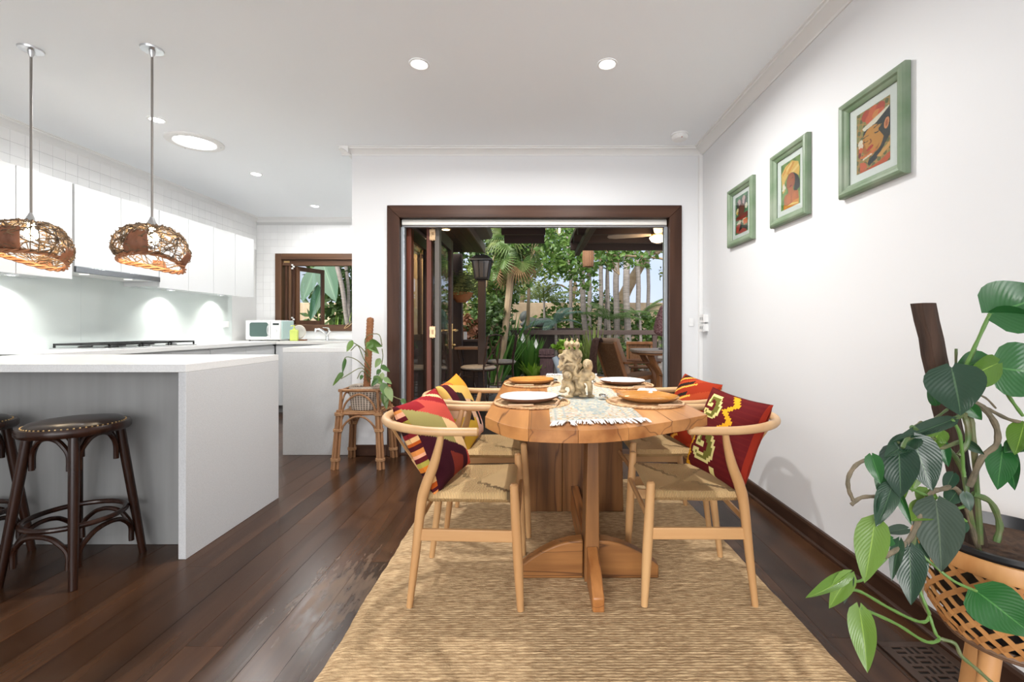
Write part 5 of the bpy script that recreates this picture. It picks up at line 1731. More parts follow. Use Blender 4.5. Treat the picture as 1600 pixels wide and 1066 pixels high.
bp_ = thing('trailing_philodendron', 'large trailing plant with glossy leaves and a rough dark stake by the picture wall', 'plant', (PX_, PY_, .306))
g = G(); g.lathe([(.0005, .307), (.108, .307), (.118, .33), (.158, .49), (.172, .545), (.180, .552), (.180, .562), (.172, .563), (.166, .545), (.150, .49)], 48, (PX_, PY_, 0))
g.build('nursery_pot', mat('black_plastic_pot', (.012, .012, .014), .35), bp_, world=True)
g = G(); n = 22
vs_, fs = [(PX_, PY_, .537)], []
for i in range(1, 8):
    for k in range(n):
        a = 2 * PI * k / n; r = .163 * i / 7
        vs_.append((PX_ + r * math.cos(a), PY_ + r * math.sin(a), .532 + .010 * mnoise.noise((i * 1.3, math.cos(a) * 3, math.sin(a) * 3))))
for k in range(n): fs.append((0, 1 + k, 1 + (k + 1) % n))
for i in range(6):
    for k in range(n): fs.append((1 + i * n + k, 1 + (i + 1) * n + k, 1 + (i + 1) * n + (k + 1) % n, 1 + i * n + (k + 1) % n))
g.add(vs_, fs); g.build('soil', SOIL, bp_, world=True, recalc=False)
STAKE = wood('rough_dark_stake', (.012, .008, .006), (.080, .042, .027), .85, 2, 22, bump=.9, rnd=.05)
YS = 1.20
g = G()
a, b = P(1527, 866, YS), P(1443, 474, YS + .02)
d = b - a
vs_, fs = [], []
n = 14
for i in range(n + 1):
    t = i / n
    c = a + d * t
    hw_ = (.0195 + .002 * mnoise.noise((i * .9, 0, 0)))
    for (sx, sy) in ((-1, -1), (.2, -1.15), (1, -.8), (1, .8), (-1, 1)):
        vs_.append((c.x + sx * hw_ + .003 * mnoise.noise((i * 1.7, sx, 3)), c.y + sy * .020 + .003 * mnoise.noise((i * 1.9, sy, 8)), c.z))
for i in range(n):
    for k in range(5): fs.append((i * 5 + k, i * 5 + (k + 1) % 5, (i + 1) * 5 + (k + 1) % 5, (i + 1) * 5 + k))
fs += [(4, 3, 2, 1, 0), tuple(n * 5 + k for k in range(5))]
g.add(vs_, fs); o = g.build('stake', STAKE, bp_, world=True, smooth=20); o['label'] = 'rough dark timber stake'
VST = mat('philodendron_stem', (.065, .12, .035), .45, col2=(.13, .125, .06), nscale=25, bump=.2, bscale=120)
VSTO = mat('woody_vine', (.10, .085, .055), .7, col2=(.18, .14, .09), nscale=40, bump=.5, bscale=120)
VSTG = mat('light_petiole', (.10, .20, .045), .4)
# vines: (points px,py,depth), radius, material
VN = [([(1530, 860, 1.16), (1515, 800, 1.13), (1505, 740, 1.14), (1480, 700, 1.12), (1425, 668, 1.08)], .0075, VST),
      ([(1528, 855, 1.15), (1500, 770, 1.12), (1470, 765, 1.10), (1452, 775, 1.08), (1433, 820, 1.06), (1417, 848, 1.05), (1385, 868, 1.05), (1370, 870, 1.05)], .0075, VSTO),
      ([(1532, 850, 1.14), (1522, 700, 1.12), (1514, 650, 1.12), (1490, 655, 1.10)], .008, VST),
      ([(1515, 760, 1.12), (1535, 715, 1.10), (1557, 695, 1.10), (1556, 665, 1.10), (1535, 636, 1.10), (1515, 628, 1.12)], .0085, VSTO),
      ([(1557, 847, 1.12), (1562, 820, 1.12), (1548, 785, 1.12), (1520, 772, 1.13)], .009, VST),
      ([(1430, 682, 1.08), (1416, 688, 1.06), (1410, 700, 1.05)], .006, VST),
      ([(1420, 712, 1.10), (1388, 715, 1.09), (1365, 716, 1.08), (1340, 725, 1.07), (1326, 745, 1.07), (1326, 765, 1.07), (1333, 782, 1.07)], .006, VSTO),
      ([(1410, 777, 1.08), (1370, 776, 1.08), (1345, 778, 1.08), (1330, 789, 1.08)], .006, VSTO),
      ([(1395, 760, 1.06), (1420, 763, 1.07), (1450, 775, 1.08), (1475, 780, 1.1)], .0042, VSTG),
      ([(1510, 570, 1.10), (1524, 540, 1.09), (1547, 490, 1.08)], .0052, VSTG), ([(1494, 600, 1.12), (1505, 580, 1.11), (1524, 545, 1.09)], .005, VST),
      ([(1494, 545, 1.16), (1494, 580, 1.16), (1500, 620, 1.15)], .004, VST),
      ([(1560, 595, 1.10), (1580, 625, 1.10), (1598, 650, 1.10)], .005, VSTG), ([(1515, 628, 1.12), (1545, 640, 1.10), (1575, 655, 1.10), (1605, 662, 1.1)], .0055, VSTO),
      ([(1520, 614, 1.12), (1540, 622, 1.1), (1556, 638, 1.10)], .003, VSTO),
      ([(1590, 690, 1.1), (1605, 685, 1.1)], .005, VSTO), ([(1538, 715, 1.11), (1552, 706, 1.11), (1566, 700, 1.11)], .0045, VST),
      ([(1440, 846, 1.06), (1432, 835, 1.06), (1425, 855, 1.05)], .006, VST), ([(1425, 853, 1.05), (1455, 880, 1.03), (1490, 908, 1.01), (1526, 924, 1.0)], .0042, VSTG),
      ([(1385, 872, 1.05), (1350, 905, 1.04), (1333, 908, 1.03), (1328, 906, 1.02)], .004, VSTG), ([(1436, 920, 1.06), (1446, 945, 1.05), (1452, 962, 1.05), (1445, 972, 1.05), (1425, 968, 1.04), (1385, 948, 1.03), (1345, 925, 1.02), (1325, 922, 1.01)], .0044, VSTG),
      ([(1452, 962, 1.05), (1462, 990, 1.04), (1468, 998, 1.04), (1458, 1004, 1.03), (1440, 1000, 1.03), (1400, 975, 1.02), (1345, 950, 1.01)], .0044, VSTG),
      ([(1468, 998, 1.04), (1492, 1006, 1.03), (1502, 1025, 1.02), (1525, 1045, 1.01), (1555, 1072, 1.0)], .0052, VST),
      ([(1452, 960, 1.055), (1440, 935, 1.06), (1441, 905, 1.06)], .006, VSTO),
      ([(1500, 640, 1.12), (1510, 660, 1.1), (1512, 690, 1.1), (1498, 712, 1.1)], .0075, VST), ([(1487, 655, 1.09), (1500, 680, 1.09), (1505, 730, 1.1), (1507, 745, 1.1)], .005, VSTG),
      ([(1440, 660, 1.10), (1430, 668, 1.09), (1408, 690, 1.08), (1400, 700, 1.08)], .0055, VST), ([(1500, 690, 1.12), (1470, 700, 1.1), (1455, 690, 1.1), (1462, 662, 1.1)], .006, VST),
      ([(1365, 815, 1.05), (1383, 798, 1.06), (1400, 780, 1.07), (1411, 770, 1.08)], .003, VSTG), ([(1403, 702, 1.07), (1404, 690, 1.07)], .004, VST), ([(1480, 790, 1.1), (1462, 785, 1.08)], .005, VSTO),
      ([(1510, 790, 1.12), (1490, 800, 1.1), (1510, 815, 1.1)], .0045, VSTG), ([(1460, 655, 1.12), (1480, 640, 1.14)], .004, VST)]
for pts, r, m_ in VN:
    g = G(); q = smooth_pts([tuple(P(a, b, c)) for a, b, c in pts], 5); g.tube(q, [.76 * r * (1.0 + .12 * math.sin(i * 1.7)) for i in range(len(q))], 8); g.build('vine', m_, bp_, world=True, recalc=False)
PL1 = leaf_mat('glossy_leaf_dark', (.014, .040, .022), (.025, .062, .033), .27, .12, .5, veins=True, island=False)
PL2 = leaf_mat('glossy_leaf_green', (.013, .082, .020), (.028, .12, .030), .25, .2, .5, veins=True, island=False)
PL3 = leaf_mat('young_leaf_bright', (.085, .18, .022), (.14, .245, .04), .32, .25, .5, veins=True, island=False)
PL4 = leaf_mat('dull_leaf_grey', (.028, .050, .034), (.045, .068, .048), .5, .1, .4, veins=True, island=False)
# base px,py,Y  tip px,py,Y  half width px, roll, droop, fold, material
LV = [(1547, 490, 1.08, 1650, 452, 1.02, 44, -12, .10, .25, PL2), (1550, 490, 1.08, 1625, 502, 1.04, 17, 25, .05, .2, PL2),
      (1556, 574, 1.09, 1668, 585, 1.03, 42, -8, .08, .25, PL2), (1545, 560, 1.10, 1494, 572, 1.12, 18, 25, .1, .3, PL2), (1560, 568, 1.08, 1508, 606, 1.06, 22, -35, .15, .5, PL3),
      (1487, 574, 1.08, 1500, 648, 1.03, 36, 6, .10, .22, PL1), (1464, 632, 1.13, 1451, 604, 1.12, 8, 10, .1, .3, PL2),
      (1489, 656, 1.09, 1402, 682, 1.05, 11, 20, .18, .6, PL1), (1427, 684, 1.07, 1458, 768, 1.03, 26, -8, .08, .2, PL1), (1430, 683, 1.07, 1383, 708, 1.04, 16, 30, .2, .4, PL1),
      (1404, 698, 1.06, 1406, 778, 1.02, 25, 8, .08, .2, PL1), (1362, 712, 1.06, 1375, 757, 1.04, 12, 15, .1, .25, PL2), (1395, 757, 1.05, 1368, 822, 1.02, 15, 12, .1, .4, PL1), (1396, 757, 1.05, 1424, 823, 1.02, 8, 30, .05, .5, PL2),
      (1386, 770, 1.05, 1372, 815, 1.03, 8, -20, .05, .4, PL1), (1367, 814, 1.04, 1350, 911, 1.0, 22, 8, .06, .22, PL3), (1327, 896, 1.02, 1259, 938, 1.0, 11, 30, -.08, .4, PL3), (1329, 897, 1.02, 1296, 951, .99, 13, -10, .06, .4, PL3), (1330, 900, 1.02, 1318, 944, 1.0, 6, 20, .06, .3, PL4),
      (1343, 951, 1.01, 1355, 1053, .97, 18, 8, .05, .4, PL3), (1463, 784, 1.05, 1470, 894, 1.0, 31, 10, .06, .18, PL4), (1421, 856, 1.04, 1423, 946, 1.0, 20, 4, .06, .2, PL1), (1436, 850, 1.05, 1434, 925, 1.02, 15, -30, .1, .25, PL1), (1405, 845, 1.05, 1391, 907, 1.03, 9, 20, .12, .3, PL1),
      (1418, 826, 1.06, 1378, 831, 1.05, 8, 20, .1, .35, PL4), (1395, 842, 1.06, 1374, 851, 1.05, 8, 0, .05, .3, PL2), (1455, 788, 1.08, 1424, 812, 1.05, 18, 20, .1, .4, PL3), (1443, 800, 1.09, 1440, 836, 1.06, 10, 10, .1, .4, PL3),
      (1526, 924, 1.0, 1622, 1000, .96, 36, 6, .05, .15, PL2), (1600, 662, 1.09, 1585, 708, 1.05, 16, 10, .1, .3, PL3), (1567, 700, 1.09, 1559, 765, 1.05, 18, -6, .06, .2, PL2), (1572, 702, 1.09, 1584, 766, 1.05, 13, 20, .08, .3, PL2), (1600, 690, 1.08, 1570, 706, 1.07, 14, 30, .1, .3, PL2),
      (1508, 690, 1.11, 1538, 712, 1.09, 8, 30, .1, .3, PL1), (1512, 634, 1.11, 1534, 657, 1.09, 10, 10, .1, .3, PL2), (1512, 622, 1.12, 1528, 610, 1.13, 7, 0, .1, .3, PL2), (1470, 668, 1.10, 1428, 682, 1.08, 9, -20, .1, .3, PL3), (1468, 672, 1.11, 1452, 705, 1.08, 14, 10, .1, .3, PL3),
      (1432, 720, 1.10, 1424, 768, 1.07, 14, 20, .1, .3, PL3), (1398, 735, 1.08, 1412, 782, 1.06, 14, 10, .1, .3, PL3), (1380, 735, 1.08, 1372, 772, 1.07, 9, 10, .1, .3, PL2), (1450, 765, 1.1, 1438, 790, 1.08, 13, 0, .1, .3, PL3), (1470, 690, 1.12, 1482, 730, 1.1, 9, 0, .1, .3, PL2), (1490, 740, 1.12, 1476, 768, 1.10, 9, 0, .1, .3, PL1),
      (1497, 765, 1.13, 1478, 790, 1.12, 12, 10, .1, .2, PL1), (1500, 812, 1.12, 1494, 838, 1.10, 12, -10, .1, .2, PL1), (1508, 770, 1.11, 1517, 800, 1.1, 8, -10, .1, .2, PL1)]
for i, (a, b, c, d, e, f_, w, r, dr, fo, m_) in enumerate(LV):
    g = G(); leaf_geo(g, P(a, b, c), P(d, e, f_), w / FPX * (c + f_) / 2 * 1.05, r, dr, fo, 10, 6, lobes=.10, shape=.60, wave=.03, seed=i)
    g.build('leaf', m_, bp_, world=True, recalc=False, smooth=80)

# floor vent under the plant
fv = thing('floor_vent', 'dark floor vent grille with a woven slot pattern by the planter legs', 'vent', (1.30, 1.48, 0.001))
VM = mat('brown_metal_vent', (.060, .036, .026), .45, .3)
VX0, VX1, VY0, VY1 = 1.19, 1.392, 1.28, 1.585
g = G(); g.box(VX0, VX1, VY0, VY1, .0006, .0016); g.build('slot_backing', mat('vent_black', (.004, .004, .004), .9), fv, world=True)
g = G(); g.box(VX0, VX1, VY0, VY0 + .026, .0017, .0062); g.box(VX0, VX1, VY1 - .026, VY1, .0017, .0062); g.box(VX0, VX0 + .03, VY0 + .026, VY1 - .026, .0017, .0062); g.box(VX1 - .03, VX1, VY0 + .026, VY1 - .026, .0017, .0062)
g.build('border', VM, fv, world=True, bevel=.0012)
g = G()
nx_, ny_ = 13, 23
cx_, cy_ = (VX1 - VX0 - .06) / nx_, (VY1 - VY0 - .052) / ny_
rg = random.Random(2)
solid = [[True] * nx_ for _ in range(ny_)]
for j in range(0, ny_, 4):
    for i in range(0, nx_, 4):
        if ((i + j) // 4) % 2:
            for k in range(3):
                if i + k < nx_: 
                    solid[j][i + k] = False
                    if j + 2 < ny_: solid[j + 2][i + k] = False
        else:
            for k in range(3):
                if j + k < ny_:
                    solid[j + k][i] = False
                    if i + 2 < nx_: solid[j + k][i + 2] = False
for j in range(ny_):
    for i in range(nx_):
        if solid[j][i]:
            x0, y0 = VX0 + .03 + i * cx_, VY0 + .026 + j * cy_
            g.box(x0, x0 + cx_, y0, y0 + cy_, .0017, .0056)
g.build('grille', VM, fv, world=True, recalc=False, smooth=0)
# ================================================================== OUTSIDE
DECKM = wood('weathered_deck', (.13, .115, .105), (.21, .19, .175), .6, 0, 8, rnd=.10)
DARKW = wood('dark_brown_stained_timber', (.040, .025, .020), (.075, .048, .038), .55, 2, 9, rnd=.08)
DARKX = wood('dark_brown_stained_rail', (.045, .028, .022), (.080, .052, .042), .55, 0, 9, rnd=.08)
DARKY = wood('dark_brown_stained_board', (.045, .028, .020), (.085, .055, .040), .5, 1, 9, rnd=.08)
g = G(); g.box(-2.6, 5.0, YB + .17, 11.0, -.14, -.045)
deck = struct(g.build('deck_floor', SUBFL, world=True), 'grey timber deck outside the garden door')
y = YB + .175; k = 0
while y < 10.9:
    g = G(); g.box(-2.6, 5.0, y + .002, y + .138, -.045, -.02)
    g.build('deck_board', DECKM, deck, world=True, recalc=False, smooth=0); y += .14; k += 1
EARTH = mat('garden_soil', (.06, .04, .025), .95, col2=(.10, .07, .045), nscale=4, bump=.6, bscale=20)
g = G(); g.box(-14, 14, 4.2, 30, -.60, -.30)
struct(g.build('ground', EARTH, world=True), 'garden soil beyond the deck')
# building wing left of the deck
CLAD = wood('brown_cladding', (.055, .034, .025), (.09, .06, .045), .55, 1, 6, rnd=.08)
g = G(); g.box(-1.437, -1.405, 4.08, 7.0, -.1, 2.30)
wc = struct(g.build('wall_exterior', CLAD, world=True), 'brown clad outside wall left of the deck')
for k in range(12):
    g = G(); g.box(-1.4045, -1.392, 4.08, 7.0, .0 + k * .19, .185 + k * .19); g.build('cladding_board', CLAD, wc, world=True, bevel=.003)
w2 = struct(thing('window_2', None, None, (-1.39, 5.4, .95)), 'timber framed window with a tan pane coloured as if lit in the outside wall')
for a in ((4.80, 4.87, .95, 2.05), (5.95, 6.02, .95, 2.05), (5.36, 5.44, .95, 2.05)):
    bx('frame', WINWOOD_Z, w2, -1.3915, -1.345, *a)
for a in ((4.87, 5.95, .95, 1.02), (4.87, 5.95, 1.98, 2.05)):
    bx('frame', WINWOOD_Z, w2, -1.3915, -1.345, a[0], a[1], a[2], a[3])
bx('tan_pane', mat('warm_lit_tan', (.70, .50, .28), .7), w2, -1.3912, -1.375, 4.871, 5.949, 1.021, 1.979, 0)  # tan colour stands in for the warm glow of a lit window
# eave over the left of the deck
g = G(); g.box(-1.404, -.80, 4.075, 7.2, 2.30, 2.36)
ev = struct(g.build('roof_eave', DARKY, world=True), 'dark boarded eave with a small warm downlight')
for k in range(5):
    g = G(); g.box(-1.385 + k * .117, -1.272 + k * .117, 4.08, 7.19, 2.288, 2.2995); g.build('soffit_board', DARKY, ev, world=True, bevel=.002)
g = G(); g.box(-.80, -.775, 4.075, 7.22, 2.27, 2.40); g.build('fascia', mat('pale_brown_fascia', (.16, .12, .10), .5), ev, world=True, bevel=.004)
g = G(); g.prism([(-.775, 2.37), (-.62, 2.385), (-.60, 2.46), (-.775, 2.46)], 4.075, 6.6, 'y'); g.build('gutter', mat('grey_gutter', (.20, .17, .15), .5), ev, world=True, bevel=.004)
eld = thing('eave_downlight', 'warm round downlight under the dark eave', 'light', (-1.07, 5.5, 2.287))
g = G(); g.lathe([(.062, -.0005), (.06, -.008), (.048, -.006)], 22); g.build('trim_ring', BRASS, eld)
g = G(); g.lathe([(.0005, -.005), (.048, -.005)], 22); g.build('lens', WARML, eld, recalc=False)
lamp('light', eld, (0, 0, -.02), 9, (1, .72, .42), .08, 150)
# pergola roof on the right of the deck
for n_, x0, x1, y1, lab in (('roof_patio', -.42, .14, 6.9, 'dark patio roof panel left of the gap'), ('roof_patio', .55, 4.8, 7.0, 'dark patio roof panel right of the gap')):
    g = G(); g.box(x0, x1, 4.3, y1, 2.40, 2.46); r_ = struct(g.build(n_, DARKY, world=True), lab)
    yy = 4.6
    while yy < y1:
        g = G(); g.box(x0, x1, yy, yy + .06, 2.28, 2.3995); g.build('rafter', DARKX, r_, world=True, bevel=.004); yy += .58
for x0 in (.62, 2.4, 4.2):
    g = G(); g.box(x0, x0 + .07, 4.3, 6.98, 2.20, 2.2795); struct(g.build('beam', DARKY, world=True, bevel=.004), 'dark beam under the patio roof')
# ceiling fan with light
cf = thing('ceiling_fan', 'outdoor ceiling fan with pale blades and a warm glass light', 'fan', (1.47, 5.42, 2.279))
FANB = mat('pale_fan_blade', (.36, .31, .26), .5)
g = G(); g.cyl((0, 0, 0), (0, 0, -.05), .018, seg=10); g.lathe([(.0005, -.04), (.07, -.045), (.085, -.07), (.07, -.10), (.0005, -.10)], 22); g.build('motor', BRASS, cf)
for k in range(4):
    a = rad(165 + 90 * k); g = G()
    g.T = Matrix.Rotation(a, 4, 'Z') @ Matrix.Rotation(rad(10), 4, 'X')
    g.prism([(.08, -.03), (.18, -.055), (.50, -.07), (.58, -.05), (.60, 0), (.58, .05), (.50, .07), (.18, .055), (.08, .03)], -.078, -.068)
    g.build('blade', FANB, cf, bevel=.003)
g = G(); g.lathe([(.095, -.102), (.10, -.115), (.075, -.150), (.03, -.165), (.0005, -.168)], 24); g.build('glass_bowl', WARML, cf)
lamp('light', cf, (0, 0, -.20), 12, (1, .70, .40), .08, kind='POINT')
# ---- deck rail and posts
drl = thing('deck_railing', 'dark timber rail along the far edge of the deck', 'railing', (0, 10.6, -.02))
g = G(); g.box(-3.2, 5, 10.55, 10.67, .93, 1.04); g.build('top_rail', DARKX, drl, world=True, bevel=.006)
g = G(); g.box(-3.2, 5, 10.59, 10.63, .30, .38); g.build('bottom_rail', DARKX, drl, world=True, bevel=.006)
for x0 in (-3.1, -1.62, .95, 2.75, 4.4):
    g = G(); g.box(x0, x0 + .1, 10.56, 10.66, -.019, .929); g.build('post', DARKW, drl, world=True, bevel=.006)
# chunky carved post in front of the rail
cp = thing('carved_post', 'short carved dark purple brown timber post by the white lilies', 'post', (P(854, 585, 9.6).x, 9.6, -.02))
PURP = mat('purple_brown_timber', (.055, .026, .028), .7, col2=(.10, .055, .055), nscale=14, stretch=(3, 3, .6), bump=.6, bscale=40)
g = G(); g.box(-.14, .14, -.12, .12, .001, .50); g.build('shaft', PURP, cp, bevel=.012)
g = G(); g.box(-.17, .17, -.15, .15, .5005, .54); g.box(-.15, .15, -.13, .13, .5405, .67)
for k in range(4): g.box(-.165 + .09 * k, -.115 + .09 * k, -.145, -.1305, .56, .65)
g.build('cap', PURP, cp, bevel=.006)
# left corner: dark posts, low wall with shelf, lantern post, hanging basket
for i, (px, Y, w_, zt) in enumerate(((712, 7.3, .20, 2.285), (691, 7.05, .06, 2.285))):
    x = P(px, 500, Y).x; g = G(); g.box(x - w_ / 2, x + w_ / 2, Y, Y + .12, -.019, zt)
    tag(g.build('post', DARKW, None, world=True, bevel=.006), ('wide dark timber post holding up the eave', 'slim dark timber post behind the folded door leaves')[i], 'post')
g = G(); g.box(-1.55, -.80, 7.6, 7.72, -.019, .86)
lw = tag(g.build('low_wall', DARKW, None, world=True, bevel=.006), 'dark low timber wall with a shelf top left of the bistro chairs', 'low wall')
g = G(); g.box(-1.6, -.86, 7.50, 7.80, .8605, .90); g.build('shelf_top', DARKX, lw, world=True, bevel=.006)
cu = thing('white_candle', 'white pillar candle on the dark shelf', 'candle', (P(727, 520, 7.6).x, 7.6, .901))
g = G(); g.lathe([(.0005, 0), (.028, 0), (.028, .13), (.0005, .125)], 16); g.build('wax', mat('white_wax', (.8, .78, .74), .5), cu)
g = G(); g.cyl((0, 0, .125), (0, 0, .14), .002, seg=5); g.build('wick', BLACKM, cu)
bh = thing('house_lantern', 'small grey house shaped lantern on the dark shelf', 'lantern', (P(713, 520, 7.65).x, 7.65, .901))
g = G(); g.box(-.06, .06, -.05, .05, 0, .02); 
for sx in (-.055, .045):
    for sy in (-.048, .038): g.box(sx, sx + .01, sy, sy + .01, .02, .17)
g.build('body', mat('weathered_grey', (.30, .28, .25), .7), bh, bevel=.002)
g = G(); g.prism([(-.085, .17), (.085, .17), (.0, .30)], -.06, .06, 'y'); g.build('roof', mat('grey_tin_roof', (.34, .33, .31), .5), bh, bevel=.003)
lp = thing('post_lantern', 'black square garden lantern on a dark post beside the eave', 'lantern', (P(753, 500, 6.2).x, 6.2, -.02))
LTM = mat('lantern_metal', (.06, .062, .068), .4, .4)
g = G(); g.box(-.05, .05, -.05, .05, 0.001, 1.77); g.build('post', DARKW, lp, bevel=.005)
g = G(); g.T = None
def frustum(g, z0, h0, z1, h1, mi=0):
    g.add([(-h0, -h0, z0), (h0, -h0, z0), (h0, h0, z0), (-h0, h0, z0), (-h1, -h1, z1), (h1, -h1, z1), (h1, h1, z1), (-h1, h1, z1)],
          [(3, 2, 1, 0), (4, 5, 6, 7), (0, 1, 5, 4), (1, 2, 6, 5), (2, 3, 7, 6), (3, 0, 4, 7)], mi)
frustum(g, 1.771, .085, 1.80, .095); g.build('base', LTM, lp, bevel=.003)
g = G()
for sx in (-1, 1):
    for sy in (-1, 1): g.bar((sx * .085, sy * .085, 1.80), (sx * .118, sy * .118, 2.02), .016, .016)
for s in (-1, 1):
    for q in (-.03, .03):
        g.bar((q, s * .088, 1.80), (q * 1.2, s * .12, 2.02), .008, .008); g.bar((s * .088, q, 1.80), (s * .12, q * 1.2, 2.02), .008, .008)
g.build('cage', LTM, lp)
g = G(); frustum(g, 1.802, .076, 2.018, .108); g.build('pane', mat('smoky_pane', (.10, .085, .075), .15), lp)
g = G(); frustum(g, 2.021, .150, 2.04, .150); frustum(g, 2.0405, .148, 2.10, .075); g.ell((0, 0, 2.105), .02); g.build('roof', mat('lantern_roof', (.16, .175, .20), .35, .5), lp, bevel=.003)

FRN = leaf_mat('fern_leaf', (.10, .14, .04), (.20, .23, .08), .6, .3)
def leaf_cloud(g, rg, c, rx, ry, rz, n, s, hang=0.0, shell=.35, aspect=2.0):
    """n folded leaves scattered through an ellipsoid"""
    for _ in range(n):
        while True:
            p = Vector((rg.uniform(-1, 1), rg.uniform(-1, 1), rg.uniform(-1, 1)))
            if p.length <= 1 and (p.length > shell or rg.random() < .3): break
        q = Vector(c) + Vector((p.x * rx, p.y * ry, p.z * rz))
        d = Vector((rg.gauss(0, 1), rg.gauss(0, 1), rg.gauss(0, .6) - hang)).normalized()
        sd = d.orthogonal(); sd.rotate(Matrix.Rotation(rg.random() * 6.28, 3, d)); sd.normalize()
        L_ = s * rg.uniform(.6, 1.3); w = L_ / aspect / 2 * 1.1
        nn = d.cross(sd)
        m_ = q + d * L_ * .5 - nn * w * .35
        b = len(g.v)
        g.v += [tuple(q), tuple(q + d * L_ * .48 + sd * w), tuple(q + d * L_ - nn * w * .3), tuple(q + d * L_ * .48 - sd * w), tuple(m_)]
        g.f += [(b, b + 1, b + 4), (b + 1, b + 2, b + 4), (b + 2, b + 3, b + 4), (b + 3, b, b + 4)]; g.m += [0] * 4
hb = thing('hanging_basket', 'terracotta hanging bowl with a wispy fern under the eave', 'plant', (P(721, 470, 6.9).x, 6.9, 1.50))
TERR = mat('terracotta', (.42, .16, .06), .7, col2=(.50, .22, .09), nscale=12)
g = G(); g.lathe([(.0005, -.02), (.07, -.02), (.15, .06), (.185, .13), (.172, .13), (.14, .06), (.0005, .0)], 28); g.build('bowl', TERR, hb)
g = G()
for k in range(3):
    a = k * 2.09; g.tube([(.18 * math.cos(a), .18 * math.sin(a), .13), (0, 0, .79)], .003, 5)
g.build('chain', BLACKM, hb)
g = G(); rg = random.Random(4)
for k in range(150):
    a = rg.random() * 6.28; r = rg.uniform(.25, .55); h_ = rg.uniform(.05, .35)
    pts = smooth_pts([(0, 0, .10), (.4 * r * math.cos(a), .4 * r * math.sin(a), .10 + h_), (r * math.cos(a), r * math.sin(a), .10 + h_ * .6 - .2 * r)], 5)
    for i in range(len(pts) - 1):
        for s in (-1, 1):
            p = Vector(pts[i]); d = Vector((-math.sin(a) * s, math.cos(a) * s, rg.uniform(-.3, .3)))
            q = p + d * .045; g.add([p, p + (q - p) * .5 + Vector((0, 0, .006)), q, p + (q - p) * .5 - Vector((0, 0, .006))], [(0, 1, 2, 3)])
o = g.build('fronds', FRN, hb, recalc=False, smooth=0); o['kind'] = 'stuff'

# bistro table and two chairs
IRON = mat('rusty_iron', (.040, .022, .014), .6, col2=(.09, .045, .025), nscale=30)
bt = thing('bistro_table', 'small timber topped high table beside the iron chairs on the deck', 'table', (-.92, 6.75, -.02))
g = G(); g.box(-.23, .23, -.23, .23, .80, .835); g.build('tabletop', wood('bistro_top', (.20, .10, .055), (.32, .18, .10), .5, 0, 9), bt, bevel=.006)
for sx in (-1, 1):
    for sy in (-1, 1):
        g = G(); g.tube(smooth_pts([(sx * .20, sy * .20, 0.001), (sx * .13, sy * .13, .40), (sx * .19, sy * .19, .7995)], 5), .011, 7); g.build('leg', IRON, bt)
g = G(); g.tube([(.14 * math.cos(a), .14 * math.sin(a), .40) for a in [2 * PI * k / 24 for k in range(24)]], .007, 6, True); g.build('ring', IRON, bt)
LINEN = mat('linen_seat_pad', (.42, .36, .30), .9, col2=(.50, .44, .37), nscale=30, bump=.3, bscale=200)
def iron_chair(label, loc, rz):
    t = thing('iron_chair', label, 'chair', loc, rz, 'iron chairs on the deck')
    g = G(); g.lathe([(.215, .555), (.225, .562), (.215, .570), (.0005, .570)], 28, cap0=True); g.build('seat', IRON, t)
    g = G(); g.lathe([(.0005, .5705), (.205, .5705), (.235, .585), (.235, .60), (.205, .618), (.0005, .622)], 28); g.build('cushion', LINEN, t)
    for (x, y) in ((.16, .17), (.16, -.17)):
        g = G(); g.tube([(x * 1.25, y * 1.2, 0), (x, y, .555)], .010, 7); g.build('leg', IRON, t)
    for s in (-1, 1):
        g = G(); g.tube(smooth_pts([(-.22, s * .20, 0), (-.18, s * .19, .555), (-.22, s * .20, .85), (-.245, s * .195, 1.01)], 5), .011, 7); g.build('leg', IRON, t)
        g = G(); g.tube(smooth_pts([(.16, s * .17, .552), (.19, s * .20, .42), (.16, s * .205, .30)], 4), .004, 5); g.build('tie', LINEN, t)
    g = G(); g.tube([(-.245, -.195, 1.01), (-.25, 0, 1.03), (-.245, .195, 1.01)], .010, 7)
    g.tube([(-.185, -.19, .63), (-.185, .19, .63)], .007, 6)
    for s in (-1, 1):
        g.tube(smooth_pts([(-.19, s * .185, .64), (-.212, s * .05, .78), (-.222, -s * .05, .86), (-.245, -s * .185, 1.0)], 5), .009, 6)
    g.tube([(-.222 + .0, .05 * math.cos(2 * PI * k / 14), .82 + .05 * math.sin(2 * PI * k / 14)) for k in range(14)], .006, 5, True)
    g.build('back_lattice', IRON, t)
    g = G(); g.tube([(.19 * math.cos(a), .18 * math.sin(a), .24) for a in [2 * PI * k / 24 for k in range(24)]], .007, 6, True); g.build('foot_ring', IRON, t)
    return t
iron_chair('iron cross-back chair with linen pad, the one nearer the dining room', (-.74, 6.02, -.02), rad(158))
iron_chair('iron cross-back chair with linen pad, behind the other iron chair', (-.52, 7.05, -.02), rad(185))

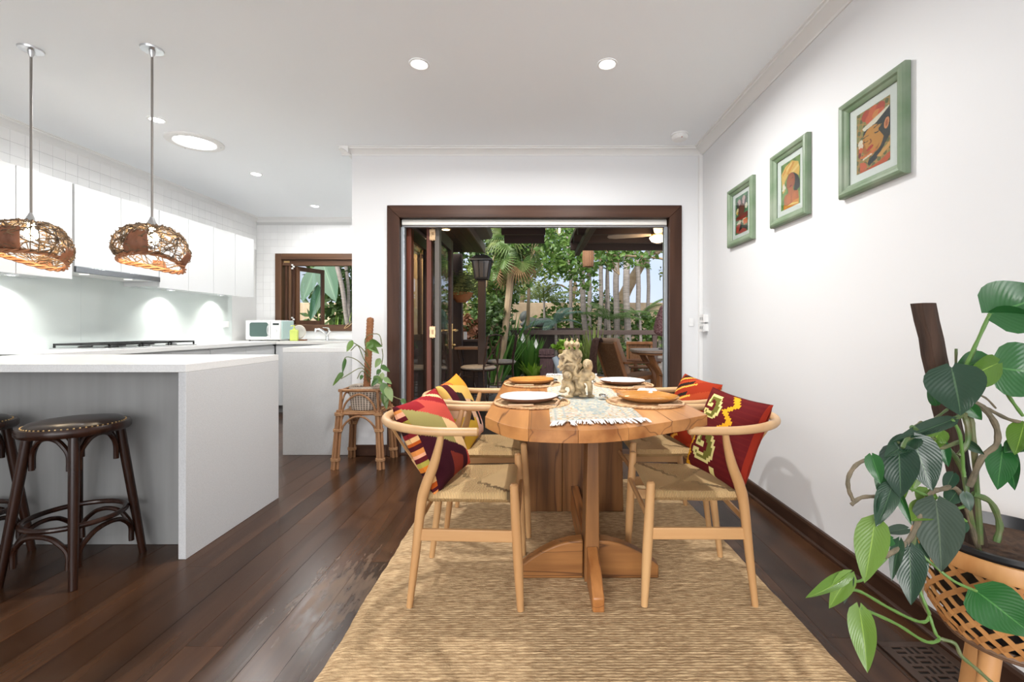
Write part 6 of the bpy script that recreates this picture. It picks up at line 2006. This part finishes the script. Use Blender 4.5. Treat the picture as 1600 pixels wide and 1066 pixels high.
# lounge chair, round table and its chairs
TEAK = wood('orange_teak', (.26, .10, .035), (.40, .18, .07), .45, 0, 9)
TEAKZ = wood('orange_teak_upright', (.26, .10, .035), (.40, .18, .07), .45, 2, 9)
RATT = mat('brown_rattan', (.20, .09, .035), .65, col2=(.30, .15, .065), nscale=70, stretch=(1, 1, .35), bump=.7, bscale=180)
lc = thing('lounge_chair', 'woven rattan lounge chair with a beige cushion beyond the table figures', 'chair', (1.50, 7.35, -.02), rad(24))
g = G(); g.bar((-.20, 0, .30), (-.42, 0, .88), .52, .028, up=(1, 0, .3)); g.build('backrest', RATT, lc, bevel=.01)
for s in (-1, 1):
    g = G(); g.bar((-.10, s * .275, .0), (-.43, s * .275, .90), .035, .06, up=(1, 0, .3)); g.build('leg', TEAKZ, lc, bevel=.006)
    g = G(); g.bar((.42, s * .275, .0), (.36, s * .275, .55), .035, .06, up=(1, 0, .3)); g.build('leg', TEAKZ, lc, bevel=.006)
    g = G(); g.bar((-.26, s * .275, .575), (.44, s * .275, .565), .055, .035); g.build('armrest', TEAK, lc, bevel=.008)
    g = G(); g.bar((-.22, s * .275, .28), (.40, s * .275, .36), .03, .07); g.build('side_rail', TEAK, lc, bevel=.006)
g = G(); g.bar((-.20, 0, .30), (.42, 0, .385), .51, .03); g.build('seat', RATT, lc, bevel=.01)
PADM = mat('beige_pad', (.42, .27, .18), .9, bump=.2, bscale=120)
g = G(); g.bar((-.12, 0, .385), (-.36, 0, .95), .47, .11, up=(1, 0, .4)); tag(g.build('seat_cushion', PADM, None, bevel=.045, seg=4, loc=(1.50, 7.35, -.02)), 'beige back cushion leaning on the rattan lounge chair', 'cushion').rotation_euler = (0, 0, rad(24))
THR = mat('brown_throw', (.10, .055, .042), .95, col2=(.16, .09, .07), nscale=30, bump=.8, bscale=60)
g = G(); vs_, fs = [], []
for i in range(17):
    for j in range(9):
        t = i / 16; s = -1 + j / 4
        ang = -PI * .15 + t * PI * 1.15
        prof = [(-.27, .62), (-.335, .78), (-.385, .90), (-.43, .955), (-.485, .93), (-.51, .80), (-.515, .62), (-.50, .42), (-.48, .30)]
        k = t * 8; i0 = min(7, int(k)); fr_ = k - i0
        x = prof[i0][0] * (1 - fr_) + prof[i0 + 1][0] * fr_; z = prof[i0][1] * (1 - fr_) + prof[i0 + 1][1] * fr_
        if t < .25: x += .0
        vs_.append((x - .012 + .012 * math.sin(s * 7 + t * 4), .19 + s * .10 + .015 * math.sin(t * 9), z + .01 * math.sin(s * 5)))
for i in range(16):
    for j in range(8): a = i * 9 + j; fs.append((a, a + 1, a + 10, a + 9))
g.add(vs_, fs)
o = tag(g.build('throw_blanket', THR, None, loc=(1.50, 7.35, -.02)), 'brown throw blanket draped over the rattan lounge chair back', 'blanket'); o.rotation_euler = (0, 0, rad(24))
sm = o.modifiers.new('thick', 'SOLIDIFY'); sm.thickness = .014
rt = thing('patio_table', 'orange timber patio table with curved legs behind the lounge chair', 'table', (2.02, 7.0, -.02))
TTOP = mat('patio_table_top', (.38, .28, .22), .35, col2=(.46, .36, .30), nscale=8, stretch=(.3, 3, 1))
outl2 = [(-.52 + .02 * math.cos(k), 0) for k in range(0)] 
pts = []
for k in range(28):
    a = 2 * PI * k / 28; pts.append((.52 * math.copysign(abs(math.cos(a)) ** .6, math.cos(a)), .48 * math.copysign(abs(math.sin(a)) ** .6, math.sin(a))))
g = G(); g.prism(pts, .745, .785); g.build('tabletop', TTOP, rt, bevel=.008)
g = G(); g.prism([(u * .95, v * .95) for u, v in pts], .715, .7445); g.build('apron', TEAK, rt, bevel=.006)
for k in range(4):
    a = rad(45 + 90 * k); ca, sa = math.cos(a), math.sin(a)
    g = G(); g.tube(smooth_pts([(.44 * ca, .42 * sa, .72), (.36 * ca, .34 * sa, .60), (.20 * ca, .19 * sa, .42), (.20 * ca, .19 * sa, .22), (.34 * ca, .32 * sa, .0)], 5), [.055] * 21, 8, flat=(1, .7)); g.build('leg', TEAKZ, rt)
def patio_chair(label, loc, rz):
    t = thing('patio_chair', label, 'chair', loc, rz, 'rattan chairs at the patio table')
    g = G(); g.box(-.23, .23, -.23, .23, .43, .46); g.build('seat', RATT, t, bevel=.01)
    for sx in (-1, 1):
        for sy in (-1, 1):
            g = G(); g.bar((sx * .21, sy * .21, 0), (sx * .20 - (.06 if sx < 0 else 0), sy * .21, .86 if sx < 0 else .4295), .04, .04, up=(1, 0, 0)); g.build('leg', TEAKZ, t, bevel=.005)
    g = G(); g.bar((-.235, 0, .52), (-.262, 0, .82), .36, .025, up=(1, 0, 0)); g.build('backrest', RATT, t, bevel=.008)
    g = G(); g.bar((-.245, -.23, .845), (-.245, .23, .845), .045, .05, up=(0, 0, 1)); g.build('top_rail', TEAK, t, bevel=.006)
    return t
patio_chair('rattan chair on the far side of the patio table', (1.86, 7.85, -.02), rad(-92))
patio_chair('rattan chair pushed in at the near side of the patio table', (2.02, 6.28, -.02), rad(95))
orn = thing('spindle_ornament', 'pinkish purple speckled teardrop ornament on a thin stick at the patio table', 'ornament', (P(1034, 500, 7.0).x, 7.0, .766))
g = G(); g.cyl((0, 0, 0), (0, 0, .22), .006, seg=8); g.lathe([(.0005, 0), (.05, 0), (.05, .012), (.0005, .014)], 14); g.build('stick', BLACKM, orn)
g = G(); g.lathe([(.0005, .20), (.06, .21), (.115, .26), (.125, .33), (.10, .44), (.065, .55), (.03, .64), (.0005, .68)], 22)
g.build('body', mat('purple_speckle', (.18, .07, .075), .8, col2=(.42, .26, .27), nscale=60, ramp=(.45, .55), bump=.6, bscale=60), orn)
# hanging wicker lantern and string bulb
wl = thing('wicker_lantern', 'woven wicker lantern hanging in front of the palm trunks', 'lantern', (P(919, 400, 7.6).x, 7.6, P(919, 417, 7.6).z))
WICK = mat('wicker', (.20, .10, .05), .8, col2=(.32, .17, .09), nscale=60, stretch=(1, 1, 4), bump=.8, bscale=90)
g = G(); g.lathe([(.075, 0), (.085, .02), (.090, .15), (.082, .29), (.06, .31), (.055, .31), (.077, .28), (.084, .15), (.078, .02), (.075, 0)], 20)
for k in range(16):
    a = 2 * PI * k / 16; g.tube([(.082 * math.cos(a), .082 * math.sin(a), .0), (.093 * math.cos(a), .093 * math.sin(a), .15), (.084 * math.cos(a), .084 * math.sin(a), .29)], .006, 5)
g.build('basket', WICK, wl)
g = G(); g.tube([(-.058, 0, .31), (0, 0, .40), (.058, 0, .31)], .004, 5); g.tube([(0, 0, .40), (0, 0, .80), (.0, -.6, 1.02 + .0)], .004, 5); g.build('cord', BLACKM, wl)
sbul = thing('string_bulb', 'small warm hanging bulb left of the wicker lantern', 'lamp', (P(874, 357, 6.5).x, 6.5, P(874, 360, 6.5).z))
g = G(); g.ell((0, 0, .0), .016, .016, .045); g.build('bulb', WARML, sbul); g = G(); g.cyl((0, 0, .04), (0, 0, .09), .012, seg=8); g.cyl((0, 0, .09), (0, 0, .30), .003, seg=5); g.build('socket', BLACKM, sbul)

# pots and garden bits by the rail
pb = thing('blue_grey_trough', 'blue grey square planter behind the carved post', 'planter', (P(886, 580, 9.9).x, 9.9, -.02))
BLG = mat('blue_grey_zinc', (.17, .20, .24), .5, .3)
g = G(); frustum(g, 0.001, .15, .45, .21); g.build('body', BLG, pb, bevel=.01)
g = G(); frustum(g, .4505, .225, .49, .225); g.build('rim', BLG, pb, bevel=.006)
LETT = leaf_mat('lettuce_leaf', (.20, .38, .03), (.36, .55, .08), .4, .35)
gp = thing('golden_pot', 'golden clay pot of bright green leafy plants on the blue grey planter', 'plant', (P(884, 545, 9.85).x, 9.85, .4705))
g = G(); g.lathe([(.0005, 0), (.11, 0), (.17, .09), (.18, .16), (.165, .16), (.15, .10), (.0005, .12)], 24); g.build('pot', mat('golden_clay', (.36, .25, .09), .5), gp)
g = G(); leaf_cloud(g, random.Random(9), (0, 0, .22), .26, .2, .12, 220, .12, aspect=1.4); o = g.build('leaves', LETT, gp, recalc=False, smooth=0); o['kind'] = 'stuff'
sl = thing('solar_spotlight', 'grey blue garden spotlight leaning by the carved post', 'garden light', (P(874, 575, 9.3).x, 9.3, -.02))
g = G(); g.tube([(-.10, 0, .52), (.04, -.02, .20)], [.055, .085], 14); g.build('barrel', mat('grey_plastic', (.26, .30, .34), .35), sl); g = G(); g.ell((.045, -.02, .18), .08, .06, .07); g.build('lens', mat('grey_lens', (.42, .46, .50), .2), sl)
g = G(); g.cyl((0, 0, 0.001), (0, 0, .26), .012, seg=8); g.build('stake', BLACKM, sl)

# garden wall and sculpture ledge
TANW = mat('sandstone_render', (.42, .31, .20), .9, col2=(.52, .40, .27), nscale=2.5, bump=.3, bscale=12)
g = G(); g.box(-9, 9, 15.5, 15.8, -.3, 1.95)
struct(g.build('garden_wall', TANW, world=True, bevel=.02), 'tan rendered garden boundary wall')
ldg = thing('sculpture_ledge', 'dark timber ledge carrying the reclining sculpture', 'ledge', (0.05, 12.0, -.3))
g = G(); g.box(-.55, 1.2, 11.7, 12.3, .98, 1.09); g.build('slab', DARKX, ldg, world=True, bevel=.01)
g = G(); g.box(-.4, 1.0, 11.85, 12.15, -.299, .979); g.build('support', DARKW, ldg, world=True)
g = G()
g.ell((-.28, 0, .30), .13, .11, .16, rot=(0, .5, 0)); g.tube(smooth_pts([(-.28, 0, .22), (-.12, 0, .16), (.12, 0, .13), (.35, 0, .16), (.50, 0, .06)], 4), [.06, .08, .10, .12, .13, .13, .12, .12, .13, .13, .12, .11, .10, .09, .08, .07, .06], 10)
g.tube([(-.20, -.05, .18), (-.38, -.08, .06)], [.06, .05], 8); g.tube([(-.32, -.06, .05), (-.05, -.1, .06)], .05, 8)
o = g.build('reclining_sculpture', mat('grey_bronze', (.12, .13, .12), .5), None, smooth=50, loc=(.02, 12.0, 1.0925))
rm = o.modifiers.new('fuse', 'REMESH'); rm.mode = 'VOXEL'; rm.voxel_size = .02; rm.use_smooth_shade = True
tag(o, 'grey reclining figure sculpture on the dark ledge before the tan wall', 'sculpture')

# ---- vegetation
BARKG = mat('grey_palm_bark', (.22, .19, .165), .85, col2=(.32, .28, .25), nscale=6, stretch=(1, 1, 6), bump=.5, bscale=18, bstretch=(1, 1, 5), rnd=.12)
BARKT = mat('tan_bark', (.26, .18, .10), .85, col2=(.36, .27, .17), nscale=4, bump=.5, bscale=14)
PALMG = leaf_mat('palm_leaflet', (.06, .12, .03), (.14, .22, .06), .45, .3)
PALMY = leaf_mat('palm_leaflet_yellow', (.10, .15, .04), (.22, .27, .08), .5, .3)
PALMB = leaf_mat('palm_leaflet_blue', (.10, .19, .15), (.19, .30, .24), .5, .25)
DEADP = leaf_mat('dead_frond', (.18, .10, .04), (.30, .19, .09), .8, .2)
GR1 = leaf_mat('tree_leaf_mid', (.05, .12, .02), (.15, .25, .05), .4, .35)
GR2 = leaf_mat('tree_leaf_dark', (.035, .075, .018), (.085, .15, .035), .45, .3)
GR3 = leaf_mat('tree_leaf_olive', (.12, .17, .03), (.25, .30, .08), .5, .35)
GR4 = leaf_mat('strap_leaf_bright', (.06, .18, .03), (.15, .32, .06), .35, .35)
def frond_mesh(g, L_, n, ll, droop, w=.022):
    """pinnate frond along +x, drooping"""
    pts = []
    for i in range(n + 1):
        t = i / n
        pts.append(Vector((L_ * t * (1 - .12 * droop * t), 0, L_ * (.28 * t - droop * .75 * t * t))))
    g.tube(pts, [.014 * (1 - .8 * i / n) + .002 for i in range(n + 1)], 5)
    for i in range(2, n):
        p = pts[i]; d = (pts[i + 1] - pts[i - 1]).normalized()
        l2 = ll * math.sin(PI * (.12 + .85 * i / n)) ** .7
        for s in (-1, 1):
            sd = Vector((0, s, 0)); tip = p + d * l2 * .55 + sd * l2 * .75 + Vector((0, 0, -.32 * l2))
            mid = p + d * l2 * .3 + sd * l2 * .42 + Vector((0, 0, .02))
            u = d * w
            g.add([p - u * .5, mid - u, tip, mid + u, p + u * .5], [(0, 1, 3, 4), (1, 2, 3)])
fr_cache = {}
def frond(parent, kind, loc, rz, tilt, scale=1.0, name='frond'):
    m_, L_, dr = kind
    key = (m_.name, L_, dr)
    if key not in fr_cache:
        g = G(); frond_mesh(g, L_, 26, L_ * .30, dr); o = g.build(name, m_, parent, recalc=False, smooth=0); fr_cache[key] = o
    else:
        o = inst(fr_cache[key], name, parent)
    o.location = loc; o.rotation_euler = (0, tilt, rz); o.scale = (scale, scale, scale)
    return o
def palm(label, xb, xt, Y, w, zt, nf, kind, seed, group='slender palms beyond the deck rail'):
    rg = random.Random(seed)
    b, t = P(xb, 517, Y), P(xt, 388, Y)
    dx = (t.x - b.x) / (t.z - b.z)
    x0 = b.x + dx * (-.30 - b.z)
    o = thing('slender_palm', label, 'palm', (x0, Y, -.30), 0, group)
    H_ = zt + .30
    n = 14
    pts = [(dx * H_ * i / n + .02 * math.sin(i * 1.1 + seed), .01 * math.sin(i + seed), H_ * i / n) for i in range(n + 1)]
    r = w / FPX * Y / 2
    g = G(); g.tube(pts, [r * (1.35 - .35 * min(1, i / 3)) * (1 - .12 * i / n) for i in range(n + 1)], 9); g.build('trunk', BARKG, o)
    for k in range(nf):
        frond(o, kind, (pts[-1][0], pts[-1][1], H_ - .03), 2.39996 * k + rg.random() * .3, rad(rg.uniform(-45, 25)), rg.uniform(.8, 1.1))
    return o
PK = [(PALMG, 1.7, .55), (PALMY, 1.6, .7), (PALMB, 1.5, .8)]
TR = [(894, 889, 12.6, 6, 4.3), (915, 905, 12.2, 9, 4.8), (922, 919, 13.4, 7, 5.2), (937, 941, 12.8, 7, 4.9), (945, 952, 13.6, 6, 5.4), (963, 964, 12.0, 10, 5.0), (980, 979, 11.8, 11, 5.3), (999, 995, 12.5, 8, 4.6), (1012, 1013, 13.8, 6, 5.0), (1035, 1046, 12.2, 8, 4.8)]
TLAB = ['thin leaning palm trunk just right of the reclining sculpture', 'pale palm trunk second from the sculpture, slightly bent', 'thin straight palm trunk directly below the wicker lantern', 'slim palm trunk right of the wicker lantern, leaning left at its foot', 'slim palm trunk crossing close behind the one right of the lantern', 'thick grey palm trunk left of the thickest one', 'thickest grey palm trunk, near the middle of the right half of the door', 'brownish palm trunk in front of the big forked tree', 'thin palm trunk right of the brownish one before the forked tree', 'leaning palm trunk above the purple teardrop ornament']
for i, (a, b, Y, w, zt) in enumerate(TR):
    palm(TLAB[i], a, b, Y, w, zt, 8, PK[i % 2], 30 + i)
# young blue-green palms with low arching fronds
def low_palm(label, px, py, Y, kind, nf, sc, seed, t0=-50, t1=0, ground=-.3):
    rg = random.Random(seed); c = P(px, py, Y)
    o = thing('young_palm', label, 'palm', (c.x, Y, ground), 0, 'young palms between the trunks')
    hz = max(.05, c.z - ground)
    g = G(); g.tube([(0, 0, 0), (.02, 0, hz * .6), (0, 0, hz)], [.05, .04, .03], 7); g.build('stem', BARKG, o)
    for k in range(nf): frond(o, kind, (0, 0, hz - .02), 2.39996 * k + rg.random() * .5, rad(rg.uniform(t0, t1)), sc * rg.uniform(.8, 1.15))
    return o
low_palm('young blue green palm arching over the end of the sculpture ledge', 868, 505, 11.4, (PALMB, 1.5, .8), 8, .58, 71)
low_palm('young palm with pale fronds between the two thick trunks', 952, 500, 11.6, PK[0], 8, .55, 72)
low_palm('young palm with yellowish fronds left of the sculpture', 850, 470, 13.2, PK[1], 10, .8, 73)
low_palm('young palm with fronds before the forked tree', 1000, 495, 11.9, PK[0], 7, .5, 74)
low_palm('green palm with fronds high behind the lantern', 950, 420, 12.9, PK[0], 10, .8, 75)
# fan palm at the left with drooping leaves
def fan_leaf(g, r, seg=21, droop=.25):
    for k in range(seg):
        a = rad(-125 + 250 * k / (seg - 1)); w_ = r * .040
        d = Vector((math.cos(a), math.sin(a), 0)); s = Vector((-d.y, d.x, 0)); l2 = r * (1 - .25 * abs(a) / 2.2)
        g.add([(0, 0, 0), d * l2 * .55 + s * w_ + Vector((0, 0, .01)), d * l2 + Vector((0, 0, -droop * l2)), d * l2 * .55 - s * w_ + Vector((0, 0, .01)), d * l2 * .55 - Vector((0, 0, .025 * r))], [(0, 1, 4), (1, 2, 4), (2, 3, 4), (3, 0, 4)])
fan_src = {}
def fan_palm(label, px, py, Y, n, r, dead, seed, trunk=True):
    rg = random.Random(seed); c = P(px, py, Y)
    o = thing('fan_palm', label, 'palm', (c.x, Y, -.30), 0, 'fan palms left of the wicker lantern')
    hz = c.z + .30
    if trunk:
        g = G(); g.tube(smooth_pts([(-.35, .1, 0), (-.15, .05, hz * .5), (0, 0, hz)], 6), .07, 9); g.build('trunk', BARKT, o)
    for k in range(n + dead):
        de = k >= n
        m_ = DEADP if de else (PALMG if k % 3 else PALMY)
        a = 2.39996 * k + rg.random(); el = rad(rg.uniform(-50, 60)) if not de else rad(rg.uniform(-75, -40))
        pl2 = r * rg.uniform(.5, 1.7)
        dirv = Vector((math.cos(a) * math.cos(el), math.sin(a) * math.cos(el), math.sin(el)))
        key = m_.name
        if key not in fan_src:
            g = G(); fan_leaf(g, 1.0, droop=.5); g.tube([(-.8, 0, .05), (-.4, 0, .03), (0, 0, 0)], .012, 5); L_o = g.build('fan_leaf', m_, o, recalc=False, smooth=0); fan_src[key] = L_o
        else: L_o = inst(fan_src[key], 'fan_leaf', o)
        L_o.location = Vector((0, 0, hz)) + dirv * pl2
        L_o.rotation_euler = (rg.uniform(-1.0, 1.0), -el + rad(40 if not de else 10), a); L_o.scale = (r, r, r)
fan_palm('fan palm with brown hanging leaves, its crown level with the black lantern', 802, 392, 8.8, 34, .34, 6, 5)
fan_palm('fan palm behind and lower than the other, near the sculpture', 778, 445, 10.2, 26, .36, 4, 6)
# leafy trees beyond
def tree(label, pts, r0, crowns, mt, seed, leaf=.14, n=900, asp=1.8, group='leafy trees behind the palms', bark=None):
    rg = random.Random(seed)
    o = thing('leafy_tree', label, 'tree', pts[0], 0, group)
    b0 = Vector(pts[0])
    q = smooth_pts(pts, 5)
    g = G(); g.tube([Vector(p) - b0 for p in q], [r0 * (1 - .6 * i / len(q)) for i in range(len(q))], 9); g.build('trunk', bark or BARKT, o)
    g = G()
    for c in crowns:
        a = Vector(pts[-1]) - b0; b = Vector(c[:3]) - b0
        g.tube(smooth_pts([a * .85 + b * .0, (a + b) / 2 + Vector((0, 0, .2)), b], 4), [r0 * .30] * 4 + [r0 * .2] * 4 + [r0 * .1], 6)
    g.build('branches', bark or BARKT, o)
    g = G()
    for c in crowns:
        leaf_cloud(g, rg, Vector(c[:3]) - b0, c[3], c[3], c[4], int(n * c[5]), leaf, .3, .3, asp)
    g.build('foliage', mt, o, recalc=False, smooth=0)
    return o
tree('mid green broadleaf tree spreading above the sculpture', [(-.2, 11.2, -.3), (-.15, 11.2, 1.6), (-.1, 11.0, 3.0)], .06, [(-.15, 11.0, 3.3, .9, .6, 1), (.5, 10.6, 2.75, .6, .45, .8), (.9, 10.8, 3.3, .8, .5, .9), (-.5, 10.8, 2.4, .55, .5, .6)], GR1, 1, .15, 330)
tree('broadleaf tree with hanging green leaves around the wicker lantern', [(3.75, 10.3, -.3), (3.7, 10.3, 1.9), (3.1, 10.3, 2.6), (1.6, 10.3, 2.75)], .045, [(1.5, 10.2, 2.75, .6, .35, .8), (2.2, 10.4, 2.85, .7, .4, .8), (.75, 10.1, 2.55, .5, .4, .7), (1.15, 10.2, 2.2, .35, .25, .25)], GR1, 2, .15, 260, 1.6)
tree('big tan trunked forked tree seen between the palms at the right', [(2.9, 15.0, -.3), (2.85, 15.0, 1.7), (3.3, 15.0, 2.8), (4.2, 15.0, 4.2)], .26, [(2.2, 15.2, 4.3, 1.6, .8, .8), (4.3, 15.4, 4.4, 1.3, .7, .7), (4.6, 15.2, 2.9, .5, .35, .2)], GR3, 3, .13, 420)
tree('dark evergreen behind the fan palms at the left', [(-2.6, 13.2, -.3), (-2.6, 13.2, 2.5), (-2.4, 13.2, 4.0)], .12, [(-2.4, 13.0, 3.4, 1.5, 1.5, 2.2), (-1.4, 13.4, 4.2, 1.3, 1.0, 1.5), (-3.0, 13.0, 1.6, 1.0, 1.0, 1)], GR2, 4, .16, 800)
tree('olive green tree rising behind the tan wall left of the trunks', [(-.6, 17.6, -.3), (-.5, 17.6, 2.0), (-.2, 17.6, 3.4)], .14, [(-.4, 17.4, 3.4, 1.7, .9, 1.2), (1.2, 17.8, 3.6, 1.3, .7, .8), (-1.6, 17.8, 4.2, 1.4, 1.2, 1.0)], GR3, 5, .17, 700)
tree('tall hedge like tree behind the tan wall at the middle', [(1.6, 19, -.3), (1.6, 19, 2.0), (1.7, 19, 3.0)], .14, [(1.8, 19, 2.5, 1.1, .5, .5), (.2, 19, 2.4, 1.1, .5, .6), (3.2, 19.2, 2.2, .8, .3, .3)], GR1, 6, .18, 400)
tree('vine leaved branch hanging over the patio roof gap', [(-1.05, 9.3, -.3), (-1.0, 9.2, 1.8), (-.6, 8.9, 2.75), (.1, 8.5, 2.85)], .03, [(-.1, 8.4, 2.78, .55, .3, .6), (.45, 8.2, 2.75, .45, .3, .6), (.35, 8.3, 3.2, .8, .4, .6)], GR1, 7, .11, 260, 1.5)
# strap-leaved clumps and shrubs along the deck edge
def strap_clump(label, px, Y, n, h, mt, seed, z0=-.3, wid=.028, spread=.5, flowers=0):
    rg = random.Random(seed); x = P(px, 550, Y).x
    o = thing('strap_leaf_plant', label, 'plant', (x, Y, z0), 0, 'strap leaved plants along the deck edge')
    g = G()
    for k in range(n):
        a = rg.random() * 6.28; l2 = h * rg.uniform(.7, 1.15); sp = spread * rg.uniform(.2, 1)
        d = Vector((math.cos(a), math.sin(a), 0)); s = Vector((-d.y, d.x, 0)); w = wid * rg.uniform(.7, 1.2)
        vs_ = []
        for i in range(6):
            t = i / 5; ww = w * math.sin(PI * (.18 + .80 * t)) ; p = d * (sp * t * l2 + .05) + Vector((0, 0, l2 * (t - .35 * sp * t * t)))
            vs_ += [p - s * ww, p + s * ww + d * .0]
        g.add(vs_, [(2 * i, 2 * i + 1, 2 * i + 3, 2 * i + 2) for i in range(5)])
    g.build('leaves', mt, o, recalc=False, smooth=0)
    for k in range(flowers):
        fx = (-.12, .16, .02)[k]; g = G(); fz = h * .92 - .12 * k
        g.add([(fx, -.25, fz - .09), (fx - .05, -.25, fz), (fx, -.26, fz + .13), (fx + .05, -.25, fz), (fx, -.23, fz)], [(0, 1, 4), (1, 2, 4), (2, 3, 4), (3, 0, 4)])
        g.build('white_spathe', mat('white_petal', (.75, .76, .72), .6), o, recalc=False, smooth=0)
        g = G(); g.cyl((fx, -.245, 0.0), (fx, -.245, fz - .08), .006, seg=5); g.build('flower_stem', GR4, o)
    return o
strap_clump('peace lily with white spathes below the deck rail', 826, 9.95, 70, .95, GR4, 1, -.02, .04, .55, 2)
strap_clump('bright strap leaved clump left of the white lilies', 808, 10.15, 60, .98, GR4, 2, -.02, .032, .6)
strap_clump('dark broad leaved clump behind the iron chairs', 778, 9.6, 45, .85, GR2, 3, -.02, .06, .7)
strap_clump('low bright leafy clump at the deck edge by the carved post', 834, 9.7, 60, .45, LETT, 4, -.02, .05, .8)
strap_clump('spiky clump growing up through the rail behind the lounge chair', 928, 10.3, 90, 1.15, GR3, 5, -.02, .022, .75)
strap_clump('spiky green clump behind the golden pot', 905, 10.9, 60, 1.25, GR3, 6, -.3, .022, .6)
strap_clump('tall strap leaved clump under the fan palms', 790, 10.9, 70, 1.9, GR4, 7, -.3, .035, .5)
strap_clump('strap leaved clump at the foot of the black lantern post', 768, 9.0, 50, 1.6, GR4, 8, -.3, .03, .55)
def shrub(label, px, Y, z, rx, rz, mt, n, leaf, seed):
    x = P(px, 500, Y).x; o = thing('leafy_shrub', label, 'shrub', (x, Y, -.3), 0, 'shrubs before the garden wall')
    g = G()
    for k in range(5):
        a = k * 1.26; g.tube([(0, 0, 0), (rx * .4 * math.cos(a), rx * .4 * math.sin(a), z + .3)], [.025, .01], 6)
    g.build('stems', BARKT, o)
    g = G(); leaf_cloud(g, random.Random(seed), (0, 0, z + .3), rx, rx, rz, n, leaf, .2, .4, 1.6); g.build('foliage', mt, o, recalc=False, smooth=0)
shrub('glossy green shrub before the wall under the forked tree', 1018, 12.6, 1.0, .75, .55, GR1, 700, .15, 21)
shrub('dark shrub low behind the rail right of the lounge chair', 965, 11.2, .35, .7, .5, GR2, 500, .13, 22)
shrub('mid green shrub behind the young blue palm', 880, 13.6, 1.1, .9, .8, GR1, 800, .15, 23)
shrub('dark green shrub between the palm trunks', 935, 14.2, 1.3, 1.0, .9, GR2, 900, .15, 24)
shrub('leafy shrub hanging beside the eave posts', 742, 9.4, 1.6, .45, .9, GR3, 700, .12, 25)
shrub('dark leafy shrub above the shelf at the left', 764, 9.0, 1.2, .45, .6, GR2, 500, .14, 26)
shrub('green climber leaves right of the black lantern', 772, 9.9, 2.0, .6, .7, GR1, 600, .15, 27)
shrub('red brown leaved shrub by the low wall', 735, 8.7, 1.0, .3, .4, leaf_mat('russet_leaf', (.16, .06, .03), (.28, .12, .05), .6, .3), 260, .12, 28)

# ---- garden seen through the kitchen window
BAN = leaf_mat('banana_leaf', (.04, .12, .055), (.06, .155, .08), .35, .25, veins=True, island=False)
bp2 = thing('banana_plant', 'broad banana leaf plant outside the kitchen window', 'plant', (-2.75, 8.6, -.3))
g = G(); g.tube([(0, 0, 0), (.02, 0, 1.4), (-.05, 0, 2.3)], [.09, .07, .04], 9); g.build('stem', GR2, bp2)
for i, (a, b, c, d, w, r) in enumerate(((500, 400, 522, 470, 17, 20), (492, 418, 470, 470, 12, 30), (498, 395, 545, 372, 16, 0), (505, 440, 484, 500, 9, 10))):
    g = G(); leaf_geo(g, P(a, b, 8.4), P(c, d, 8.2), w / FPX * 8.3, r, .12, .2, 10, 6, shape=.8, seed=i); g.build('leaf', BAN, bp2, world=True, recalc=False)
def slim(label, a, b, Y, w):
    p0, p1 = P(a, 507, Y), P(b, 395, Y); d = (p1 - p0)
    o = thing('garden_tree', label, 'tree', tuple(p0 - d * ((p0.z + .3) / d.z)), 0, 'pale stems outside the kitchen window')
    b0 = Vector(o.location)
    pts = [p0 - d * ((p0.z + .3) / d.z), p0, (p0 + p1) / 2 + Vector((.03, 0, 0)), p1, p1 + d * .8]
    g = G(); g.tube([Vector(p) - b0 for p in smooth_pts([tuple(p) for p in pts], 5)], w / FPX * Y / 2, 9); g.build('trunk', BARKG, o)
    g = G(); leaf_cloud(g, random.Random(int(a)), (p1 + d * .7) - b0, .9, .9, .5, 300, .2, .3); g.build('foliage', GR1, o, recalc=False, smooth=0)
slim('thick pale curved trunk outside the kitchen window', 543, 522, 8.2, 7)
slim('thin pale trunk right of the thick one outside the kitchen window', 546, 538, 8.6, 5)
def bush(label, x, y, z, rx, rz, mt, n, leaf, seed):
    o = thing('garden_bush', label, 'shrub', (x, y, -.3), 0, 'bushes outside the kitchen window')
    g = G(); g.tube([(0, 0, 0), (0.05, 0, z + .3)], [.04, .02], 6); g.build('stem', BARKT, o)
    g = G(); leaf_cloud(g, random.Random(seed), (0, 0, z + .3), rx, rx, rz, n, leaf, .3, .3, 2.2); g.build('foliage', mt, o, recalc=False, smooth=0)
bush('dark bush filling the left of the kitchen window view', -3.7, 9.6, 1.7, 1.0, 1.3, GR2, 1500, .22, 31)
bush('olive bush behind the banana leaf', -2.7, 10.4, 2.2, 1.1, 1.2, GR3, 1300, .22, 32)
bush('russet bush low under the banana leaf', -3.05, 9.0, 1.0, .5, .5, leaf_mat('russet_leaf', (.16, .06, .03), (.28, .12, .05), .6, .3), 500, .18, 33)
strap_clump('bright green grassy clump below the banana leaf', 517, 8.0, 80, 1.6, LETT, 41, -.3, .02, .55)

# dried twig on the kitchen window sill
g = G(); q = smooth_pts([tuple(P(a, b, c)) for a, b, c in ((553, 502, 6.33), (548, 507, 6.33), (543, 511, 6.32), (538, 513.5, 6.32), (540, 510, 6.33), (545, 505, 6.335))], 4)
g.tube(q, .005, 6)
tag(g.build('dried_twig', mat('tan_twig', (.50, .33, .16), .7), None, world=True), 'curled tan twig on the sill of the timber kitchen window', 'twig')
